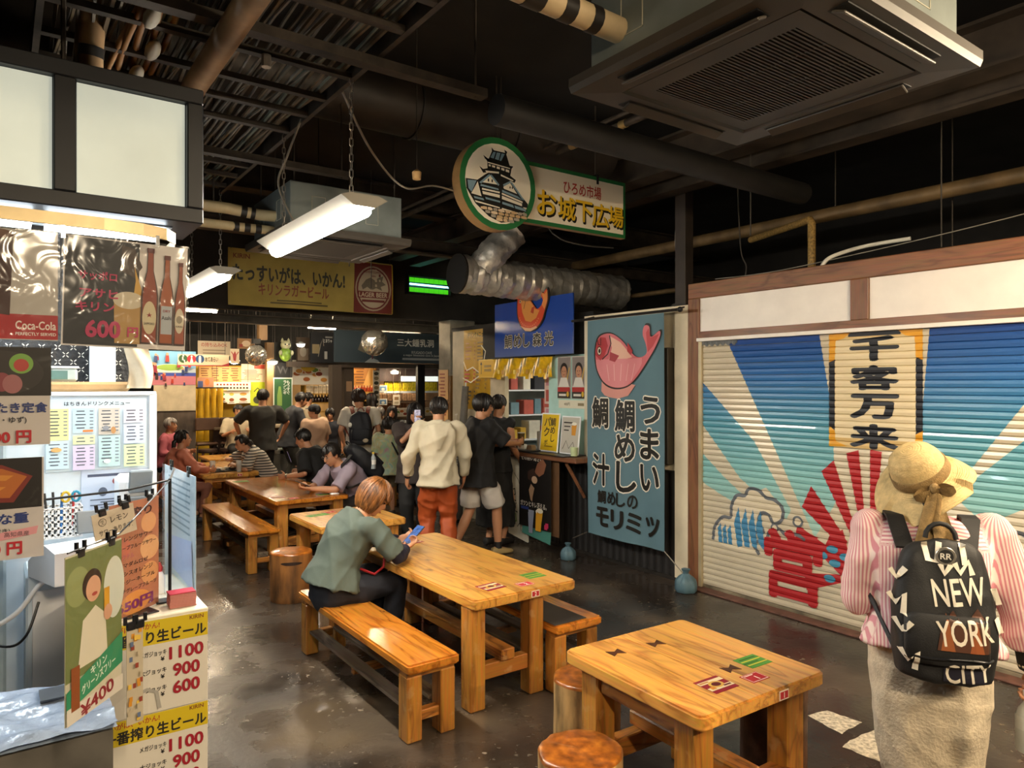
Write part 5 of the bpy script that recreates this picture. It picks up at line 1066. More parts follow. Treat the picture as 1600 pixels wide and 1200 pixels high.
it += [('e', -.085, .035, .02, .02, '#5d8a32'), ('t', .04, -.035, .034, 'たたき定食', '#2a3a78', .05, .17), ('t', .02, -.075, .024, '(塩・ゆず)', '#3a3a42', .02), ('t', .02, -.128, .042, '900 円', '#b8232e', .06)]
film_poster('seared fish set meal poster with red price, upper of two at the picture edge', .0, 1.74, .265, .31, 2.75, it, '#cdc6c2')
it = [('r', 0, .08, .25, .16, '#1a1412'), ('p', [(-.12, .03), (.05, .02), (.1, .1), (.02, .14), (-.12, .15)], '#7a2a22'), ('p', [(-.12, .045), (.04, .035), (.085, .1), (.02, .128), (-.12, .135)], '#b5662a'), ('p', [(-.1, .06), (.0, .05), (.03, .07), (-.1, .085)], '#d08a3a'), ('p', [(-.1, .1), (.03, .09), (.05, .105), (-.1, .12)], '#d08a3a'), ('t', .03, -.03, .034, 'うな重', '#2a3a78', .05, .12), ('t', .0, -.07, .02, '(吸物付き)', '#3a3a42', .02), ('p', [(-.0, -.1), (.11, -.085), (.115, -.06), (.0, -.075)], '#dd9aa0'), ('t', .058, -.081, .016, '高知県産', '#5a4048', .01), ('t', .0, -.125, .042, '3500 円', '#b8232e', .06)]
film_poster('grilled eel box poster with red price, lower of two at the picture edge', -.015, 1.385, .26, .32, 2.75, it, '#cdc6c2')
# counter of the stall with price boards
cn = thing('stall_counter', 'white counter end carrying the yellow beer price boards', 'counter', (.30, 2.80, 0)); MB().box(-.02, .315, -.03, .55, 0, .945, .006).build('body', mat('cream_counter_board', '#cfc8b4', .5, var=.08), cn); MB().box(-.02, .32, -.035, .55, .945, .962, .004).build('top', mat('cream_counter_top', '#d6cfba', .4), cn)
def price_board(label, z):
    it = [('r', 0, .12, .34, .085, '#cdb41e'), ('t', -.1, .145, .022, 'たっすいがは、いかん!', '#a3302a', .03, .22), ('t', .132, .15, .014, 'KIRIN', '#7a3a22', .03), ('t', .0, .105, .045, '一番搾り生ビール', '#1c1a1a', .05, .33)]
    for k, (a, b2) in enumerate((('メガジョッキ', '1100'), ('大ジョッキ', '900'), ('中ジョッキ', '600'))): it += [('t', -.01, .045-k*.062, .02, a, '#1c1a1a', .03, .085), ('t', .02, .022-k*.062, .016, '¥', '#1c1a1a', .04), ('t', .098, .035-k*.062, .046, b2, '#9a1a2a', .05, .115 if k == 0 else .09)]
    it += [('l', [(-.08, -.09), (-.03, -.075), (.0, -.09), (.01, -.15)], .012, '#a8a49c')]
    return board('price_board', label, 'sign', (.447, 2.762, z), 0, .34, .325, it, '#d6d0c4', th=.004, group='beer price boards on the counter end', dy=.0002)
price_board('yellow-headed beer price board with red prices, upper of two', .787); price_board('yellow-headed beer price board with red prices, lower of two', .46); 
# clear-wrapped ledge with its front
lg = thing('plastic_covered_ledge', 'ledge wrapped in shiny clear plastic at the picture edge', 'ledge', (-.1, 2.58, 0))
def wrap(u, v): return .006*math.sin(u*31+v*9)+.005*math.sin(u*13-v*27)+.004*math.sin(u*57+v*41)
mb = MB(); mb.grid(lambda u, v: (-.9+1.28*u, -.21+.42*v, .79+wrap(u, v)), 60, 30); mb.grid(lambda u, v: (.38-1.28*u, -.21+.42*v, .775), 2, 2); mb.build('wrapped_top', mat('bluish_plastic_cover', '#93a2b8', .18, var=.12, scale=7, bump=.7, bscale=26, coat=.3), lg, 60)
MB().box(-.9, .37, -.2, .2, .05, .765).build('body', mat('grey_ledge_body', '#5a5650', .5, var=.25), lg)
mb = MB(); mb.grid(lambda u, v: (-.9+1.28*u, -.212+wrap(u, v), .06+.72*v), 60, 24); mb.build('front_cover', FILM, lg, 60)
draw(lg, [('r', -.02, .60, .3, .09, '#a01c2a'), ('r', .2, .55, .12, .2, '#8a7f6c')], -.203, 'front_notice')
o = MB().box(-.06, .06, -.05, .05, 0, .006).build('coaster', mat('slate_coaster', '#3c434c', .5), None, loc=(.16, 2.66, .802)); tag(o, 'dark slate coaster on the plastic-covered ledge', 'coaster')
# poster stands with clips
def clip(p, t): mb = MB(); mb.box(-.012, .012, -.006, .006, -.012, .012, .002); mb.box(-.02, -.012, -.004, .004, .006, .03).box(.012, .02, -.004, .004, .006, .03); return mb.build('clip', M_DARKPL, t, loc=p)
def stand_poster(label, p0, p1, ztop, h, items, base, y=-.0):
    a, b2 = Vector(p0), Vector(p1); d = b2-a; w = d.length; rz = math.atan2(d.y, d.x)
    t = thing('stand_poster', label, 'poster', ((a.x+b2.x)/2, (a.y+b2.y)/2, ztop-h/2), rz, 'clipped posters on wire stands'); MB().box(-w/2, w/2, 0, .002, -h/2, h/2).build('sheet', ink(base, .35), t); draw(t, items(w, h), -.0008, 'printed_design', dy=.0003)
    MB().box(-w/2-.01, w/2+.01, -.008, -.0075, -h/2-.03, h/2+.004).build('clear_sleeve', FILM, t)
    for x in (-w*.25, w*.3): clip((x, 0, h/2), t)
    return t
def lady(w, h):
    return [('r', 0, h*.12, w, h*.74, '#6e7a4a'), ('e', -w*.3, h*.3, w*.2, h*.12, '#8a9460'), ('e', w*.35, h*.2, w*.2, h*.2, '#c9cfc4'), ('p', [(-w*.3, -h*.2), (-w*.22, h*.08), (0, h*.14), (w*.18, h*.06), (w*.22, -h*.2)], '#d2ccb8'), ('e', -w*.06, h*.28, w*.17, h*.095, '#2a1d18'), ('e', -w*.04, h*.25, w*.13, h*.08, '#cf9f82'), ('e', -w*.02, h*.215, w*.05, h*.012, '#a8423a'), ('r', w*.2, h*.15, w*.1, h*.14, '#d0992a'),
            ('e', w*.22, h*.06, w*.08, h*.05, '#c9987c'), ('p', [(-w*.5, -h*.3), (w*.5, -h*.12), (w*.5, -h*.32), (-w*.5, -h*.42)], '#2d8a62'), ('t', w*.05, -h*.24, h*.05, 'キリン', '#e8efe2', .03, w*.3, .2), ('t', w*.05, -h*.305, h*.055, 'グリーンズフリー', '#e8efe2', .04, w*.62, .2), ('r', 0, -h*.45, w, h*.1, '#d6d0c4'), ('r', -w*.36, -h*.3, w*.14, h*.26, '#8a4a22'), ('t', w*.02, -h*.44, h*.085, '¥400', '#8a2a32', .04, w*.6, .15)]
stand_poster('alcohol-free beer poster with a smiling person and a price of 400 yen', (.135, 2.14), (.285, 2.33), 1.335, .435, lady, '#c9c6b0')
def citrus(w, h):
    it = [('e', w*.28, h*.28, w*.16, h*.09, '#d9a070'), ('e', w*.3, h*.05, w*.2, h*.11, '#dda878'), ('e', w*.3, -h*.18, w*.18, h*.1, '#d69a66'), ('e', -w*.3, h*.1, w*.2, h*.1, '#c4705a'), ('e', 0, -h*.4, w*.3, h*.1, '#d9924a'), ('t', -w*.02, h*.40, h*.085, '生搾り', '#3a1c20', .04, w*.72), ('t', -w*.2, h*.26, h*.05, 'サワー', '#3a3a8a', .04)]
    for k, s in enumerate(('オレンジサワー', 'グレープフルーツサワー', '', 'マダムロゼ', 'カシスオレンジ', 'ファジーネーブル', 'ピーチグレープフルーツ')):
        if s: it.append(('t', .0, h*(.18-.075*k), h*.04, s, '#1e1616', .03, w*min(.85, .1*len(s))))
    return it+[('t', -w*.2, h*.03, h*.045, 'カクテル', '#a85a6a', .03), ('t', -.005, -h*.41, h*.1, '650円', '#7a2a6a', .06, w*.75)]
stand_poster('orange citrus sour poster with a price of 650 yen', (.30, 2.75), (.48, 2.92), 1.365, .40, citrus, '#b5775a')
def hand(w, h): return [('e', -w*.28, h*.16, h*.14, h*.14, '#2a2420'), ('e', -w*.28, h*.16, h*.12, h*.12, '#cfc2ae'), ('t', -w*.28, h*.16, h*.16, '生', '#2a2420'), ('t', w*.12, h*.16, h*.2, 'レモン', '#2a2420', .01, w*.42), ('t', 0, -h*.2, h*.2, 'サワーあります.', '#2a2420', .01, w*.8)]
t = stand_poster('handwritten beige card for lemon sour clipped above the posters', (.245, 2.66), (.375, 2.72), 1.365, .095, hand, '#cfc2ae'); t.rotation_euler[1] = -.16
def busy(w, h):
    r_ = random.Random(9); return [('r', r_.uniform(-w*.4, w*.4), r_.uniform(-h*.45, h*.45), w*.2, h*.05, r_.choice(('#c98a2a', '#8a3a2a', '#5a6a8a', '#d9b54a', '#b5a890'))) for _ in range(26)]
stand_poster('crowded photo menu sheet hanging behind the smiling person poster', (.30, 2.34), (.345, 2.355), 1.07, .29, busy, '#b9ae98')
def blueprint(w, h): return [('r', 0, h*(.42-.05*k), w*.7, h*.016, '#5a7a8a') for k in range(9)]+[('p', [(-w*.4, -h*.1), (w*.4, -h*.02), (w*.45, -h*.4), (-w*.2, -h*.35)], '#9aaed6')]
stand_poster('bluish handwritten sheet on the aisle side of the stall counter', (.60, 3.5), (.615, 2.95), 1.42, .5, blueprint, '#a9bcc6')
sd = thing('wire_stand', 'black upright stand holding the clipped stall posters', 'stand', (.52, 2.93, .963)); MB().tube([(0, 0, 0), (0, 0, .46)], .006, 8).build('pole', M_DARKPL, sd); MB().tube([(-.4, -.16, .44), (-.15, -.08, .44), (0, 0, .455), (.08, .35, .46)], .004, 6).build('arm', M_DARKPL, sd); MB().tube([(0, 0, .455), (-.2, -.55, .41), (-.24, -.6, .385), (-.38, -.79, .383)], .0025, 6).build('arm', M_DARKPL, sd); MB().box(-.05, .04, -.03, .03, 0, .006, .002).build('foot', M_DARKPL, sd)
for i in range(12):
    o = MB().box(-.045, .045, -.03, .03, 0, .0042, .001).build('card', ink('#b97a72' if i < 11 else '#b52a42', .5), None, loc=(.545+random.uniform(-.002, .002), 2.845, .9625+i*.0045), rot=(0, 0, random.uniform(-.03, .03))); tag(o, 'pink card in the small stack on the counter corner', 'card', 'stack of pink cards')
o = MB().box(-.055, .055, -.04, .04, 0, .004, .001).build('clip_board', M_DARKPL, None, loc=(.40, 2.83, .963), rot=(0, 0, .3)); tag(o, 'black flat tray between posters and pink cards', 'tray')
# cash register, basket of pens, scale, bottles, cabinet
rg = thing('cash_register', 'white till with blue-grey keys on the stall counter', 'till', (.25, 3.22, 1.04)); mb = MB(); mb.prism([(-.13, 0), (.12, 0), (.12, .12), (.02, .14), (-.13, .06)], -.13, .13); mb.build('body', M_WHITEPL, rg, rot=(0, 0, -PI/2+.3))
kk = MB().box(-.007, .007, -.006, .006, 0, .006, .001).mesh('key'); kk.materials.append(mat('blue_grey_keys', '#6a7c9c', .4))
for i in range(8):
    for j in range(4):
        o = bpy.data.objects.new('key', kk); COL.objects.link(o); o.parent = rg; o.rotation_euler = (math.radians(28), 0, .3); o.location = Rz(.3)@Vector((-.09+i*.025, -.1+j*.025, .078+.013*j))
sc_ = MB().box(-.06, .06, -.01, .01, 0, .09, .004, R=Rx(-.4)).build('display', M_GREYPL, rg, loc=(.06, .1, .14))
bk = thing('pen_basket', 'white perforated basket of pens and scissors on the stall counter', 'basket', (.2, 3.42, 1.16))
MB().box(-.07, .07, -.05, .05, 0, .006).build('bottom', M_WHITEPL, bk)
for i in range(8):
    for sy in (-.05, .05): MB().box(-.07+i*.02-.004, -.07+i*.02+.004, sy-.002, sy+.002, 0, .12).build('upright', M_WHITEPL, bk)
for j in range(5):
    for sy in (-.05, .05): MB().box(-.074, .074, sy-.002, sy+.002, .012+j*.026, .02+j*.026).build('hoop', M_WHITEPL, bk)
    for sx in (-.072, .072): MB().box(sx-.002, sx+.002, -.05, .05, .012+j*.026, .02+j*.026).build('hoop', M_WHITEPL, bk)
for i, (x, y, c) in enumerate(((-.04, .0, '#1c1e22'), (-.02, .02, '#1c1e22'), (.0, -.01, '#2a62a0'), (.035, .015, '#b02a2a'))):
    o = MB().tube([(0, 0, 0), (.01*i-.015, .01, .17)], .005, 7).build('pen', ink(c), None, loc=(.2+x, 3.42+y, 1.168)); tag(o, ['black pen leaning in the white basket', 'second black pen in the white basket', 'blue pen in the white basket', 'red pen in the white basket'][i], 'pen')
scs = thing('scissors', 'scissors with yellow and blue handles standing in the white basket', 'scissors', (.235, 3.41, 1.17), 0)
MB().box(-.004, .004, -.002, .002, 0, .13).build('blades', M_CHROME, scs)
for sx, c in ((-1, '#c9a92a'), (1, '#1f86a8')): MB().tube([(sx*.018+.014*math.cos(a), 0, .15+.02*math.sin(a)) for a in frange(0, 2*PI, 14)], .005, 6, False).build('handle', ink(c), scs)
wc = thing('white_cabinet', 'white steel cabinet under the till', 'cabinet', (.2, 3.45, 0)); MB().box(-.12, .2, -.15, .15, .0, 1.04, .008).build('body', mat('pale_blue_white_steel', '#c2d0da', .4, var=.06), wc); MB().box(-.1, .18, -.156, -.15, .55, .98, .003).build('door', M_WHITEPL, wc); MB().box(.14, .155, -.165, -.156, .7, .8).build('handle', M_ALU, wc); draw(wc, [('r', .0, .36, .1, .16, '#b59a66'), ('p', [(-.02, .35), (0, .38), (.02, .35), (0, .33)], '#a53a2a')], -.158, 'sticker')
w2 = thing('tall_locker', 'grey-white tall machine at the picture edge inside the stall', 'machine', (-.1, 3.55, 0)); MB().box(-.18, .12, -.12, .2, 0, 1.75, .01).build('body', mat('cold_grey_steel', '#9fb0ba', .4, var=.1), w2); MB().box(-.15, .09, -.126, -.12, .3, 1.0, .004).build('door', M_WHITEPL, w2); MB().box(-.15, .09, -.126, -.12, 1.1, 1.6, .004).build('upper_door', M_GREYPL, w2)
bx = thing('beer_crate_box', 'brown carton with a red mark standing low in the stall', 'carton', (.17, 3.2, .0)); MB().box(-.06, .05, -.05, .05, 0, .5, .004).build('carton', mat('pale_carton', '#b0946a', .7, var=.1), bx); draw(bx, [('p', [(-.02, .3), (0, .33), (.02, .3), (0, .27)], '#a53a2a'), ('l', [(-.03, .32), (.0, .31), (.03, .32)], .006, '#a53a2a')], -.052, 'red_mark')
cable('white hose hanging inside the drink stall', [(-.05, 3.3, .85), (.05, 3.25, .92), (.12, 3.22, 1.02), (.17, 3.2, 1.05)], .009, M_WHITEPL, 'hose', 'hose', 8)
cable('white ribbed tube curving beside the brown carton', [(.11, 3.05, .55), (.17, 3.02, .66), (.26, 3.03, .68), (.28, 3.08, .6)], .014, M_WHITEPL, 'ribbed_tube', 'hose', 8)
cable('black cable hanging at the foot of the stall machine', [(-.1, 3.3, .85), (.02, 3.25, .8), (.08, 3.22, .84), (.12, 3.25, .95)], .005, M_DARKPL)
spb = thing('sauce_bottle', 'red-capped sauce bottle behind the citrus poster', 'bottle', (.505, 3.06, .963)); MB().lathe([(.02, 0), (.022, .01), (.022, .06), (.01, .085)], 14).build('bottle', M_WHITEPL, spb, 40); MB().lathe([(.012, .085), (.013, .1), (.004, .12)], 12).build('cap', ink('#b02a2a'), spb, 40)
wr = thing('drink_tap', 'white upright drink dispenser on the stall counter', 'dispenser', (.47, 3.5, .963)); MB().box(-.06, .07, -.1, .1, 0, .42, .02).build('body', M_WHITEPL, wr); MB().box(-.04, .05, -.13, -.1, .28, .34, .006).build('spout', M_GREYPL, wr); MB().box(-.03, .06, -.12, -.1, .36, .46, .005, R=Rx(.3), c=(0, -.1, .36)).build('display', mat('pale_lcd', '#8f9aa2', .3), wr)

# ================================================================== far shops at the back of the hall
WM = '#d8b27a'
def spots(n, w, h, cols, r, rs, x0=0, z0=0):
    q = random.Random(rs); out = []
    for _ in range(n):
        x, z = x0+q.uniform(-w/2, w/2), z0+q.uniform(-h/2, h/2); c = q.choice(cols)
        out += [('e', x, z, r*1.25, r*.9, '#e6dcc8'), ('e', x, z, r, r*.62, c)]
    return out
def lines(n, w, h, c, rs, x0=0, z0=0):
    q = random.Random(rs); return [('r', x0-w/2*(1-q.uniform(.6, 1)), z0+h/2-(i+.5)*h/n, w*q.uniform(.55, .95), h/n*.45, c) for i in range(n)]
FOOD = ('#b5622a', '#c98a3a', '#8a3a22', '#6a8a3a', '#d6b04a')
def people_print(n, w, h, rs, z0=0):
    q = random.Random(rs); out = []
    for _ in range(n):
        x, z = q.uniform(-w/2, w/2), z0+q.uniform(-h/2, h/2); s = q.uniform(.5, 1.)*h*.3
        out += [('p', [(x-s*.4, z-s), (x+s*.4, z-s), (x+s*.3, z+s*.4), (x-s*.3, z+s*.4)], q.choice(('#8a2a3a', '#2a3a6a', '#c9b8a8', '#3a2a2a', '#a8342a'))), ('e', x, z+s*.65, s*.28, s*.3, '#b98a6a')]
    return out
def wh(B): return B[2:]
def bboard(name, label, cat, B, items, base, **k):
    (loc, rz, w, h) = B; t = board(name, label, cat, loc, rz, w, h, items(w, h) if items else None, base, **k)
    if name in FLOORED:
        zt = loc[2]+h/2; bd = t.children[0]; bd.location.z = -loc[2]/2+h/4; bd.scale.z = zt/h*.999
    if name in HUNG:
        for q in (-.42, .42): MB().tube([(w*q, .004, h/2), (w*q, .004, 4.05-loc[2])], .004, 5).build('cord', M_WIREDK, t)
    return t
HUNG = ('restroom_sign', 'carry_in_sign', 'lobster_flag', 'red_print', 'cave_sign', 'dark_advertisement', 'bracket_post', 'white_poster', 'figurine_shelf', 'dish_board', 'kraft_banner', 'white_lamp_box', 'orange_can_ad', 'awning_edge', 'totem_strip', 'festival_photo_sheet', 'notice_strip', 'framed_photo', 'small_poster', 'bottle_poster', 'snack_photo_strip', 'packet_shelf')
FLOORED = ('timber_post', 'thick_post', 'second_post', 'slim_post', 'yellow_shop_front', 'low_wall', 'liquor_wall', 'souvenir_wall')
struct('wall_shops', MB().box(2.6, 4.45, 14.36, 14.42, 0, 2.72), M_DARK, label='dark partition behind the noodle shop')
bboard('festival_photo_sheet', 'large blue and red photo sheet of a festival crowd on the far wall', 'poster', ((2.135, 13.000, 2.045), 0., 1.156, 0.573), lambda w, h: [('r', 0, h*.25, w, h*.5, '#6fa6cc'), ('r', -w*.3, h*.02, w*.4, h*.18, '#2a62b0'), ('e', w*.15, -h*.02, w*.22, h*.14, '#cfd6cc'), ('e', w*.15, h*.02, w*.18, h*.09, '#8aa84a'), ('r', w*.1, -h*.2, w*.8, h*.14, '#3a4a9a'), ('r', w*.1, -h*.36, w*.8, h*.26, '#b8707a')]+people_print(26, w*.9, h*.4, 3, -h*.28)+people_print(22, w*.9, h*.5, 5, h*.2), '#a9b6c0')
bboard('cream_cloth', 'cream cloth hanging below the festival photo sheet', 'cloth', ((2.387, 13.000, 1.543), 0., 0.652, 0.430), None, mat('cream_cloth', '#b5a88e', .8, var=.1))
bboard('low_wall', 'dim patterned low wall below the cream cloth', 'panel', ((2.372, 13.020, 1.016), 0., 0.692, 0.624), None, mat('dim_brown_panel', '#4a3f36', .7, var=.3, scale=9))
bboard('restroom_sign', 'beige restroom sign with three round pictograms', 'sign', ((2.713, 12.400, 2.168), 0., 0.788, 0.188), lambda w, h: [('p', [(-w*.5, -h*.5), (w*.5, -h*.5), (w*.5, -h*.2), (w*.35, -h*.42), (-w*.5, -h*.42)], '#a8303a'), ('e', -w*.4, .02, h*.36, h*.36, '#2a4a2e'), ('e', -w*.24, .02, h*.36, h*.36, '#a8242e'), ('e', -w*.08, .02, h*.36, h*.36, '#24426a'), ('e', -w*.24, .06, h*.08, h*.08, '#e2d8c8'), ('p', [(-w*.24-.03, -.05), (-w*.24+.03, -.05), (-w*.24, .06)], '#e2d8c8'), ('e', -w*.08, .06, h*.08, h*.08, '#e2d8c8'), ('r', -w*.08, 0, .035, .1, '#e2d8c8'), ('e', -w*.4, .07, h*.07, h*.07, '#e2d8c8'), ('l', [(-w*.41, .05), (-w*.41, .0), (-w*.38, 0), (-w*.37, -.05)], .016, '#e2d8c8'), ('t', w*.15, .02, h*.42, 'おてあらい', '#22201c', .03, w*.26)], '#c9b79a')
bboard('carry_in_sign', 'dim beige sign about bringing food, above the restroom sign', 'sign', ((3.104, 13.400, 2.414), 0., 0.551, 0.263), lambda w, h: [('t', 0, h*.25, h*.3, 'の持ち込みOK', '#8a4038', .03, w*.8), ('r', 0, -h*.12, w*.7, h*.08, '#7a6a58'), ('r', 0, -h*.32, w*.7, h*.08, '#7a6a58')], '#a39680')
bboard('lobster_flag', 'small beige flag with a red lobster drawing', 'flag', ((3.355, 13.000, 2.271), 0., 0.152, 0.259), lambda w, h: [('p', [(0, h*.35), (w*.2, h*.05), (w*.1, -h*.35), (-w*.15, -h*.3), (-w*.25, h*.05)], '#8a2020'), ('l', [(-w*.2, h*.1), (-w*.4, h*.3)], w*.1, '#8a2020'), ('l', [(w*.2, h*.1), (w*.4, h*.3)], w*.1, '#8a2020')], '#b5a48a')
bboard('red_print', 'square framed print above the far mirror ball', 'poster', ((3.630, 13.300, 2.513), 0., 0.305, 0.186), lambda w, h: [('e', 0, 0, w*.25, h*.3, '#c9b090'), ('r', -w*.3, -h*.2, w*.2, h*.3, '#8a2f22')], '#8a6236')
bboard('yellow_shop_front', 'yellow painted front of the far noodle shop', 'shop front', ((3.654, 14.300, 1.539), 0., 1.472, 1.200), None, mat('mustard_paint', '#c29a12', .6, var=.1), th=.05)
for i in range(4): bboard('wooden_menu_slat', ['warm lit wooden menu tablet, first from the yellow curtains', 'warm lit wooden menu tablet, second from the yellow curtains', 'warm lit wooden menu tablet, third from the yellow curtains', 'warm lit wooden menu tablet, fourth from the yellow curtains'][i], 'menu', [((3.105, 14.100, 1.959), 0., 0.214, 0.286), ((3.298, 14.100, 1.961), 0., 0.171, 0.289), ((3.470, 14.100, 1.962), 0., 0.174, 0.292), ((3.657, 14.100, 1.963), 0., 0.200, 0.293)][i], lambda w, h: lines(6, w*.8, h*.9, '#7a4a22', i), '#cf9e5c')
bboard('handwritten_menu', 'white handwritten menu sheet with a red heading in the noodle shop', 'menu', ((3.987, 14.100, 1.991), 0., 0.460, 0.348), lambda w, h: [('r', w*.25, h*.36, w*.45, h*.24, '#c2432a')]+lines(8, w*.85, h*.6, '#8a5a4a', 4, 0, -h*.1), '#e2cfae')
bboard('notice_strip', 'white notice strip with two rows of large writing', 'sign', ((3.571, 14.000, 1.738), 0., 0.675, 0.157), lambda w, h: [('r', -w*.4+k*w*.088, h*.2, w*.05, h*.22, '#8a2a22') for k in range(10)]+[('r', -w*.4+k*w*.088, -h*.2, w*.055, h*.22, '#3a2a22') for k in range(10)], '#eadfc6')
for i in range(3): bboard('dish_photo_sheet', ['white dish photo sheet with greens', 'white dish photo sheet with a yellow bowl', 'white dish photo sheet with two round bowls'][i], 'menu', [((3.405, 14.050, 1.538), 0., 0.161, 0.217), ((3.567, 14.050, 1.531), 0., 0.163, 0.256), ((3.780, 14.050, 1.534), 0., 0.262, 0.245)][i], lambda w, h: [('e', 0, h*.22, w*.25, h*.12, ('#4a8a3a', '#c9b04a', '#c98a3a')[i]), ('e', 0, -h*.2, w*.28, h*.13, '#8a4a22'), ('r', 0, -h*.4, w*.6, h*.05, '#5a4a3a')], '#e4dcc8')
bboard('lime_sheet', 'lime green sheet with a dark bowl photo beside the standing man', 'poster', ((4.051, 14.050, 1.587), 0., 0.279, 0.459), lambda w, h: [('e', 0, -h*.25, w*.3, h*.16, '#3a3a22'), ('l', [(-w*.25, h*.1), (0, h*.25), (w*.25, h*.1)], w*.06, '#22221a')], '#a9b41e')
bboard('orange_can_ad', 'orange and blue drink advertisement above the yellow curtains', 'poster', ((3.067, 13.900, 1.792), 0., 0.288, 0.212), lambda w, h: [('e', w*.1, h*.1, w*.14, h*.3, '#d06a22'), ('r', -w*.3, -h*.1, w*.3, h*.6, '#3a4a7a')], '#b07a5a')
# yellow curtains: each drape its own piece
cu = thing('yellow_curtain', 'gathered yellow curtains beside the noodle shop', 'curtain', (3.02, 13.7, 0))
for k in range(5):
    mb = MB(); mb.rings([[(-.2+k*.115+(.055+.012*math.sin(k+z*3))*math.cos(a)*(1-.12*z), (.05)*math.sin(a), .75+z) for a in frange(0, 2*PI*11/12, 12)] for z in frange(0, .95, 8)]); mb.build('drape', mat('yellow_drape', '#c79a10', .7, var=.15), cu, 60)
MB().tube([(-.3, 0, 1.71), (.4, 0, 1.71)], .012, 6).build('curtain_rod', M_DARKMETAL, cu)
for q in (-.28, .38): MB().tube([(q, 0, 1.71), (q, .68, 1.71)], .01, 6).build('rod_bracket', M_DARKMETAL, cu)
# counter and bar stools of the noodle shop
nb = thing('bar_counter', 'long brown bar counter of the noodle shop', 'counter', (3.6, 13.2, 0)); MB().box(-.6, .8, -.25, .25, .98, 1.03, .01).build('top', mat('pale_bar_top', '#9a8a72', .4), nb); MB().box(-.58, .78, -.1, .2, 0, .98).build('front', mat('brown_bar_front', '#4a3022', .6, var=.2), nb)
def bar_stool(label, x, y):
    t = thing('bar_stool', label, 'stool', (x, y, 0), 0, 'chrome bar stools of the noodle shop'); MB().lathe([(.15, .62), (.16, .64), (.15, .68), (.0, .69)], 18).build('seat', mat('dark_brown_vinyl', '#3a2a22', .4), t, 50)
    for a in range(4): MB().tube([(.1*math.cos(a*PI/2+.7), .1*math.sin(a*PI/2+.7), .62), (.2*math.cos(a*PI/2+.7), .2*math.sin(a*PI/2+.7), 0)], .012, 7).build('leg', M_CHROME, t, 50)
    MB().tube([(.16*math.cos(a), .16*math.sin(a), .25) for a in frange(0, 2*PI, 17)], .008, 6, False).build('foot_ring', M_CHROME, t, 50)
    return t
for i, x in enumerate((2.85, 3.2, 3.55)): bar_stool(['chrome bar stool nearest the yellow curtains', 'chrome bar stool in the middle of the noodle bar', 'chrome bar stool beside the man in cream'][i], x, 12.75)
for i, x in enumerate((2.9, 3.3)):
    t = thing('bar_chair', ['brown backed bar chair nearest the yellow curtains', 'brown backed bar chair beside the man in cream'][i], 'chair', (x, 13.0, 0), 0, 'brown backed bar chairs'); MB().box(-.2, .2, -.03, .0, .98, 1.2, .02).build('backrest', mat('brown_vinyl_back', '#5a4030', .45), t); MB().box(-.18, .18, -.03, .3, .72, .77, .02).build('seat', MATS['brown_vinyl_back'], t)
    for sx in (-.16, .16):
        for sy in (0, .26): MB().tube([(sx, sy, .72), (sx*1.1, sy, 0)], .012, 6).build('leg', M_CHROME, t)
# posts, black boards, figurine shelf
def post(label, x0, x1, y, z0, z1, m, d=.12): o = MB().box(-(x1-x0)/2, (x1-x0)/2, -d/2, d/2, 0, z1-z0, .006).build('post', m, None, loc=((x0+x1)/2, y, z0)); return tag(o, label, 'post')
M_PALEWOOD = mat('pale_timber', '#8a6a44', .6, var=.2, scale=4, stretch=(1, 1, .2)); M_GREYBRN = mat('grey_brown_timber', '#453a30', .6, var=.2, scale=4, stretch=(1, 1, .2))
bboard('timber_post', 'pale timber post behind the standing man in dark grey', 'post', ((4.219, 13.800, 1.762), 0., 0.134, 1.637), None, M_PALEWOOD, th=.14)
bboard('bracket_post', 'upper pale post hanging from the beam over the mirror ball', 'post', ((3.731, 12.600, 2.764), 0., 0.143, 0.425), None, M_PALEWOOD, th=.14)
bboard('black_letter_board', 'black board with a dim brush letter', 'sign', ((4.492, 13.900, 2.055), 0., 0.351, 0.301), lambda w, h: [('t', 0, 0, h*.5, 'W', '#4a4a4c', .03)], '#1a1a1c', th=.03)
bboard('bottle_poster', 'green poster with a tall bottle and white upright writing', 'poster', ((4.428, 13.700, 1.564), 0., 0.370, 0.678), lambda w, h: [('r', 0, 0, w*.9, h*.93, '#2c5a34'), ('p', [(-w*.3, -h*.3), (-w*.05, -h*.3), (-w*.05, 0), (-w*.12, h*.25), (-w*.22, h*.25), (-w*.3, 0)], '#7a9a4a'), ('v', w*.28, h*.22, h*.4, 'もうすぐ', '#dfe6dc', .02), ('v', w*.1, h*.22, h*.4, 'ランンギ', '#dfe6dc', .02)], '#c9cfc4')
bboard('figurine_shelf', 'dark niche holding a green cat figurine', 'shelf', ((4.558, 14.100, 2.402), 0., 0.381, 0.407), None, mat('dark_niche', '#22231f', .6), th=.06)
cf = thing('cat_figurine', 'green and white cat figurine with raised paws in a dark niche', 'figurine', (4.525, 13.850, 2.230))
MB().ell((0, 0, .13), (.12, .1, .14)).build('body', mat('green_glaze', '#7a9a3a', .4, var=.3, scale=12), cf, 60); hd = MB().ell((0, -.01, .31), (.1, .09, .09)); hd.build('head', mat('pale_glaze', '#c9c7a0', .4, var=.1), cf, 60)
for sx in (-1, 1): MB().lathe([(.035, 0), (.02, .05), (.002, .08)], 8).build('ear', MATS['pale_glaze'], cf, 60, loc=(sx*.06, 0, .37)); MB().ell((sx*.11, -.05, .16), (.035, .04, .05), 10, 6).build('paw', MATS['pale_glaze'], cf, 60)
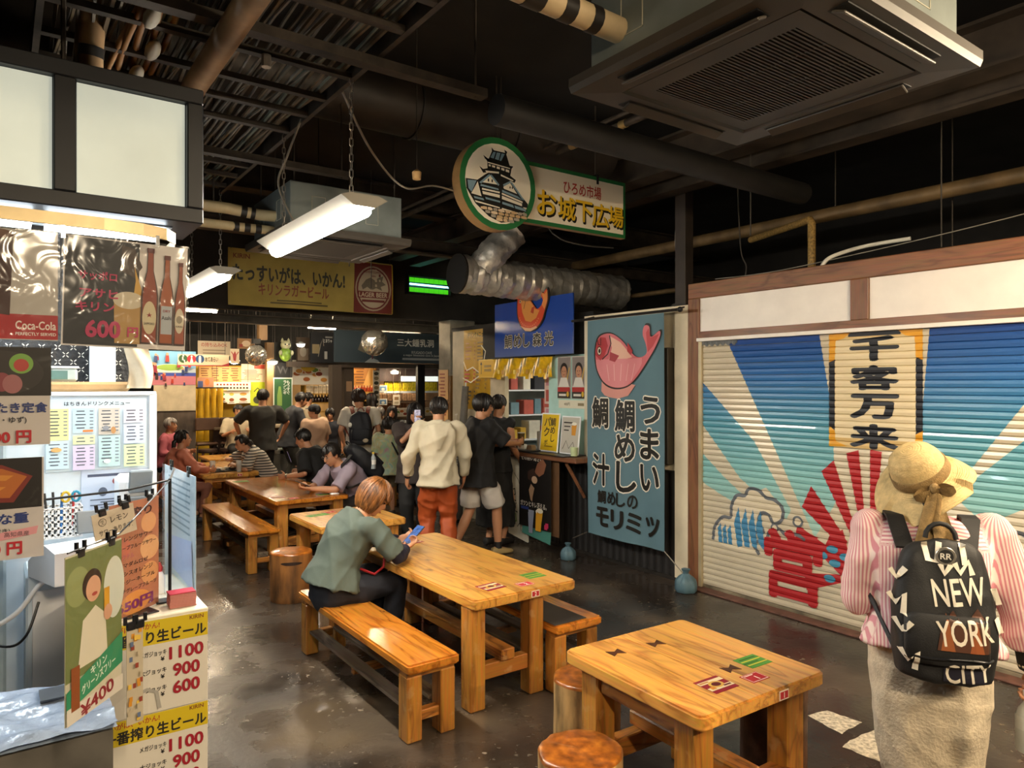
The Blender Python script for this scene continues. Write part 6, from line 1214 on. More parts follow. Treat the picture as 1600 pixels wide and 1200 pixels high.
draw(cf, [('e', -.035, .32, .014, .018, '#1a1a1a'), ('e', .035, .32, .014, .018, '#1a1a1a'), ('e', 0, .295, .012, .009, '#8a3a3a')], -.102, 'painted_face')
bboard('dish_board', 'bright white menu board with many dish photos', 'menu', ((5.271, 14.400, 2.019), 0., 0.845, 0.505), lambda w, h: spots(16, w*.86, h*.8, FOOD, .07, 7)+[('e', -w*.12, h*.25, .16, .11, '#d9b23a')], '#e9e2d2')
bboard('white_poster', 'dim brown display with white arch shapes beside the dark advertisement', 'poster', ((5.034, 14.300, 2.487), 0., 0.280, 0.497), lambda w, h: [('r', 0, -h*.2, w*.8, h*.5, '#a08a72'), ('e', 0, -h*.1, w*.25, h*.2, '#cfc2ae')], '#5a4836')
# cave sign on two posts
bboard('cave_sign', 'long grey-blue sign for a cave with white lettering', 'sign', ((6.660, 13.600, 2.545), 0., 2.459, 0.644), lambda w, h: [('p', [(-w*.3, -h*.1), (-w*.26, h*.3), (-w*.2, h*.25), (-w*.18, -h*.05), (-w*.24, -h*.2)], '#7d7768'), ('e', -w*.19, -h*.05, w*.03, h*.2, '#8fb0b4'), ('p', [(-w*.24, -h*.5), (-w*.1, -h*.5), (-w*.12, -h*.42), (-w*.18, -h*.34)], '#a9b2b4'), ('r', -w*.17, -h*.25, w*.012, h*.28, '#6a3a48'), ('t', w*.24, h*.18, h*.26, '三大鍾乳洞', '#dfe2de', .02, w*.36), ('t', w*.3, -h*.14, h*.09, 'RYUGADO CAVE', '#c9d0d0', .01, w*.2), ('t', w*.3, -h*.24, h*.085, 'a major limestone cave in Japan', '#c9d0d0', .02, w*.36), ('r', w*.3, -h*.36, w*.38, h*.07, '#aab4b8')], '#43525c', th=.06)
bboard('dark_advertisement', 'black advertisement panel with white writing left of the cave sign', 'sign', ((5.207, 13.650, 2.505), 0., 0.487, 0.610), lambda w, h: [('t', w*.2, h*.22, h*.12, 'とまりゃ', '#d6d6d0', .02, w*.36), ('r', w*.25, h*.34, w*.3, h*.05, '#8a8a86'), ('l', [(-w*.2, -h*.3), (-w*.1, h*.1), (0, h*.3), (w*.03, h*.05)], w*.03, '#8a8478'), ('r', -w*.3, -h*.05, w*.3, h*.3, '#8a7a58'), ('r', w*.12, -h*.25, w*.12, h*.25, '#a8a8a2')], '#15161a', th=.06)
bboard('sign_beam', 'dark beam carrying the cave sign', 'beam', ((6.366, 13.800, 2.167), 0., 3.613, 0.107), None, M_GREYBRN, th=.12)
bboard('thick_post', 'thick dark post under the cave sign left of the backpack wearer', 'post', ((5.398, 13.400, 1.337), 0., 0.198, 1.643), None, M_GREYBRN, th=.2)
bboard('second_post', 'dark post with a small notice behind the backpack wearer', 'post', ((5.863, 13.900, 1.383), 0., 0.210, 1.589), lambda w, h: [('r', 0, h*.22, w*.6, h*.13, '#9a7a5c')], M_GREYBRN, th=.15)
bboard('slim_post', 'slim dark post right of the yellow packets', 'post', ((7.335, 13.500, 1.368), 0., 0.170, 1.648), None, M_BLACK, th=.1)
# bright shop interiors behind: shelves and goods
bboard('liquor_wall', 'warm lit back wall of the liquor shop', 'shop front', ((6.270, 15.400, 1.286), 0., 2.197, 0.988), None, mat('warm_shop_wall', '#c09a62', .6, var=.15), th=.05)
bboard('souvenir_wall', 'dim back wall of the souvenir shop', 'shop front', ((8.174, 15.600, 1.514), 0., 1.754, 1.601), None, mat('dim_shop_wall', '#5a4632', .7, var=.3, scale=5), th=.05)
bboard('kraft_banner', 'warm brown paper banner hanging in the liquor shop', 'banner', ((6.623, 14.800, 1.994), 0., 0.537, 0.487), lambda w, h: lines(7, w*.55, h*.9, '#7a4a1c', 3, -w*.2)+[('p', [(-w*.1, -h*.5), (w*.2, h*.35), (w*.45, h*.4), (w*.4, -h*.5)], '#d29a4a')], '#b5762e')
bboard('totem_strip', 'narrow white strip of round photos', 'sign', ((6.612, 14.200, 1.649), 0., 0.150, 0.845), lambda w, h: [('e', 0, h*(.42-.12*k), w*.36, h*.045, ('#3a3a2a', '#8a7a5a')[k % 2]) for k in range(8)], '#d9cdb8')
for i in range(2): bboard('framed_photo', ['small framed blue photo in the souvenir shop, upper of two', 'small framed blue photo in the souvenir shop, lower of two'][i], 'picture', [((6.914, 14.500, 1.680), 0., 0.202, 0.143), ((6.914, 14.500, 1.381), 0., 0.202, 0.142)][i], lambda w, h: [('r', 0, 0, w*.8, h*.7, '#5a7a9a'), ('e', 0, -h*.1, w*.2, h*.2, '#c9c9b8')], '#d6cfc0')
bboard('small_poster', 'small framed poster on a tan board in the souvenir shop', 'poster', ((7.244, 14.500, 1.419), 0., 0.175, 0.231), lambda w, h: [('r', 0, h*.15, w*.6, h*.3, '#8a6a4a'), ('r', 0, -h*.25, w*.6, h*.2, '#a89a80')], '#d6cbb8')
bboard('awning_edge', 'dark awning under the cave sign over the souvenir shop', 'awning', ((7.665, 14.600, 2.015), 0., 1.611, 0.352), None, mat('dark_red_awning', '#2a1812', .7, var=.3), th=.1)
bboard('white_lamp_box', 'pale long lamp box over the yellow packets', 'lamp', ((7.850, 14.400, 1.897), 0., 1.010, 0.117), None, mat('pale_lamp_box', '#cfd4cc', .4, var=0, emit=.5), th=.08)
# yellow packets in a row on a shelf, goods shelves and bottles
sh1 = bboard('packet_shelf', 'pale shelf under the row of yellow packets', 'shelf', ((7.728, 14.600, 1.596), 0., 1.486, 0.044), None, M_WHITEPL, th=.25)
def row(name, label, cat, group, x0, x1, y, z, n, fn, rs):
    q = random.Random(rs)
    for i in range(n):
        o = fn(q, i); o.location = (x0+(x1-x0)*(i+.5)/n, y+q.uniform(-.02, .02), z); tag(o, label, cat, group)
def packet(c, w, h):
    def f(q, i):
        o = MB().box(-w/2, w/2, -.03, .03, 0, h*q.uniform(.9, 1.05), .008).build('packet', mat('packet_'+c[1:], c, .45, var=.25, scale=20), None); o.rotation_euler = (0, q.uniform(-.05, .05), q.uniform(-.1, .1)); return o
    return f
def bottle(c, h=.3):
    m = mat('glass_'+c[1:], c, .2, var=.1)
    def f(q, i):
        k = h*q.uniform(.9, 1.05); return MB().lathe([(.035, 0), (.038, .01), (.038, k*.55), (.014, k*.75), (.013, k), (.0, k)], 10).build('bottle', m, None, 50)
    return f
row('packet', 'yellow packet in the row on the souvenir shop shelf', 'packet', 'yellow packets', 7.02, 8.4, 14.7, 1.618, 12, packet('#cdb41e', .1, .26), 1)
for k, z in enumerate((1.382, 1.153)):
    o = MB().box(-.95, .95, -.15, .15, -.02, 0).build('goods_shelf', mat('dark_shelf_board', '#3a2a1e', .6), None, loc=(7.5, 15.3, z)); tag(o, ['upper dark shelf in the souvenir shop', 'lower dark shelf in the souvenir shop'][k], 'shelf'); MB().box(-.9, -.86, .1, .3, -.06, -.02).build('bracket', M_DARKMETAL, o); MB().box(.86, .9, .1, .3, -.06, -.02).build('bracket', M_DARKMETAL, o)
    row('souvenir_box', 'small box on the souvenir shop shelves', 'box', 'souvenir boxes', 6.6, 8.4, 15.25, z, 14, packet(('#a8866a', '#8a5a3a')[k], .1, .17), 3+k)
bs_ = thing('bottle_rack', 'yellow timber rack of dark bottles left of the thick post', 'shelf', (5.518, 14.75, 0))
for z in (1.576, 1.386, 1.196): MB().box(-.32, .3, -.12, .12, z-.02, z).build('rack_board', mat('yellow_timber', '#b58a32', .5), bs_)
for sx in (-.32, .29): MB().box(sx-.015, sx+.015, -.12, .12, 0, 1.75).build('rack_side', MATS['yellow_timber'], bs_)
row('bottle', 'dark sake bottle on the yellow timber rack', 'bottle', 'sake bottles on the rack', 5.518-.28, 5.518+.26, 14.75, 1.386, 8, bottle('#2a1a12', .19), 6)
row('packet', 'pale packet standing on top of the yellow timber rack', 'packet', 'pale packets on the rack', 5.518-.28, 5.518+.26, 14.75, 1.576, 6, packet('#cfc4ae', .08, .18), 7)
ls = thing('liquor_shelf', 'warm lit shelves of the liquor shop behind the backpack wearer', 'shelf', (6.702, 15.1, 0))
for z in (1.606, 1.418, 1.200): MB().box(-.3, .3, -.12, .12, z-.02, z).build('shelf_board', MATS['yellow_timber'], ls)
for sx in (-.3, .3): MB().box(sx-.015, sx+.015, -.12, .12, 0, 1.75).build('shelf_side', MATS['yellow_timber'], ls)
for k, z in enumerate((1.606, 1.418, 1.200)): row('bottle', ['red-capped bottle on the upper liquor shelf', 'brown bottle on the middle liquor shelf', 'black bottle on the lower liquor shelf'][k], 'bottle', ['red bottles', 'brown bottles', 'black bottles'][k]+' on the liquor shelves', 6.702-.28, 6.702+.28, 15.1, z, 8, bottle(('#a84a32', '#4a2a18', '#17130f')[k], .15), 9+k)
bboard('snack_photo_strip', 'white strip of dish photos in front of the souvenir counter', 'menu', ((7.671, 14.200, 1.153), 0., 1.137, 0.188), lambda w, h: spots(7, w*.9, h*.4, FOOD, .05, 12), '#cdbfa8', th=.03)
# far lights of the shops
for i, (u, x, y, z, s) in enumerate(((0, 4.673, 13.4, 2.540, .09), (1, 7.1, 14.3, 2.05, .1), (2, 3.5, 13.6, 2.2, .1), (3, 4.2, 13.6, 2.2, .1), (4, 6.1, 14.5, 2.35, .1))):
    t = thing('spot_lamp', ['small white disc lamp beside the figurine niche', 'warm lamp over the souvenir shelf', 'warm lamp over the wooden menu tablets', 'warm lamp over the handwritten menu', 'warm lamp in the liquor shop'][i], 'lamp', (x, y, z)); MB().lathe([(.02, .05), (s, .015), (s, 0), (.0, 0)], 16).build('shade', M_WHITEPL, t, 40); MB().tube([(0, 0, .05), (0, 0, 4.05-z)], .004, 5).build('cord', M_WIREDK, t); MB().ell((0, 0, -.02), (s*.8, s*.8, .03), 12, 6).build('bulb', glow('warm_bulb' if i else 'white_bulb', WARM if i else NEUTRAL, 70. if i else 12.), t, 60)
# mirror balls
def mirror_ball(label, p, r, top):
    t = thing('mirror_ball', label, 'mirror ball', p, 0, 'mirror balls'); mb = MB(); n, m = 30, 15; rings = [[(r*math.sin(PI*(i+.02)/(m+.04))*math.cos(2*PI*k/n), r*math.sin(PI*(i+.02)/(m+.04))*math.sin(2*PI*k/n), -r*math.cos(PI*(i+.02)/(m+.04))) for k in range(n)] for i in range(m+1)]
    mb.rings(rings); v = np.array(mb.v)*(1+RNG.normal(0, .022, (len(mb.v), 1))); mb.v = [tuple(q) for q in v]; mb.build('mirror_tiles', mat('mirror_facets', '#d9d3c6', .22, .85, var=.15, scale=60), t); MB().tube([(0, 0, r), (0, 0, top-p[2])], .008, 6).build('hanger', M_DARKMETAL, t); MB().box(-.06, .06, -.06, .06, r+.02, r+.1).build('motor', M_BLACK, t)
mirror_ball('larger mirror ball in front of the cave sign', (5.550, 12.000, 2.540), .24, 4.06)
mirror_ball('smaller mirror ball in front of the noodle shop', (3.433, 12.000, 2.256), .17, 4.06)
# concrete pillar with wooden skirt and notices, green-black partitions
pl = thing('concrete_pillar', 'square bare concrete pillar with a plywood skirt left of the fish shop', 'pillar', (5.555, 9.17, 0)); MB().box(-.215, .215, -.22, .12, 1.9, 2.72, .01).build('concrete', mat('bare_concrete', '#8f8675', .8, var=.2, scale=5, bump=.3, bscale=25), pl); MB().box(-.22, .22, -.225, .125, 0, 1.9, .004).build('plywood_skirt', wood('amber_plywood', '#7a5222', '#5a3a18', .5, axis=2), pl)
board('order_notice', 'orange paper notice on the plywood of the concrete pillar, upper', 'notice', (5.325, 9.13, 1.77), WALLX, .27, .44, lines(7, .2, .36, '#9a4a2a', 3), '#d6a468'); board('order_notice', 'orange paper notice on the plywood of the concrete pillar, lower', 'notice', (5.325, 9.13, 1.30), WALLX, .27, .42, lines(6, .2, .34, '#9a4a2a', 5), '#d6a468')
bb_ = thing('folded_banner_stand', 'grey folded banner with white letters leaning at the pillar', 'banner', (4.85, 7.95, 0), WALLX); MB().tube([(0, 0, .02), (.12, .05, 1.75)], .03, 8, rr=[.07, .045]).build('furled_cloth', mat('grey_furled_cloth', '#6a645c', .7, var=.2), bb_, 60); MB().tube([(.12, .05, 1.7), (.125, .05, 1.8)], .01, 6).build('pole', M_WHITEPL, bb_); MB().box(-.12, .12, -.1, .1, 0, .03, .005).build('base', M_DARKPL, bb_)
draw(bb_, [('v', .07, .95, .9, 'てもっとけて', '#d6d0c4', .03, .07)], -.06, 'lettering')
# waste bins
for i, x in enumerate((3.706, 3.920)):
    t = thing('waste_bin', ['grey waste bin with a pale lid behind the man in dark grey', 'grey waste bin with a green lid flap beside the leaning man'][i], 'bin', (x, 11.9, 0), 0, 'waste bins'); mb = MB(); mb.rings([[(sx*w, sy*w*.9, z) for sx, sy in ((1, 1), (-1, 1), (-1, -1), (1, -1))] for w, z in ((.14, 0), (.175, .62))]); mb.build('body', mat('grey_bin_plastic', '#8a857a', .5), t); MB().box(-.185, .185, -.165, .165, .62, .7, .01).build('lid', mat('pale_bin_lid', '#b5b0a4', .5), t); MB().box(-.11, .11, -.09, .09, .7, .705).build('flap', ink('#2f6a4a') if i else M_GREYPL, t)
# a further table and bench row for the far guests
def simple_far_table(label, x0, x1, y0, y1): return table(label, x0, x1, y0, y1, .62, (x0+.04, x1-.04, y0+.06, y1-.06), n=4, lw=.09, th=.045)
simple_far_table('far pine table among the crowd in front of the liquor shop', 4.7, 5.5, 11.0, 12.2)
simple_far_table('far pine table behind the orange jacket', 2.6, 3.2, 11.5, 12.3)
bench('short bench under the dark-haired guest beside the pillar', 4.6, 5.2, 9.36, 9.7, .40, rails=False)
bench('short bench under the guest in the blue cap', 4.85, 5.5, 10.25, 10.6, .40, rails=False)

# ================================================================== people
def V(*a): return np.array(a, float)
def nrm(v): l = np.linalg.norm(v); return v/l if l > 1e-9 else v
def ik(s, t, l1, l2, hint):
    d = t-s; L = np.linalg.norm(d)
    if L > (l1+l2)*.995: d = d/L*(l1+l2)*.995; L = (l1+l2)*.995
    n = d/L; a = (l1*l1-l2*l2+L*L)/(2*L); h = math.sqrt(max(0, l1*l1-a*a)); p = hint-n*np.dot(hint, n)
    return s+n*a+nrm(p)*h, s+d
def ringpts(c, r, f, a, b, n=20, e=2.3):
    out = []
    for k in range(n):
        t = 2*PI*k/n; ct, st = math.cos(t), math.sin(t)
        out.append(tuple(c+r*a*math.copysign(abs(ct)**(2/e), ct)+f*b*math.copysign(abs(st)**(2/e), st)))
    return out
def limb(mb, pts, rad, n=14, round_ends=True):
    """tapered limb through points, densely sampled"""
    P = [np.array(p, float) for p in pts]; q = []; rr = []
    for i in range(len(P)-1):
        for k in range(4): t = k/4; q.append(P[i]*(1-t)+P[i+1]*t); rr.append(rad[i]*(1-t)+rad[i+1]*t)
    q.append(P[-1]); rr.append(rad[-1])
    if round_ends:
        d0 = nrm(q[0]-q[1]); d1 = nrm(q[-1]-q[-2])
        q = [q[0]+d0*rr[0]*.9, q[0]+d0*rr[0]*.6]+q+[q[-1]+d1*rr[-1]*.6, q[-1]+d1*rr[-1]*.9]; rr = [rr[0]*.4, rr[0]*.8]+rr+[rr[-1]*.8, rr[-1]*.4]
    mb.tube([tuple(p) for p in q], 0, n, True, rr=rr)
def remeshed(mb, vox, it=3, folds=0., seed=0, shrink=0.):
    me0 = mb.mesh('raw'); bm = bmesh.new(); bm.from_mesh(me0); bmesh.ops.recalc_face_normals(bm, faces=bm.faces[:]); bm.to_mesh(me0); bm.free()
    o = bpy.data.objects.new('raw', me0); m = o.modifiers.new('r', 'REMESH'); m.mode = 'VOXEL'; m.voxel_size = vox
    me = evaluated_mesh(o); bpy.data.objects.remove(o); bpy.data.meshes.remove(me0)
    n = len(me.vertices); co = np.empty(n*3); me.vertices.foreach_get('co', co); co = co.reshape(-1, 3)
    ed = np.empty(len(me.edges)*2, int); me.edges.foreach_get('vertices', ed); ed = ed.reshape(-1, 2)
    deg = np.bincount(ed.ravel(), minlength=n).astype(float); deg[deg == 0] = 1
    def lap(c):
        s = np.zeros_like(c)
        for k in range(3): s[:, k] = np.bincount(ed[:, 0], c[ed[:, 1], k], n)+np.bincount(ed[:, 1], c[ed[:, 0], k], n)
        return s/deg[:, None]
    for _ in range(it): co = co+.6*(lap(co)-co); co = co-.3*(lap(co)-co) if _ % 2 else co
    if folds:
        me.vertices.foreach_set('co', co.ravel()); me.update()
        no = np.empty(n*3); me.vertex_normals.foreach_get('vector', no); no = no.reshape(-1, 3)
        r = np.random.default_rng(seed); d = np.zeros(n)
        for k in range(7):
            kv = r.normal(0, 1, 3); kv *= (18+8*k)/np.linalg.norm(kv); kv[2] *= .38
            w = np.sin(co@(r.normal(0, 1, 3)*6)+r.uniform(0, 6))*2.2
            d += (1-np.abs(np.sin(co@kv*.5+w+r.uniform(0, 6)))*1.4)/(1.2+k*.6)
        co = co+no*(2.1*folds*(d-.5))[:, None]
    me.vertices.foreach_set('co', co.ravel()); me.update()
    return me
M_SKIN = mat('light_tan_skin', '#b98462', .5, var=.06, scale=5, subs=.08); M_SKIN2 = mat('tan_skin', '#a87350', .5, var=.06, scale=5, subs=.08)
def hairmat(n, c):
    m = mat(n, c, .42, var=.45, scale=26, stretch=(1, 1, .12), bump=.5, bscale=60); t = m.node_tree; b = t.nodes['Principled BSDF']; src = b.inputs['Base Color'].links[0].from_socket
    g = N(t, 'ShaderNodeNewGeometry'); mr = N(t, 'ShaderNodeMapRange'); mr.inputs[3].default_value = .55; mr.inputs[4].default_value = 1.7; t.links.new(g.outputs['Random Per Island'], mr.inputs[0])
    hv = N(t, 'ShaderNodeHueSaturation'); t.links.new(src, hv.inputs['Color']); t.links.new(mr.outputs[0], hv.inputs['Value']); t.links.new(hv.outputs[0], b.inputs['Base Color']); return m
M_HAIRB = hairmat('black_hair', '#17110d'); M_HAIRBR = hairmat('brown_hair', '#70451f'); M_HAIRG = hairmat('grey_hair', '#77706a')
def cloth(n, c, rough=.8, var=.08): return mat('cloth_'+n, c, rough, var=var, scale=4, bump=.15, bscale=220)

def build_person(label, x, y, rz=0., H=1.68, lean=0., side=0., twist=0., hip=None, lh=None, rh=None, le=None, re=None, lf=None, rf=None, head=(0, 0), wide=1., vox=.011,
                 shirt=None, sleeve=.55, hem=-.02, loose=.018, pants=None, plen=1.9, pw=1.0, skirt=None, shoes='#2a2622', hair=('short', None), skin=None, face=True, curl=(.4, .4), hood=False, grip=None, z=0., folds=.004, socks=None, knees=None, mask=False, hatfn=None, headscale=1.):
    """local frame: faces +Y, right hand at +X; angles in degrees. Returns (root, joints)"""
    root = thing('person', label, 'person', (x, y, z), rz); skin = skin or M_SKIN
    R_ = math.radians; dl = lambda a: V(math.sin(R_(side)), math.sin(R_(a)), math.cos(R_(a)))
    hip = np.array(hip if hip is not None else (0, 0, .525*H), float)
    w1 = hip+.10*H*nrm(dl(lean*.45)); ch = w1+.115*H*nrm(dl(lean*.95)); nb = ch+.085*H*nrm(dl(lean*1.1))
    up = nrm(nb-ch); tw = R_(twist); sr = V(math.cos(tw), math.sin(tw), 0); sr = nrm(sr-up*np.dot(sr, up)); sf_ = nrm(np.cross(up, sr))*1.
    hr = V(1, 0, 0); hf = V(0, 1, 0)
    def frame(c, cn, k): r = nrm(hr*(1-k)+sr*k); u = nrm(cn); r = nrm(r-u*np.dot(r, u)); return r, np.cross(u, r)
    sw = .108*H*wide; sl = nb-up*.022*H-sr*sw; srr = nb-up*.022*H+sr*sw
    UA, FA, TH, SH = .168*H, .15*H, .245*H, .245*H
    dL = lh if lh is not None else sl+V(-.05, .03, -(UA+FA)*.97); dR = rh if rh is not None else srr+V(.05, .03, -(UA+FA)*.97)
    el, wl = ik(sl, np.array(dL, float), UA, FA, np.array(le if le is not None else (-.4, -.8, -.3), float)); er, wr_ = ik(srr, np.array(dR, float), UA, FA, np.array(re if re is not None else (.4, -.8, -.3), float))
    hl, hrj = hip+V(-.052*H*wide, 0, -.01*H), hip+V(.052*H*wide, 0, -.01*H)
    aL = np.array(lf if lf is not None else (-.075, -.02, .05*H), float); aR = np.array(rf if rf is not None else (.075, .04, .05*H), float)
    kn = knees or ((-.1, 1, .1), (.1, 1, .1)); kl, aL = ik(hl, aL, TH, SH, V(*kn[0])); kr, aR = ik(hrj, aR, TH, SH, V(*kn[1]))
    # head frame
    yaw, pit = R_(head[0])+tw, R_(head[1]); hfw = V(-math.sin(yaw)*math.cos(pit), math.cos(yaw)*math.cos(pit), -math.sin(pit)); hrt = nrm(np.cross(hfw, V(0, 0, 1))); hup = np.cross(hrt, hfw)
    S = H/1.68*.97*headscale; ndir = nrm(nrm(nb-ch)*.6+hup*.7); hb = nb+ndir*.038*H; hc = hb+hup*.075*S+hfw*.018*S
    def hp(a, b, c): return hc+(hrt*a+hfw*b+hup*c)*S
    Rh = Matrix([[hrt[i], hfw[i], hup[i]] for i in range(3)])
    # ---- body
    mb = MB(); bw = wide
    def torso(mb, infl, add, z_lo=None, top=True, width=1.):
        rows = [(hip+V(0, 0, -.06*H), .075, .062, 0), (hip+V(0, 0, -.02*H), .094, .072, 0), (hip+V(0, 0, .03*H), .092, .070, .1), (w1, .080, .062, .4), (w1*.5+ch*.5, .088, .067, .7), (ch, .096, .069, 1), (nb-up*.045*H, .098, .062, 1)]
        if top: rows += [(nb-up*.015*H, .075, .048, 1), (nb+up*.005*H, .045, .042, 1)]
        if z_lo is not None: rows = [(hip+V(0, 0, z_lo*H), .107, .09, 0)]+[q for q in rows[1:] if q[0][2] > hip[2]+z_lo*H+.02*H]
        rg = []
        for i, (c, a, b, k) in enumerate(rows):
            cn = rows[min(i+1, len(rows)-1)][0]-rows[max(i-1, 0)][0]; r, f = frame(c, cn, k); rg.append(ringpts(c, r, f, a*H*bw*infl*width+add, b*H*infl+add))
        mb.rings(rg)
    torso(mb, .92, -.006)
    limb(mb, [nb-up*.03*H, hb, hc-hup*.03*S], [.036*H, .032*H, .035*H])
    for s, e, w in ((sl, el, wl), (srr, er, wr_)): limb(mb, [s-up*.02*H, s*.5+e*.5, e, e*.55+w*.45, w], [.024*H, .025*H, .021*H, .021*H, .0145*H])
    for h_, k_, a_ in ((hl, kl, aL), (hrj, kr, aR)): limb(mb, [h_, h_*.5+k_*.5, k_, k_*.6+a_*.4, a_], [.043*H, .042*H, .031*H, .032*H, .02*H]); 
    mb.ell(tuple(hp(0, -.012, .028)), (.071*S, .09*S, .088*S), 20, 14, Rh); mb.ell(tuple(hp(0, .022, -.03)), (.058*S, .066*S, .082*S), 18, 12, Rh); mb.ell(tuple(hp(0, .052, -.088)), (.03*S, .028*S, .022*S), 12, 8, Rh)
    limb(mb, [hp(0, .08, .02), hp(0, .1, -.018), hp(0, .098, -.028)], [.008*S, .012*S, .012*S], 8); mb.ell(tuple(hp(0, .082, -.058)), (.024*S, .012*S, .012*S), 10, 6, Rh)
    for q in (-1, 1): mb.ell(tuple(hp(q*.072, -.008, -.008)), (.011*S, .02*S, .032*S), 10, 8, Rh)
    hs = H/1.68
    def hand(w, e, sgn, cu, g):
        d = nrm(w-e) if g is None else nrm(np.array(g[0], float)); pn = np.array(g[1], float) if g is not None else V(-sgn*.9, .3, 0); pn = nrm(pn-d*np.dot(pn, d)); ac = np.cross(d, pn)*1.  # across the palm
        if np.dot(ac, np.cross(d, pn)) < 0: ac = -ac
        Rm = Matrix([[ac[i], pn[i], d[i]] for i in range(3)]); pc = w+d*.045*hs
        mb.ell(tuple(pc), (.039*hs, .016*hs, .05*hs), 14, 10, Rm); limb(mb, [w-d*.02, pc], [.0145*H, .018*hs], 10)
        for k, (o_, L) in enumerate(((-.03, .068), (-.01, .078), (.01, .074), (.029, .06))):
            p = pc+ac*o_*hs*1.05+d*.038*hs; pts = [p]; a = cu*.5
            for sgm in (.42, .33, .25): p = p+(d*math.cos(a)+pn*math.sin(a))*L*sgm*hs; pts.append(p); a += cu*1.25
            limb(mb, pts, [.0095*hs, .009*hs, .0082*hs, .007*hs], 8)
        ts = np.dot(ac, V(1, 0, 0)) if g is None else 1; tdir = -1 if True else 1
        tside = ac*(g[2] if g is not None and len(g) > 2 else (1 if np.dot(ac, V(0, 1, 0)) > 0 else -1)); p = pc-d*.022*hs+tside*.03*hs; limb(mb, [p, p+(d*.6+tside*.7+pn*.3)*.033*hs, p+(d*1.+tside*.72+pn*(.4+cu*.4))*.05*hs+d*.01], [.013*hs, .011*hs, .0085*hs], 8)
        return pc+d*.05*hs+pn*.03*hs
    gl = grip or (None, None); pL = hand(wl, el, -1, curl[0], gl[0]); pR = hand(wr_, er, 1, curl[1], gl[1])
    for a_ in (aL, aR):
        fd = V(0, 1, 0); limb(mb, [a_+V(0, -.03, -.03)*hs, a_+V(0, .05, -.045)*hs, a_+V(0, .14, -.06)*hs], [.03*hs, .032*hs, .022*hs], 10)
    me = remeshed(mb, vox*.72, 2); me.materials.append(skin); put('body', me, root, 180)
    if face:
        for q in (-1, 1):
            MB().ell(tuple(hp(q*.029, .079, .008)), (.013*S, .006*S, .007*S), 10, 6, Rh).build('eye', ink('#1c1512', .3), root, 60); MB().ell(tuple(hp(q*.031, .081, .032)), (.019*S, .006*S, .004*S), 10, 5, Rh).build('eyebrow', M_HAIRB, root, 60)
        if not mask: MB().ell(tuple(hp(0, .09, -.06)), (.02*S, .006*S, .0065*S), 10, 6, Rh).build('lips', mat('lip', '#9a5148', .45, var=0), root, 60)
    if mask: MB().ell(tuple(hp(0, .052, -.055)), (.06*S, .055*S, .05*S), 16, 10, Rh).build('face_mask', M_PAPER, root, 60)
    # ---- clothes
    if pants:
        mb = MB(); rows = [(hip+V(0, 0, -.075*H), .07, .06), (hip+V(0, 0, -.03*H), .1, .078), (hip+V(0, 0, .02*H), .098, .076), (w1-(w1-hip)*.35, .09, .07)]; rg = []
        for c, a, b in rows: rg.append(ringpts(c, hr, hf, a*H*bw*1.02+.006, b*H*1.02+.006))
        mb.rings(rg)
        for h_, k_, a_ in ((hl, kl, aL), (hrj, kr, aR)):
            q1 = min(pw, 1.); pts = [h_, h_*.5+k_*.5, k_]; rad = [.056*H*q1, .052*H*pw, .042*H*pw]
            if plen < 1: pts = [h_, h_*(1-plen*.5)+k_*plen*.5, h_*(1-plen)+k_*plen]; rad = [.058*H*q1, .054*H*pw, .056*H*pw]
            else: t = plen-1; pts += [k_*(1-t*.5)+a_*t*.5, k_*(1-t)+a_*t]; rad += [.04*H*pw, .036*H*pw]
            limb(mb, pts, rad, 16, False); mb.ell(tuple(h_), (.055*H*q1,)*3, 14, 10)
            if plen > 1: mb.ell(tuple(k_), (.041*H*pw,)*3, 12, 8)
        me = remeshed(mb, vox, 3, folds, 3); me.materials.append(pants); put('trousers' if plen > 1 else 'shorts', me, root, 180)
    if skirt:
        ml, zb, r0, r1 = skirt; mb = MB(); mb.rings([ringpts(w1*(1-t)+V(hip[0], hip[1], zb)*t, hr, hf, r0*(1-t)+r1*t, (r0*(1-t)+r1*t)*.8) for t in frange(0, 1, 6)]); me = remeshed(mb, vox, 2, folds*1.4, 8); me.materials.append(ml); put('skirt', me, root, 180)
    if shirt:
        mb = MB(); torso(mb, 1.03, loose, hem, width=1.02)
        for s, e, w in ((sl, el, wl), (srr, er, wr_)):
            base = (.034*H+loose*.7); mb.ell(tuple(s-up*.01*H), (base*.95,)*3, 14, 10)
            if sleeve > 0:
                if sleeve <= 1: limb(mb, [s, s*(1-sleeve*.5)+e*sleeve*.5, s*(1-sleeve)+e*sleeve], [base, base*.97, base*.98], 16, False)
                else: t = sleeve-1; limb(mb, [s, s*.5+e*.5, e, e*(1-t*.5)+w*t*.5, e*(1-t)+w*t], [base*.95, base*.86, base*.8, base*.74, base*.6], 16, False); mb.ell(tuple(e), (base*.86,)*3, 12, 8)
        if hood:
            mb.rings([ringpts(nb-sf_*(.05+.03*math.sin(q*2.2))*H-up*(.0+.15*q)*H, sr, sf_, (.078-.055*q)*H+.004, (.034-.006*q)*H, 16, 2) for q in (0, .25, .5, .75, 1.)]); limb(mb, [nb-sr*.055*H+sf_*.02*H, nb-sf_*.05*H-up*.01*H, nb+sr*.055*H+sf_*.02*H], [.02*H, .026*H, .02*H], 10)
        else: limb(mb, [nb+V(0, .0, -.012*H)-up*.01*H, nb+up*.006*H], [.05*H, .042*H], 14, False)
        me = remeshed(mb, vox, 3, folds, 5); me.materials.append(shirt); so = put('shirt', me, root, 180)
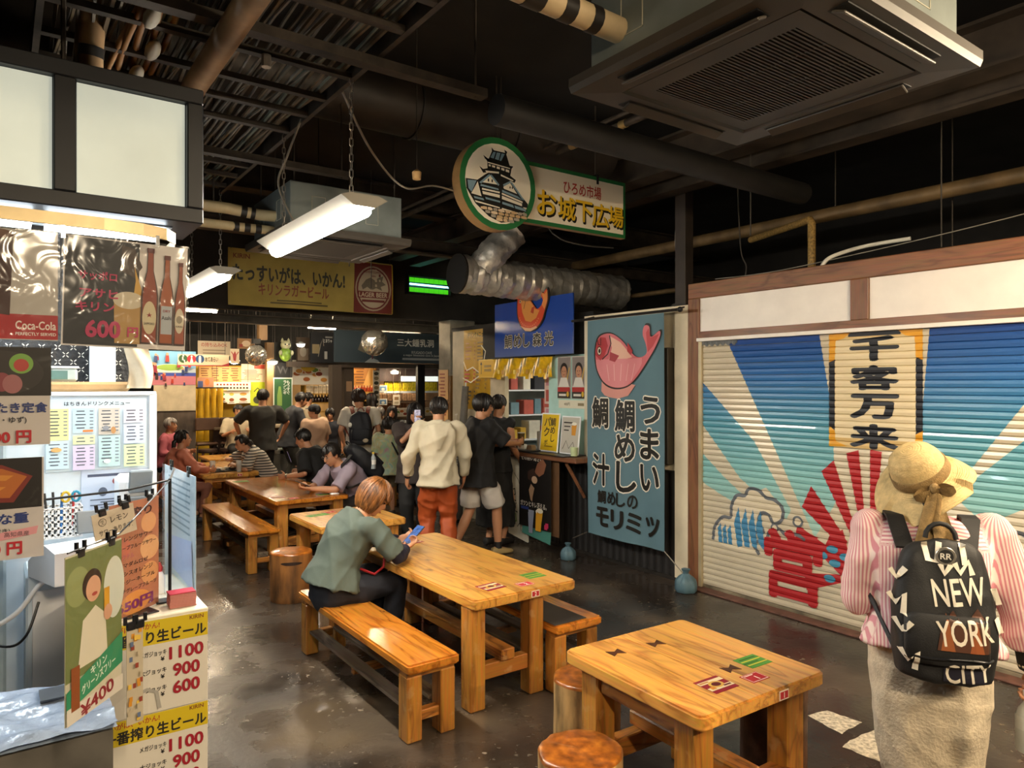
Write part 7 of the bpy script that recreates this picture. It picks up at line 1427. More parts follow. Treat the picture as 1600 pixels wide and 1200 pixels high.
    # ---- shoes
    if shoes:
        for i, (a_, k_) in enumerate(((aL, kl), (aR, kr))):
            mb = MB(); zt = -.05*H; g = lambda b, w, h0, h1: ringpts(a_+V(0, b*hs, (h0+h1)/2), V(1, 0, 0), V(0, 0, 1), w*hs, (h1-h0)/2, 16, 2.8)
            z0 = -a_[2] if a_[2] < .13 else -.075
            mb.rings([g(-.075, .02, z0, z0+.05), g(-.065, .034, z0, z0+.075), g(-.02, .038, z0, z0+.08), g(.04, .042, z0, z0+.07), g(.1, .048, z0, z0+.055), g(.155, .042, z0, z0+.045), g(.178, .02, z0+.005, z0+.03)]); mb.build('shoe', ink(shoes, .6), root, 60)
            if socks: limb(MB(), [a_, a_], [.03, .03]) if False else MB().tube([tuple(a_+V(0, 0, -.02)), tuple(a_*.88+k_*.12)], .024*H, 14).build('sock', ink(socks, .8), root, 60)
    # ---- hair
    style, hm = hair; hm = hm or M_HAIRB
    if style:
        mb = MB(); n, m = 72, 44; sc = {'short': (.083, .101, .1), 'bob': (.1, .112, .118), 'long': (.09, .106, .105), 'mush': (.09, .106, .108), 'bun': (.08, .099, .098)}[style]
        nape = {'short': -.062, 'bob': -.12, 'long': -.2, 'mush': -.07, 'bun': -.06}[style]; fringe = {'short': .052, 'bob': .03, 'long': .06, 'mush': .035, 'bun': .075}[style]
        rh_ = random.Random(len(label)); lim = 1.2 if style in ('short', 'bun') else 1.0
        def surf(th, ph, k):
            dx, dy, dz = math.sin(th)*math.cos(ph), math.sin(th)*math.sin(ph), math.cos(th); X_, Y_, Z_ = sc[0]*dx*k, sc[1]*dy*k-.008, sc[2]*dz*k+.028
            if Z_ < .028: Z_ = .028+(Z_-.028)*max(1., (abs(nape)+.028)/sc[2])
            if Z_ < 0 and style in ('short', 'mush', 'bun'): q_ = min(1, -Z_/.07); X_ *= 1-.26*q_; Y_ = Y_*(1-.16*q_)
            return X_, Y_, Z_, math.atan2(abs(dx), dy)
        def covered(Z_, front, e=0.):
            if front < lim and Z_ < fringe+.04*max(0, front-.65)+e: return False
            if style in ('short', 'bun') and Z_ < -.005+e and front < 1.85: return False
            return Z_ > nape+.012+e
        rings = []
        for i in range(m+1):
            ring = []
            for k in range(n):
                th, ph = PI*(.002+.996*i/m), 2*PI*k/n; X_, Y_, Z_, fr_ = surf(th, ph, .97); q = 1. if covered(Z_, fr_) else .8
                ring.append(tuple(hp(X_*q, Y_*q, Z_*(1 if q == 1 else .97))))
            rings.append(ring)
        mb.rings(rings)
        # locks that fall from the crown over the shell
        for i in range(300):
            ph = rh_.uniform(0, 2*PI); t0 = rh_.uniform(.05, 1.1); wv = rh_.uniform(-.25, .25); kk = rh_.uniform(.975, 1.06); pts = []; rr = []
            for j in range(9):
                th = t0+(3.0-t0)*j/8*rh_.uniform(.97, 1.03); X_, Y_, Z_, fr_ = surf(th, ph+wv*j/8, kk+.012*j/8*rh_.uniform(0, 2))
                if not covered(Z_, fr_, rh_.uniform(-.014, .008)): break
                pts.append(tuple(hp(X_, Y_, Z_)))
            if len(pts) > 2:
                w_ = rh_.uniform(.005, .0095)*S; mb.tube(pts, 0, 5, True, rr=[w_*min(1, .5+j*.4) if j < len(pts)-1 else w_*.25 for j in range(len(pts))])
        if style == 'long':
            b_ = hp(0, -.07, -.08); limb(mb, [hp(0, -.06, -.02), b_, b_+V(0, -.02, -.1)*S, b_+V(0, -.01, -.2)*S], [.065*S, .062*S, .05*S, .02*S], 14)
        if style == 'bun': limb(mb, [hp(0, -.08, .0), hp(0, -.12, -.03), hp(0, -.13, -.12), hp(0.02, -.11, -.2)], [.03*S, .03*S, .026*S, .012*S], 12)
        if style == 'long' and face:
            for q in (-1, 1): limb(mb, [hp(q*.07, .02, .03), hp(q*.078, .02, -.05), hp(q*.075, .03, -.16)], [.022*S, .026*S, .015*S], 10)
        mb.build('hair', hm, root, 60)
    if hatfn: hatfn(root, hp, Rh, S, nb)
    J = dict(sl=sl, sr=srr, el=el, er=er, wl=wl, wr=wr_, nb=nb, ch=ch, hip=hip, w1=w1, up=up, srx=sr, sf=sf_, hp=hp, pL=pL, pR=pR, S=S, root=root, kl=kl, kr=kr)
    return root, J
def to_world(root, p): return Matrix.Translation(root.location)@Matrix.Rotation(root.rotation_euler[2], 4, 'Z')@Vector(tuple(p))
def cap(col, brim=True, bucket=False):
    def f(root, hp, Rh, S, nb):
        mb = MB(); mb.ell(tuple(hp(0, -.008, .05)), (.09*S, .108*S, .082*S), 22, 12, Rh)
        if brim: mb.rings([[tuple(hp(.075*math.cos(a)*k, .07+.085*math.sin(a)*k, .055-.012*k+dz)) for a in frange(0, PI, 12)]+[tuple(hp(-.075*k, .07, .055-.012*k+dz))] for k, dz in ((1, 0), (1, .006), (.3, .012))], True)
        if bucket: mb.rings([[tuple(hp(.09*math.cos(a)*k, .105*math.sin(a)*k, z)) for a in frange(0, 2*PI*23/24, 24)] for k, z in ((.98, .05), (1.35, .01), (1.33, .005), (.9, .03))], True)
        mb.build('cap', cloth('cap_'+col[1:], col), root, 60)
    return f
def phone(label, p, rx, rz, screen='#2a3c78', mats=None, sz=(.072, .15)):
    t = thing('phone', label, 'phone', p, rz, None, (rx, 0, rz)); w, h = sz; MB().box(-w/2, w/2, -.004, .004, -h/2, h/2, .003).build('case', M_DARKPL, t)
    MB().box(-w/2+.004, w/2-.004, -.0046, -.0041, -h/2+.006, h/2-.006).build('screen', mat('phone_screen_'+screen[1:], screen, .2, var=.5, scale=30, emit=.25), t); MB().box(-w/2+.006, w/2-.006, .0041, .005, h/2-.035, h/2-.008, .001).build('camera_bar', M_GREYPL, t)
    return t
def backpack(label, J, col, w=.30, h=.42, d=.16, strapc=None, sag=0., extra=None, off=0., name='backpack'):
    """hangs on the back of the wearer; straps go over the shoulders"""
    root = J['root']; up, r, f = J['up'], J['srx'], J['sf']
    t = thing(name, label, 'backpack', tuple(root.location), root.rotation_euler[2]); H = J['S']*1.68/.97
    c = J['ch']-f*(.072*H+d*.5+.015+off)-up*(.03+sag); Rm = Matrix([[r[i], f[i], up[i]] for i in range(3)])
    m = cloth('pack_'+col[1:], col, .65); mb = MB()
    def R3(a, b, z): return tuple(c+r*a+f*b+up*z)
    rg = []
    for z_, kw, kd in ((-.5, .8, .75), (-.47, .95, .95), (-.3, 1., 1.05), (0, 1., 1.), (.25, .92, .85), (.4, .75, .65), (.48, .5, .45), (.5, .2, .2)): rg.append(ringpts(c+up*z_*h, r, f, w/2*kw, d/2*kd, 24, 3.))
    mb.rings(rg); me = remeshed(mb, .012, 2, .004, 4); me.materials.append(m); put('bag', me, t, 180)
    mb = MB(); mb.rings([ringpts(c-f*d*.5-up*(.18)*h+up*z_*h*.34, r, f, w*.4*k, .03*k, 18, 3.) for z_, k in ((-.5, .8), (-.42, 1), (.4, 1), (.5, .8))]); mb.build('front_pocket', m, t, 60)
    sm = strapc or m
    for q in (-1, 1):
        s = J['sl'] if q < 0 else J['sr']; x = np.dot(s-c, r)*.62
        pts = [c+r*x*.8+f*d*.4+up*h*.4, J['nb']+r*x-f*.05*H+up*.012, J['nb']+r*x*1.02+up*.022-up*.0, J['nb']+r*x*1.05+f*.075*H-up*.05*H, J['ch']+r*x*1.25+f*.09*H-up*.02*H, J['ch']+r*x*1.75-up*.07*H, c+r*x*1.0+f*d*.35-up*h*.38]
        mb = MB(); rgs = []
        for i, p in enumerate(pts):
            dr = nrm(pts[min(i+1, 6)]-pts[max(i-1, 0)]); ax = nrm(np.cross(dr, f if i not in (1, 2, 3) else up)); ax = r if i < 5 else nrm(r*.3+f*.8); th = nrm(np.cross(dr, ax))
            rgs.append([tuple(p+ax*.028+th*.006), tuple(p-ax*.028+th*.006), tuple(p-ax*.028-th*.006), tuple(p+ax*.028-th*.006)])
        mb.rings(rgs); mb.build('strap', sm, t, 60)
    mb = MB(); mb.tube([R3(.045*math.cos(a), -d*.1, h*.5+.05*math.sin(a)) for a in frange(0, PI, 9)], .008, 8); mb.build('grab_handle', sm, t, 60)
    if extra: extra(t, c, r, f, up, w, h, d)
    return t
def fdir(dx, dy): return math.atan2(-dx, dy)     # rz so that the person faces (dx, dy)

# --- seated phone reader on the bench (grey-green shirt)
c_green = cloth('grey_green', '#4d564c'); c_navy = cloth('navy_trousers', '#12131c'); 
pr, J = build_person('person with brown bobbed hair and grey-green shirt sitting on a bench, reading a phone', 1.70, 4.36, fdir(1, .05), 1.64, lean=30, twist=-4, hip=(0, .02, .475), lh=(-.11, .56, .685), rh=(.10, .50, .675), le=(-.9, -.1, -.6), re=(.9, -.2, -.5), lf=(-.1, .42, .08), rf=(.12, .36, .08), head=(-14, 32), wide=1.06, vox=.009,
    shirt=c_green, sleeve=.97, hem=.012, loose=.034, pants=c_navy, pw=1.1, hair=('bob', M_HAIRBR), shoes='#3a3a3e', curl=(.75, .75), folds=.005, grip=(((.35, .9, .3), (.5, -.2, .8), 1), ((-.3, .95, .25), (-.4, -.1, .9), -1)))
def arm_cover(J, s, m, root, a=.55):
    e, w = (J['el'], J['wl']) if s < 0 else (J['er'], J['wr']); mb = MB(); limb(mb, [e*a+(J['sl'] if s < 0 else J['sr'])*(1-a), e, e*.5+w*.5, w], [.052, .052, .048, .036], 16, False); me = remeshed(mb, .008, 2, .003, 2); me.materials.append(m); put('arm_cover', me, root, 180)
for s in (-1, 1): arm_cover(J, s, cloth('navy_cover', '#161830'), pr, .75)
ph_ = to_world(pr, (J['wl']+J['wr'])/2+V(0, .10, .055)); phone('phone with a bright screen held by the seated reader', tuple(ph_), math.radians(-52), pr.rotation_euler[2]+.1, '#2c4a80', sz=(.085, .17))
lanyard = MB().tube([tuple(to_world(pr, (.12, .16, .60))), tuple(to_world(pr, (.16, .24, .56))), tuple(to_world(pr, (.17, .30, .60))), tuple(to_world(pr, (.14, .33, .70)))], .009, 6).build('red_strap', ink('#a02028', .7), None, 60); tag(lanyard, 'red bag strap lying across the lap of the seated phone reader', 'strap')

# --- man in lavender leaning on the long table
lv, J = build_person('man with glasses in a lavender shirt leaning on a table with a phone', 3.28, 7.42, fdir(-1, -.1), 1.72, lean=42, hip=(0, 0, .48), lh=(-.08, .64, .68), rh=(.09, .56, .68), le=(-.8, 0, -.6), re=(.8, .1, -.7), lf=(-.12, .3, .09), rf=(.12, .34, .09), head=(6, 24), wide=1.05, vox=.010, shirt=cloth('lavender', '#968794'), sleeve=.95, hem=-.05, loose=.028, pants=cloth('dark_grey_trousers', '#2a2728'), hair=('short', M_HAIRB), curl=(.6, .8), grip=(((.3, .95, .1), (.3, 0, .9), 1), ((-.3, .95, .1), (-.3, 0, .9), -1)))
backpack('black backpack with a bottle in its side pocket on the man in lavender', J, '#15161a', .32, .5, .2, sag=.02, off=-.01)
phone('phone held flat by the man in lavender', tuple(to_world(lv, (J['wl']+J['wr'])/2+V(0, .1, .05))), math.radians(-65), lv.rotation_euler[2], '#8a8f98')
gm = MB()
for q in (-1, 1): gm.tube([tuple(J['hp'](q*.032+.022*math.cos(a), .092, .008+.018*math.sin(a))) for a in frange(0, 2*PI, 13)], .0018, 5, False); gm.tube([tuple(J['hp'](q*.054, .09, .01)), tuple(J['hp'](q*.076, .0, .008))], .0018, 5)
gm.build('glasses', M_ALU, lv, 60)
wb = thing('water_bottle', 'small clear bottle with pale label in the black backpack side pocket', 'bottle', tuple(to_world(lv, J['ch']-J['sf']*.2+J['srx']*-.15-J['up']*.14))); MB().lathe([(.028, 0), (.03, .01), (.03, .12), (.012, .15), (.012, .165)], 14).build('bottle', mat('clear_bottle', '#c9d0d2', .15, var=0, alpha=.65), wb, 50); MB().lathe([(.0305, .05), (.0305, .1)], 14, caps=False).build('paper_label', M_PAPER, wb, 50); MB().lathe([(.014, .165), (.014, .185), (0, .185)], 12).build('cap', ink('#c9a83a'), wb, 50)
o = MB().box(-.045, .045, -.03, .03, 0, .022, .01).build('earphone_case', M_WHITEPL, None, 60, loc=(2.84, 7.12, .6205)); tag(o, 'small pale green-white case on the table before the man in lavender', 'case')
# --- man in black seated further along the same table, back to the viewer
mbk, J = build_person('man in a loose black shirt sitting with his back turned at the long table', 3.26, 8.62, fdir(-.75, .65), 1.72, lean=22, hip=(0, 0, .48), lh=(-.3, .32, .66), rh=(.28, .34, .66), lf=(-.12, .3, .09), rf=(.12, .34, .09), head=(0, 22), wide=1.1, vox=.011, shirt=cloth('black_shirt', '#151413'), sleeve=.95, hem=-.06, loose=.045, pants=cloth('black_trousers', '#171616'), hair=('short', M_HAIRB), face=False, curl=(.5, .5))
MB().tube([tuple(J['wl']*.93+J['el']*.07), tuple(J['wl'])], .03, 14).build('wristwatch', M_ALU, mbk, 40)
phone('pale cased phone held by the man in black', tuple(to_world(mbk, (.02, .42, .86))), math.radians(-20), mbk.rotation_euler[2]+.4, '#9a8ab0')
# --- cream hoodie and orange trousers
hd_, J = build_person('man in a cream hooded jacket and orange trousers walking away', 3.46, 6.02, fdir(.45, .9), 1.69, lean=4, lh=(-.30, .10, .86), le=(-.6, -.8, 0), rh=(.26, .14, .86), re=(.7, -.8, 0), lf=(-.1, .05, .07), rf=(.1, -.06, .08), head=(-8, 8), wide=.93, vox=.010, shirt=cloth('cream_jacket', '#bfb49a', .7), sleeve=1.9, hem=-.05, loose=.042, pants=cloth('orange_trousers', '#a5481a', .6), plen=1.92, pw=1.22, hood=True, hair=('short', M_HAIRB), face=False, shoes='#d6d0c6', folds=.008, curl=(.9, .4))
MB().tube([tuple(J['wl']*.9+J['el']*.1), tuple(J['wl']*.97+J['el']*.03)], .031, 14).build('wrist_band', M_BLACK, hd_, 40)
# --- black T-shirt, white shorts, mid-stride
bt, J = build_person('man in black T-shirt and white shorts standing at the fish shop with a cup', 4.03, 6.22, fdir(.93, -.02), 1.71, lean=6, twist=-8, lh=(-.05, .42, 1.13), le=(-.8, -.3, -.6), rh=(.12, .44, 1.15), re=(.8, -.4, -.7), lf=(-.12, -.20, .09), rf=(.10, .20, .085), head=(-16, 6), wide=1.02, vox=.010, shirt=cloth('black_tee', '#121112'), sleeve=.97, hem=-.1, loose=.045, pants=cloth('white_shorts', '#c2bab0', .75), plen=.94, pw=1.22, hair=('mush', M_HAIRB), shoes='#a08a5c', socks='#1c1a1a', curl=(.7, .8), folds=.005, grip=(((.35, .9, .2), (.9, -.3, .1), 1), ((-.3, .9, .25), (-.8, .4, .2), -1)))
cpt_ = to_world(bt, (.04, .54, 1.12)); cu_ = thing('drink_cup', 'lidded clear cup of brown drink held by the man in white shorts', 'cup', tuple(cpt_)); MB().lathe([(.03, 0), (.04, .13), (.038, .13), (.0, .128)], 18).build('cup', mat('brown_drink', '#4a3a1c', .15, var=.2, coat=.5), cu_, 50); MB().lathe([(.042, .13), (.042, .137), (0, .14)], 18).build('lid', mat('clear_lid', '#cfcfc4', .2, alpha=.6), cu_, 50)
# --- black dress
bd, J = build_person('person in a long black sleeveless dress standing at the shop counter', 4.47, 6.52, fdir(.95, .3), 1.70, lean=4, lh=(-.12, .25, 1.0), rh=(.2, .18, .95), head=(0, 10), vox=.011, shirt=cloth('black_dress', '#0e0d0d'), sleeve=.0, hem=-.05, loose=.02, skirt=(MATS['cloth_black_dress'], .22, .16, .24), hair=('bun', M_HAIRB), face=False, shoes='#1a1716')
# --- woman photographing with her phone
pw_, J = build_person('woman in a dark brown loose top holding up a phone in front of her face', 3.79, 7.13, fdir(-.45, -.9), 1.60, lean=0, rh=(-.02, .25, 1.34), re=(.8, -.1, -.9), lh=(-.2, .1, .8), head=(0, 6), vox=.011, shirt=cloth('dark_brown_top', '#3a302c'), sleeve=.98, hem=-.1, loose=.05, pants=cloth('black_wide_trousers', '#1e1d1c'), pw=1.2, hair=('long', M_HAIRB), curl=(.4, .8), grip=(None, ((-.1, .35, .9), (-.3, .9, -.3), 1)))
phone('phone in a dark case held up by the woman in brown', tuple(to_world(pw_, (-.02, .31, 1.43))), math.radians(-6), pw_.rotation_euler[2]+PI, '#6a6a8a')
# --- white T-shirt with navy backpack
wt, J = build_person('person in a white T-shirt with mask and dark hair seen from behind', 4.149, 9.460, fdir(.35, .93), 1.74, lh=(-.22, .15, .95), rh=(.2, .2, 1.0), head=(35, 8), vox=.012, shirt=cloth('white_tee', '#c4bcae'), sleeve=.75, hem=-.06, loose=.035, pants=cloth('grey_trousers_b', '#4a4640'), hair=('mush', hairmat('dark_brown_hair', '#2a1a12')), mask=True, folds=.005)
def trims(t, c, r, f, up, w, h, d):
    MB().ell(tuple(c-r*w*.45-f*d*.3+up*h*.1), (.03, .03, .035), 10, 8).build('plush_charm', M_PAPER, t, 60); MB().ell(tuple(c-f*d*.62-up*h*.36+r*.06), (.04, .02, .03), 10, 8).build('badge', ink('#c9b8a0'), t, 60)
backpack('navy backpack with red striped straps on the person in white', J, '#14161f', .32, .46, .17, sag=.09, strapc=mat('striped_strap', '#7a3422', .6, var=.6, scale=60), extra=trims)
# --- child in tie-dye
tie = mat('tie_dye_cloth', '#8fa89a', .8, var=.0); 
def tie_dye():
    m, t, b = nt('pastel_tie_dye'); L = t.links.new; tc = N(t, 'ShaderNodeTexCoord'); n = N(t, 'ShaderNodeTexNoise'); n.inputs['Scale'].default_value = 7; n.inputs['Detail'].default_value = 4; n.inputs['Distortion'].default_value = 1.2; L(tc.outputs['Object'], n.inputs[0])
    r = ramp(t, [(.3, C('#6f9a94')), (.42, C('#a8b8a0')), (.5, C('#b8a87a')), (.58, C('#8fae8a')), (.7, C('#b0808a'))]); L(n.outputs['Fac'], r.inputs[0]); L(r.outputs[0], b.inputs['Base Color']); b.inputs['Roughness'].default_value = .8; return m
ch_, J = build_person('child in a pastel tie-dye shirt with a crossbody strap', 4.237, 8.718, fdir(.1, 1), 1.34, lh=(-.15, .12, .62), rh=(.22, .1, .7), vox=.011, shirt=tie_dye(), sleeve=.95, hem=-.1, loose=.05, pants=cloth('khaki_shorts', '#6a5a42'), plen=.95, hair=('mush', M_HAIRB), face=False, headscale=1.12)
MB().tube([tuple(J['nb']-J['srx']*.09-J['sf']*.06), tuple(J['ch']-J['sf']*.145), tuple(J['w1']-J['sf']*.15+J['srx']*.08), tuple(J['w1']+J['srx']*.17)], .012, 6).build('crossbody_strap', M_BLACK, ch_, 60)
# --- two diners at the tray table
oj, J = build_person('woman in an orange jacket sitting at the tray table, looking up', 1.78, 9.88, fdir(1, -.1), 1.6, lean=16, hip=(0, 0, .475), lh=(-.1, .42, .67), rh=(.08, .44, .67), le=(-.9, 0, -.5), re=(.9, -.3, -.5), lf=(-.1, .3, .08), rf=(.1, .34, .08), head=(8, -4), vox=.011, shirt=cloth('orange_jacket', '#b8674c', .65), sleeve=1.85, hem=-.06, loose=.04, pants=cloth('rust_trousers', '#7a4a38'), hair=('bun', M_HAIRB), folds=.006, shoes='#2a2220')
stp = mat('navy_stripes', '#b8b0a2', .8, var=0)
def stripes(name, a, b_, scale, axis=2, duty=.5):
    m, t, b = nt(name); L = t.links.new; tc = N(t, 'ShaderNodeTexCoord'); sp = N(t, 'ShaderNodeSeparateXYZ'); L(tc.outputs['Object'], sp.inputs[0]); mu = N(t, 'ShaderNodeMath', operation='MULTIPLY'); mu.inputs[1].default_value = scale; L(sp.outputs[axis], mu.inputs[0]); fr_ = N(t, 'ShaderNodeMath', operation='FRACT'); L(mu.outputs[0], fr_.inputs[0]); gt = N(t, 'ShaderNodeMath', operation='GREATER_THAN'); gt.inputs[1].default_value = duty; L(fr_.outputs[0], gt.inputs[0]); mx_ = N(t, 'ShaderNodeMix', data_type='RGBA'); mx_.inputs[6].default_value = (*C(a), 1); mx_.inputs[7].default_value = (*C(b_), 1); L(gt.outputs[0], mx_.inputs[0]); L(mx_.outputs[2], b.inputs['Base Color']); b.inputs['Roughness'].default_value = .8; return m
ss, J = build_person('woman in a striped shirt bending over her tray with chopsticks', 3.0, 10.0, fdir(-1, .05), 1.58, lean=40, hip=(0, 0, .475), lh=(-.1, .44, .69), rh=(.12, .46, .76), le=(-.9, 0, -.6), re=(.9, 0, -.3), lf=(-.1, .3, .08), rf=(.1, .34, .08), head=(0, 22), vox=.011, shirt=stripes('black_white_stripes', '#b5aa9a', '#1f1f24', 27, 2, .6), sleeve=.97, hem=-.05, loose=.04, pants=cloth('dark_jeans', '#1f2028'), hair=('bun', M_HAIRB), curl=(.5, .8))
cs_ = thing('chopsticks', 'pale chopsticks held over the tray by the striped diner', 'chopsticks', tuple(to_world(ss, J['wr']+V(-.02, .08, .01))), ss.rotation_euler[2])
for q in (-.006, .006): MB().tube([(q, -.05, .05), (q*.4-.02, .1, -.06)], .003, 6).build('stick', mat('pale_bamboo', '#c9b08a', .5), cs_)
rb = thing('red_bag', 'flat red and purple bag lying on the bench behind the striped diner', 'bag', (3.08, 9.78, .401)); MB().box(-.13, .12, -.14, .16, 0, .1, .03).build('bag', cloth('red_bag', '#9a1f28'), rb, 60); MB().box(-.132, .122, -.145, -.139, .0, .045, .002).build('front_pocket', cloth('purple_bag', '#7a2048'), rb)
tray = thing('meal_tray', 'dark meal tray with small dishes on the diners\' table', 'tray', (2.45, 9.95, .6205)); MB().box(-.19, .19, -.14, .14, 0, .014, .005).build('tray', M_DARKPL, tray)
for i, (a, b_, r_, c) in enumerate(((-.09, .02, .055, '#e0d8c8'), (.05, .05, .06, '#d9d0bc'), (.07, -.06, .05, '#2a1c16'), (-.06, -.08, .04, '#d9d0bc'))):
    b2 = MB().lathe([(r_*.5, .0), (r_*.9, .012), (r_, .03), (r_*.94, .03), (r_*.5, .01)], 18).build('dish', ink(c, .3), tray, 50, loc=(a, b_, .015)); MB().ell((0, 0, .018), (r_*.7, r_*.7, .014), 12, 6).build('food', mat('food_%d' % i, ('#b5623a', '#c98a5a', '#8a6a2a', '#7a9a4a')[i], .5, var=.4, scale=40), b2, 60)
for i, (x, y, c) in enumerate(((2.26, 9.85, '#cfc4a8'), (2.56, 9.72, '#8a6434'))):
    t = thing('drink_glass', ['tall glass of pale drink on the diners\' table', 'glass of brown iced tea on the diners\' table'][i], 'glass', (x, y, .6205), 0, 'glasses on the diners\' table'); MB().lathe([(.03, 0), (.038, .15), (.036, .15), (.03, .012), (0, .012)], 18).build('glass', mat('thin_clear_glass', '#d8dcd8', .08, var=0, alpha=.35), t, 60); MB().lathe([(.028, .012), (.034, .11), (0, .112)], 18).build('drink', mat('drink_'+c[1:], c, .2, var=.2), t, 60)
# --- further crowd
CROWD = [
 ('man in a dark grey T-shirt standing with his back turned near the bins', 3.236, 10.980, fdir(.2, 1), dict(H=1.74, lh=(-.3, .22, .98), le=(-1, -.2, 0), rh=(.3, .22, .98), re=(1, -.2, 0), head=(-20, 12), shirt=cloth('charcoal_tee', '#2b2a26'), sleeve=.9, hem=-.08, loose=.04, pants=cloth('black_pants_c', '#1d1c1a'), hair=('short', M_HAIRB), face=False)),
 ('man in dark clothes with a shoulder bag bending over a waste bin', 3.774, 11.456, fdir(.9, -.1), dict(H=1.72, lean=22, lh=(-.2, .5, 1.15), rh=(.2, .4, .9), head=(0, 20), shirt=cloth('slate_shirt', '#33353a'), sleeve=1.5, hem=-.08, loose=.035, pants=cloth('dark_khaki', '#3a3830'), pw=1.2, hair=('short', M_HAIRB), shoes='#b0a68e')),
 ('worker in a dark cap and tan shirt at the dish board', 4.602, 12.954, fdir(.8, .4), dict(H=1.66, lean=8, shirt=cloth('tan_work_shirt', '#a8977c'), sleeve=.9, pants=cloth('black_pants_d', '#1d1c1a'), hair=('short', M_HAIRB), hatfn=cap('#2a2422'), face=False, rh=(.25, .3, .95))),
 ('youngster in a navy cap and pale pink shirt', 3.919, 10.611, fdir(-.3, .9), dict(H=1.5, shirt=cloth('pale_pink_shirt', '#b5957c'), sleeve=.9, hem=-.12, loose=.05, pants=cloth('black_pants_e', '#1d1c1a'), hair=('short', M_HAIRB), hatfn=cap('#14161f'), head=(40, 0), face=False)),
 ('man with glasses facing the viewer beside the thick post', 4.450, 11.338, fdir(-.5, -.85), dict(H=1.40, shirt=cloth('navy_shirt', '#1c1f2a'), sleeve=.9, pants=cloth('black_pants_f', '#1d1c1a'), hair=('mush', M_HAIRB))),
 ('woman in a rust cap and pale shirt at the liquor shelves', 5.690, 12.417, fdir(-.2, 1), dict(H=1.64, shirt=cloth('peach_shirt', '#b5987a'), sleeve=.95, pants=cloth('black_pants_g', '#1d1c1a'), hair=('long', M_HAIRB), hatfn=cap('#8a3a22', False), face=False)),
 ('grey-haired person in a pale top behind the tie-dye child', 5.227, 11.025, fdir(-.6, -.6), dict(H=1.42, lean=10, shirt=cloth('pale_top', '#9a948a'), sleeve=.9, pants=cloth('black_pants_h', '#1d1c1a'), hair=('mush', M_HAIRG))),
 ('woman with long black hair and a dark jacket facing the viewer', 5.197, 10.553, fdir(-.5, -.8), dict(H=1.45, shirt=cloth('black_jacket', '#1a1a1c'), sleeve=1.9, pants=cloth('black_pants_i', '#1d1c1a'), hair=('long', M_HAIRB))),
 ('dark-haired guest sitting low beside the woman with the raised phone', 4.912, 9.526, fdir(.3, 1), dict(H=1.66, lean=12, hip=(0, 0, .48), lf=(-.1, .32, .08), rf=(.1, .34, .08), lh=(-.2, .3, .68), rh=(.2, .3, .68), shirt=cloth('black_top_j', '#1a1818'), sleeve=.9, pants=cloth('black_pants_j', '#1d1c1a'), hair=('long', M_HAIRB), face=False)),
 ('guest in a blue cap sitting in the middle of the crowd', 5.194, 10.432, fdir(.2, 1), dict(H=1.5, lean=10, hip=(0, 0, .48), lf=(-.1, .32, .08), rf=(.1, .34, .08), lh=(-.2, .3, .68), rh=(.2, .3, .68), shirt=cloth('tan_top_k', '#8a765a'), sleeve=.9, pants=cloth('black_pants_k', '#1d1c1a'), hair=('short', M_HAIRB), hatfn=cap('#2a3a66'), face=False)),
 ('man in a black bucket hat standing behind the fridge edge', 2.193, 13.458, fdir(.1, -1), dict(H=1.7, shirt=cloth('black_tee_l', '#18191d'), sleeve=.9, pants=cloth('black_pants_l', '#1d1c1a'), hair=('short', M_HAIRB), hatfn=cap('#15161a', False, True))),
 ('older guest in a pink shirt sitting behind the orange jacket', 2.139, 12.387, fdir(.8, -.5), dict(H=1.64, lean=8, hip=(0, 0, .5), lf=(-.1, .32, .08), rf=(.1, .34, .08), lh=(-.2, .3, .7), rh=(.2, .3, .7), shirt=cloth('dusty_pink', '#9a4a55'), sleeve=1.8, pants=cloth('black_pants_m', '#1d1c1a'), hair=('short', M_HAIRG), skin=M_SKIN2)),
 ('man with glasses in a cream shirt sitting at the noodle bar', 3.335, 12.758, fdir(-.1, -1), dict(H=1.6, lean=10, hip=(0, 0, .70), lf=(-.1, .3, .3), rf=(.1, .3, .3), lh=(-.15, .36, .98), rh=(.15, .36, .98), shirt=cloth('cream_shirt_n', '#b5a68a'), sleeve=.95, loose=.04, pants=cloth('black_pants_n', '#1d1c1a'), hair=('short', M_HAIRB))),
]
for lab, x, y, rz, kw in CROWD: build_person(lab, x, y, rz, vox=.015, **kw)

# --- woman in the straw hat, walking away on the right
from mathutils.bvhtree import BVHTree
def pink_stripes():
    m, t, b = nt('pink_white_shirting'); L = t.links.new; at = N(t, 'ShaderNodeAttribute', attribute_name='stripe'); mu = N(t, 'ShaderNodeMath', operation='MULTIPLY'); mu.inputs[1].default_value = 95; L(at.outputs['Fac'], mu.inputs[0])
    si = N(t, 'ShaderNodeMath', operation='SINE'); m2 = N(t, 'ShaderNodeMath', operation='MULTIPLY'); m2.inputs[1].default_value = 2*PI; L(mu.outputs[0], m2.inputs[0]); L(m2.outputs[0], si.inputs[0]); r = ramp(t, [(.35, C('#c9848f')), (.6, C('#e4cfc8'))]); mr = N(t, 'ShaderNodeMapRange'); mr.inputs[1].default_value = -1; L(si.outputs[0], mr.inputs[0]); L(mr.outputs[0], r.inputs[0]); L(r.outputs[0], b.inputs['Base Color']); b.inputs['Roughness'].default_value = .75; return m
M_STRAW = mat('woven_straw', '#c9ae78', .7, var=.12, scale=40, bump=.3, bscale=150); M_BURLAP = mat('burlap_ribbon', '#8a7046', .85, var=.15, scale=60, bump=.4, bscale=200)
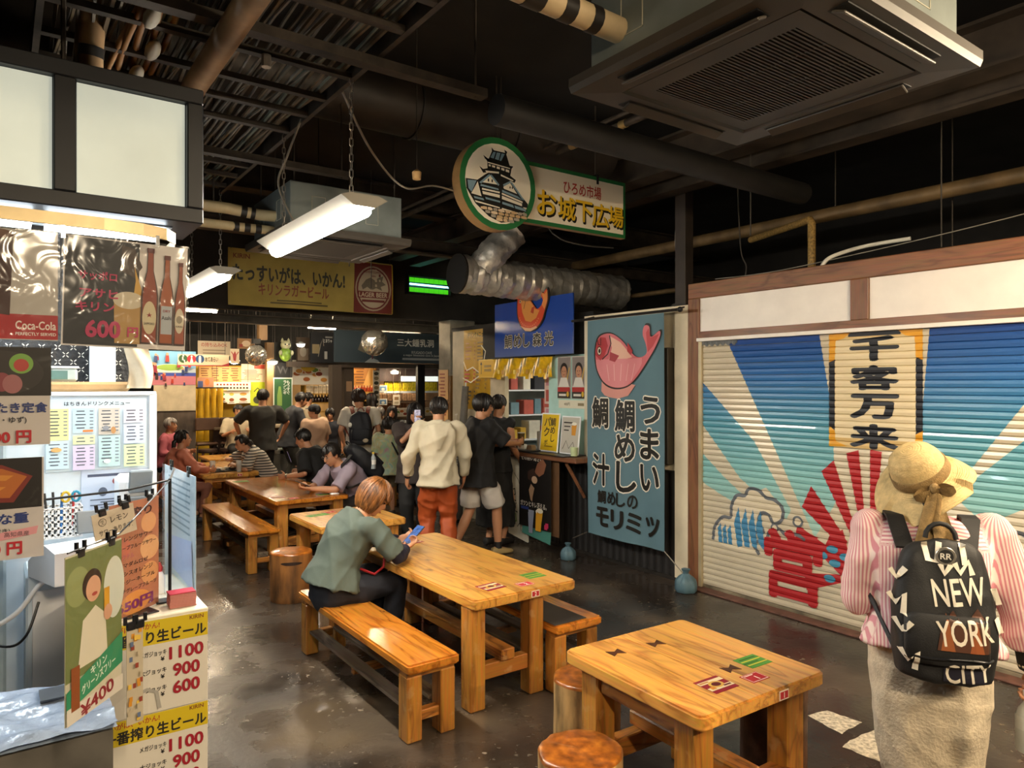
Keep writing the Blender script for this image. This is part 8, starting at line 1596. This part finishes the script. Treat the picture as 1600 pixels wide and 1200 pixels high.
def straw_hat(root, hp, Rh, S, nb):
    T = Rh@Rx(math.radians(36))@Ry(math.radians(-24)); o = Vector(tuple(hp(-.02, -.03, .035)))
    prof = [(.002, .135), (.03, .134), (.06, .126), (.085, .108), (.1, .08), (.107, .045), (.11, .012), (.113, .0), (.13, -.006), (.155, -.012), (.18, -.022), (.2, -.036), (.198, -.041), (.178, -.028), (.15, -.018), (.118, -.008)]
    def fine(p, k):
        out = []
        for (a, b_), (c, d) in zip(p, p[1:]):
            for i in range(k): t = i/k; out.append((a+(c-a)*t, b_+(d-b_)*t+(.0012 if i % 2 else 0)))
        return out+[p[-1]]
    mb = MB(); rings = []
    for r, z in fine(prof, 6):
        ring = []
        for k in range(56):
            a = 2*PI*k/56; fl = max(0, r-.113)/.09; q = 1+fl*(.12*math.cos(a+2.6)); r_ = r*.88; ring.append(o+T@Vector((r_*q*math.cos(a), r_*q*math.sin(a), z*.95-fl*.03*math.sin(2*a+.6)-.03*fl*(math.sin(a) < -.5))))
        rings.append(ring)
    mb.rings(rings); mb.build('straw_hat', M_STRAW, root, 25)
    mb = MB(); mb.rings([[o+T@Vector((r*math.cos(2*PI*k/40), r*math.sin(2*PI*k/40), z)) for k in range(40)] for r, z in ((.098, .006), (.101, .012), (.098, .045), (.095, .048))], False); mb.build('hat_band', M_BURLAP, root, 60)
    bp_ = o+T@Vector((.04, -.104, .015))
    for q in (-1, 1):
        mb = MB(); mb.grid(lambda u, v: tuple(bp_+T@Vector((q*(.005+.06*u), -.012-.012*math.sin(u*PI)-.02*u, (.006+.016*math.sin(u*PI*.9))*(2*v-1)))), 8, 6); mb.grid(lambda u, v: tuple(bp_+T@Vector((q*(.005+.06*(1-u)), -.006+.006*math.sin(u*PI)-.02*(1-u), (.006+.016*math.sin((1-u)*PI*.9))*(2*v-1)))), 8, 6); mb.build('bow_loop', M_BURLAP, root, 60)
        mb = MB(); f = lambda u, v: tuple(bp_+Vector((.0, -.02, 0))+Vector((q*.035*v+(u-.5)*(.035+.05*v), -.04*v+.008*math.sin(u*7+v*5), -.21*v-.02*u)))
        mb.grid(f, 8, 14); mb.grid(lambda u, v: tuple(Vector(f(1-u, v))+Vector((0, .003, 0))), 8, 14); mb.build('ribbon_tail', M_BURLAP, root, 60)
    MB().ell(tuple(bp_+Vector((0, -.012, 0))), (.018, .016, .02), 12, 8).build('bow_knot', M_BURLAP, root, 60)
M_OVER = mat('cream_pile_cloth', '#c2b49c', .9, var=.12, scale=18, bump=.5, bscale=90)
hw, J = build_person('woman in a straw hat and pink striped shirt walking away with a city-print backpack', 2.705, 1.19, fdir(.84, .54), 1.56, lean=5, lh=(-.13, .22, .97), le=(-.45, -.8, -.5), rh=(.33, .08, .73), re=(.6, -.8, 0), lf=(-.06, .02, .075), rf=(.06, .08, .075), head=(-6, 4), wide=1.12, vox=.008, shirt=pink_stripes(), sleeve=1.62, hem=.02, loose=.038, pants=M_OVER, plen=1.93, pw=.95, hair=('bun', M_HAIRB), face=False, shoes='#8a8074', folds=.0055, hatfn=straw_hat, curl=(.6, .9))
so = [c for c in hw.children if c.name.startswith('shirt')][0]; me = so.data; n = len(me.vertices); co = np.empty(n*3); me.vertices.foreach_get('co', co); co = co.reshape(-1, 3)
segs = [(J['w1'], J['nb']-J['up']*.02, 'b'), (J['sl']-J['srx']*.035, J['el'], 'a'), (J['el'], J['wl'], 'a'), (J['sr']+J['srx']*.035, J['er'], 'a'), (J['er'], J['wr'], 'a')]
D = []; SV = []
for a, b_, k in segs:
    d = b_-a; L_ = np.linalg.norm(d); d = d/L_; q = co-a; tt = np.clip(q@d, 0, L_); off = q-tt[:, None]*d
    D.append(np.linalg.norm(off, axis=1)-(.13 if k == 'b' else .05)); e1 = nrm(np.cross(d, V(0, 0, 1) if abs(d[2]) < .95 else V(0, 1, 0))); e2 = np.cross(d, e1)
    SV.append(np.arctan2(off@e2, off@e1)*.055 if k == 'a' else np.where(co@J['up'] > J['nb']@J['up']-.085, co[:, 2]*.9+co[:, 0]*.15*np.sign(co[:, 0]), co[:, 0]))
st_ = np.choose(np.argmin(np.array(D), 0), SV); at = me.attributes.new('stripe', 'FLOAT', 'POINT'); at.data.foreach_set('value', st_.astype(np.float32))
# bib of the overalls with crossing straps
mb = MB(); mb.rings([ringpts(V(0, .01+.05*max(0, .7-z_), z_), V(1, 0, 0), V(0, 1, 0), a, b_, 28, 2.2) for z_, a, b_ in ((.1, .1, .09), (.28, .13, .11), (.42, .165, .13), (.58, .19, .15), (.74, .2, .155), (.88, .19, .15), (1.0, .165, .135), (1.04, .15, .12))]); v_ = np.array(mb.v); v_[:, 1] += .05*np.exp(-((v_[:, 0]-.03)/.025)**2)*(v_[:, 1] < 0)*np.clip((.75-v_[:, 2])*2.2, 0, 1); mb.v = [tuple(q) for q in v_]; me = remeshed(mb, .009, 2, .004, 4); me.materials.append(M_OVER); put('overall_waist', me, hw, 180)
def packprint(t, c, r, f, up, w, h, d):
    bag = [o for o in t.children if o.name.startswith('bag')][0]; pk = [o for o in t.children if o.name.startswith('front_pocket')][0]
    trees = [BVHTree.FromPolygons([tuple(v.co) for v in o.data.vertices], [tuple(p.vertices) for p in o.data.polygons]) for o in (bag, pk)]
    def fn(x, z):
        ys = [q[0].y for q in (T_.ray_cast(Vector((x, -1, z)), Vector((0, 1, 0))) for T_ in trees) if q[0] is not None]
        return (min(ys) if ys else c[1]-d*.2)-.0035
    cx, cz = c[0], c[2]; WH = '#e0d8c8'; L_ = lambda pts: ('l', [(cx+a, cz+b_) for a, b_ in pts], .017, WH)
    it = [('p', [(cx-.03, cz-.10), (cx+.12, cz-.1), (cx+.12, cz-.02), (cx+.09, cz+.03), (cx+.05, cz-.03), (cx+.02, cz+.02), (cx-.02, cz-.04)], '#4a2816'), ('p', [(cx-.02, cz-.1), (cx+.0, cz+.01), (cx+.02, cz-.1)], '#8a4c24'), ('p', [(cx+.06, cz-.1), (cx+.08, cz+.0), (cx+.1, cz-.1)], '#8a4820'), ('r', cx+.05, cz-.18, .12, .05, '#1c1c2a'),
          ('t', cx+.04, cz+.075, .085, 'NEW', WH, .012, .15, .12), ('t', cx+.05, cz-.04, .08, 'YORK', WH, .012, .16, .12), ('t', cx+.06, cz-.17, .07, 'CITY', WH, .014, .13, .12), L_([(-.055, .225), (-.045, .17), (-.02, .165), (-.01, .225)]), L_([(.055, .225), (.06, .16)]), L_([(-.01, .16), (.0, .13), (.02, .16)]), L_([(.03, .165), (.045, .135), (.07, .17), (.08, .13)])]
    for k, (a, b_) in enumerate(((-.135, .1), (-.14, .02), (-.125, -.06), (-.11, -.15))): it.append(L_([(a-.02, b_+.03), (a, b_), (a+.025, b_+.035), (a+.02, b_-.03)][:3+k % 2]))
    for a, b_ in ((.15, .06), (.155, -.03)): it.append(L_([(a-.01, b_+.03), (a+.005, b_-.02)]))
    draw(t, it, 0., 'lettering', fn=fn, cuts=[('x', frange(cx-.17, cx+.17, 30)), ('z', frange(cz-.25, cz+.25, 40))], dy=.0002)
    y = fn(cx+.005, cz+.185)-.004; MB().lathe([(.028, 0), (.03, .002), (.028, .005), (.0, .005)], 22, (0, 0, 0), Rx(PI/2)).build('round_charm', M_ALU, t, 50, loc=(cx+.005, y, cz+.185)); draw(t, [('e', cx+.005, cz+.185, .022, .022, '#1c1c1c'), ('t', cx+.005, cz+.185, .02, 'RR', '#d6d2c8', .02)], y-.0056, 'charm_letters')
    z0 = cz-.125; MB().tube([(x, fn(x, z0)-.002, z0+.004*math.sin(x*30)) for x in frange(cx-.1, cx+.13, 14)], .004, 6).build('zip', M_DARKPL, t, 60)
bpk = backpack('black backpack lettered NEW YORK CITY worn by the woman in the straw hat', J, '#0e0e10', .30, .46, .16, sag=.11, off=.0, extra=packprint)
for s in (1,):
    mb = MB(); e, w = J['er'], J['wr']; limb(mb, [e*.42+w*.58, w], [.033, .03], 16, False); me = remeshed(mb, .008, 1, .002, 1); me.materials.append(M_BLACK); put('arm_warmer', me, hw, 180)
    mb = MB()
    for k in range(16): a = 2*PI*k/16; p = w+V(.032*math.cos(a), .032*math.sin(a), .012); mb.ell(tuple(p), (.006,)*3, 8, 6)
    mb.build('bead_bracelet', mat('pale_beads', '#c9b8a0', .3), hw, 60)
wbp = to_world(hw, J['wr']+V(.0, .015, -.30)); wb = thing('water_bottle', 'frosted clear water bottle held by the woman in the straw hat', 'bottle', tuple(wbp)); MB().lathe([(.02, 0), (.036, .004), (.038, .02), (.0375, .06), (.039, .075), (.0375, .09), (.038, .12), (.03, .15), (.015, .175), (.013, .2), (0, .2)], 22).build('bottle', mat('frosted_bottle', '#b9bcb8', .3, var=.1, alpha=.85), wb, 60); MB().lathe([(.0385, .085), (.0385, .13)], 22, caps=False).build('paper_label', mat('translucent_label', '#cfd2ce', .4, alpha=.8), wb, 60); MB().lathe([(.016, .195), (.016, .215), (0, .216)], 16).build('cap', M_WHITEPL, wb, 50)
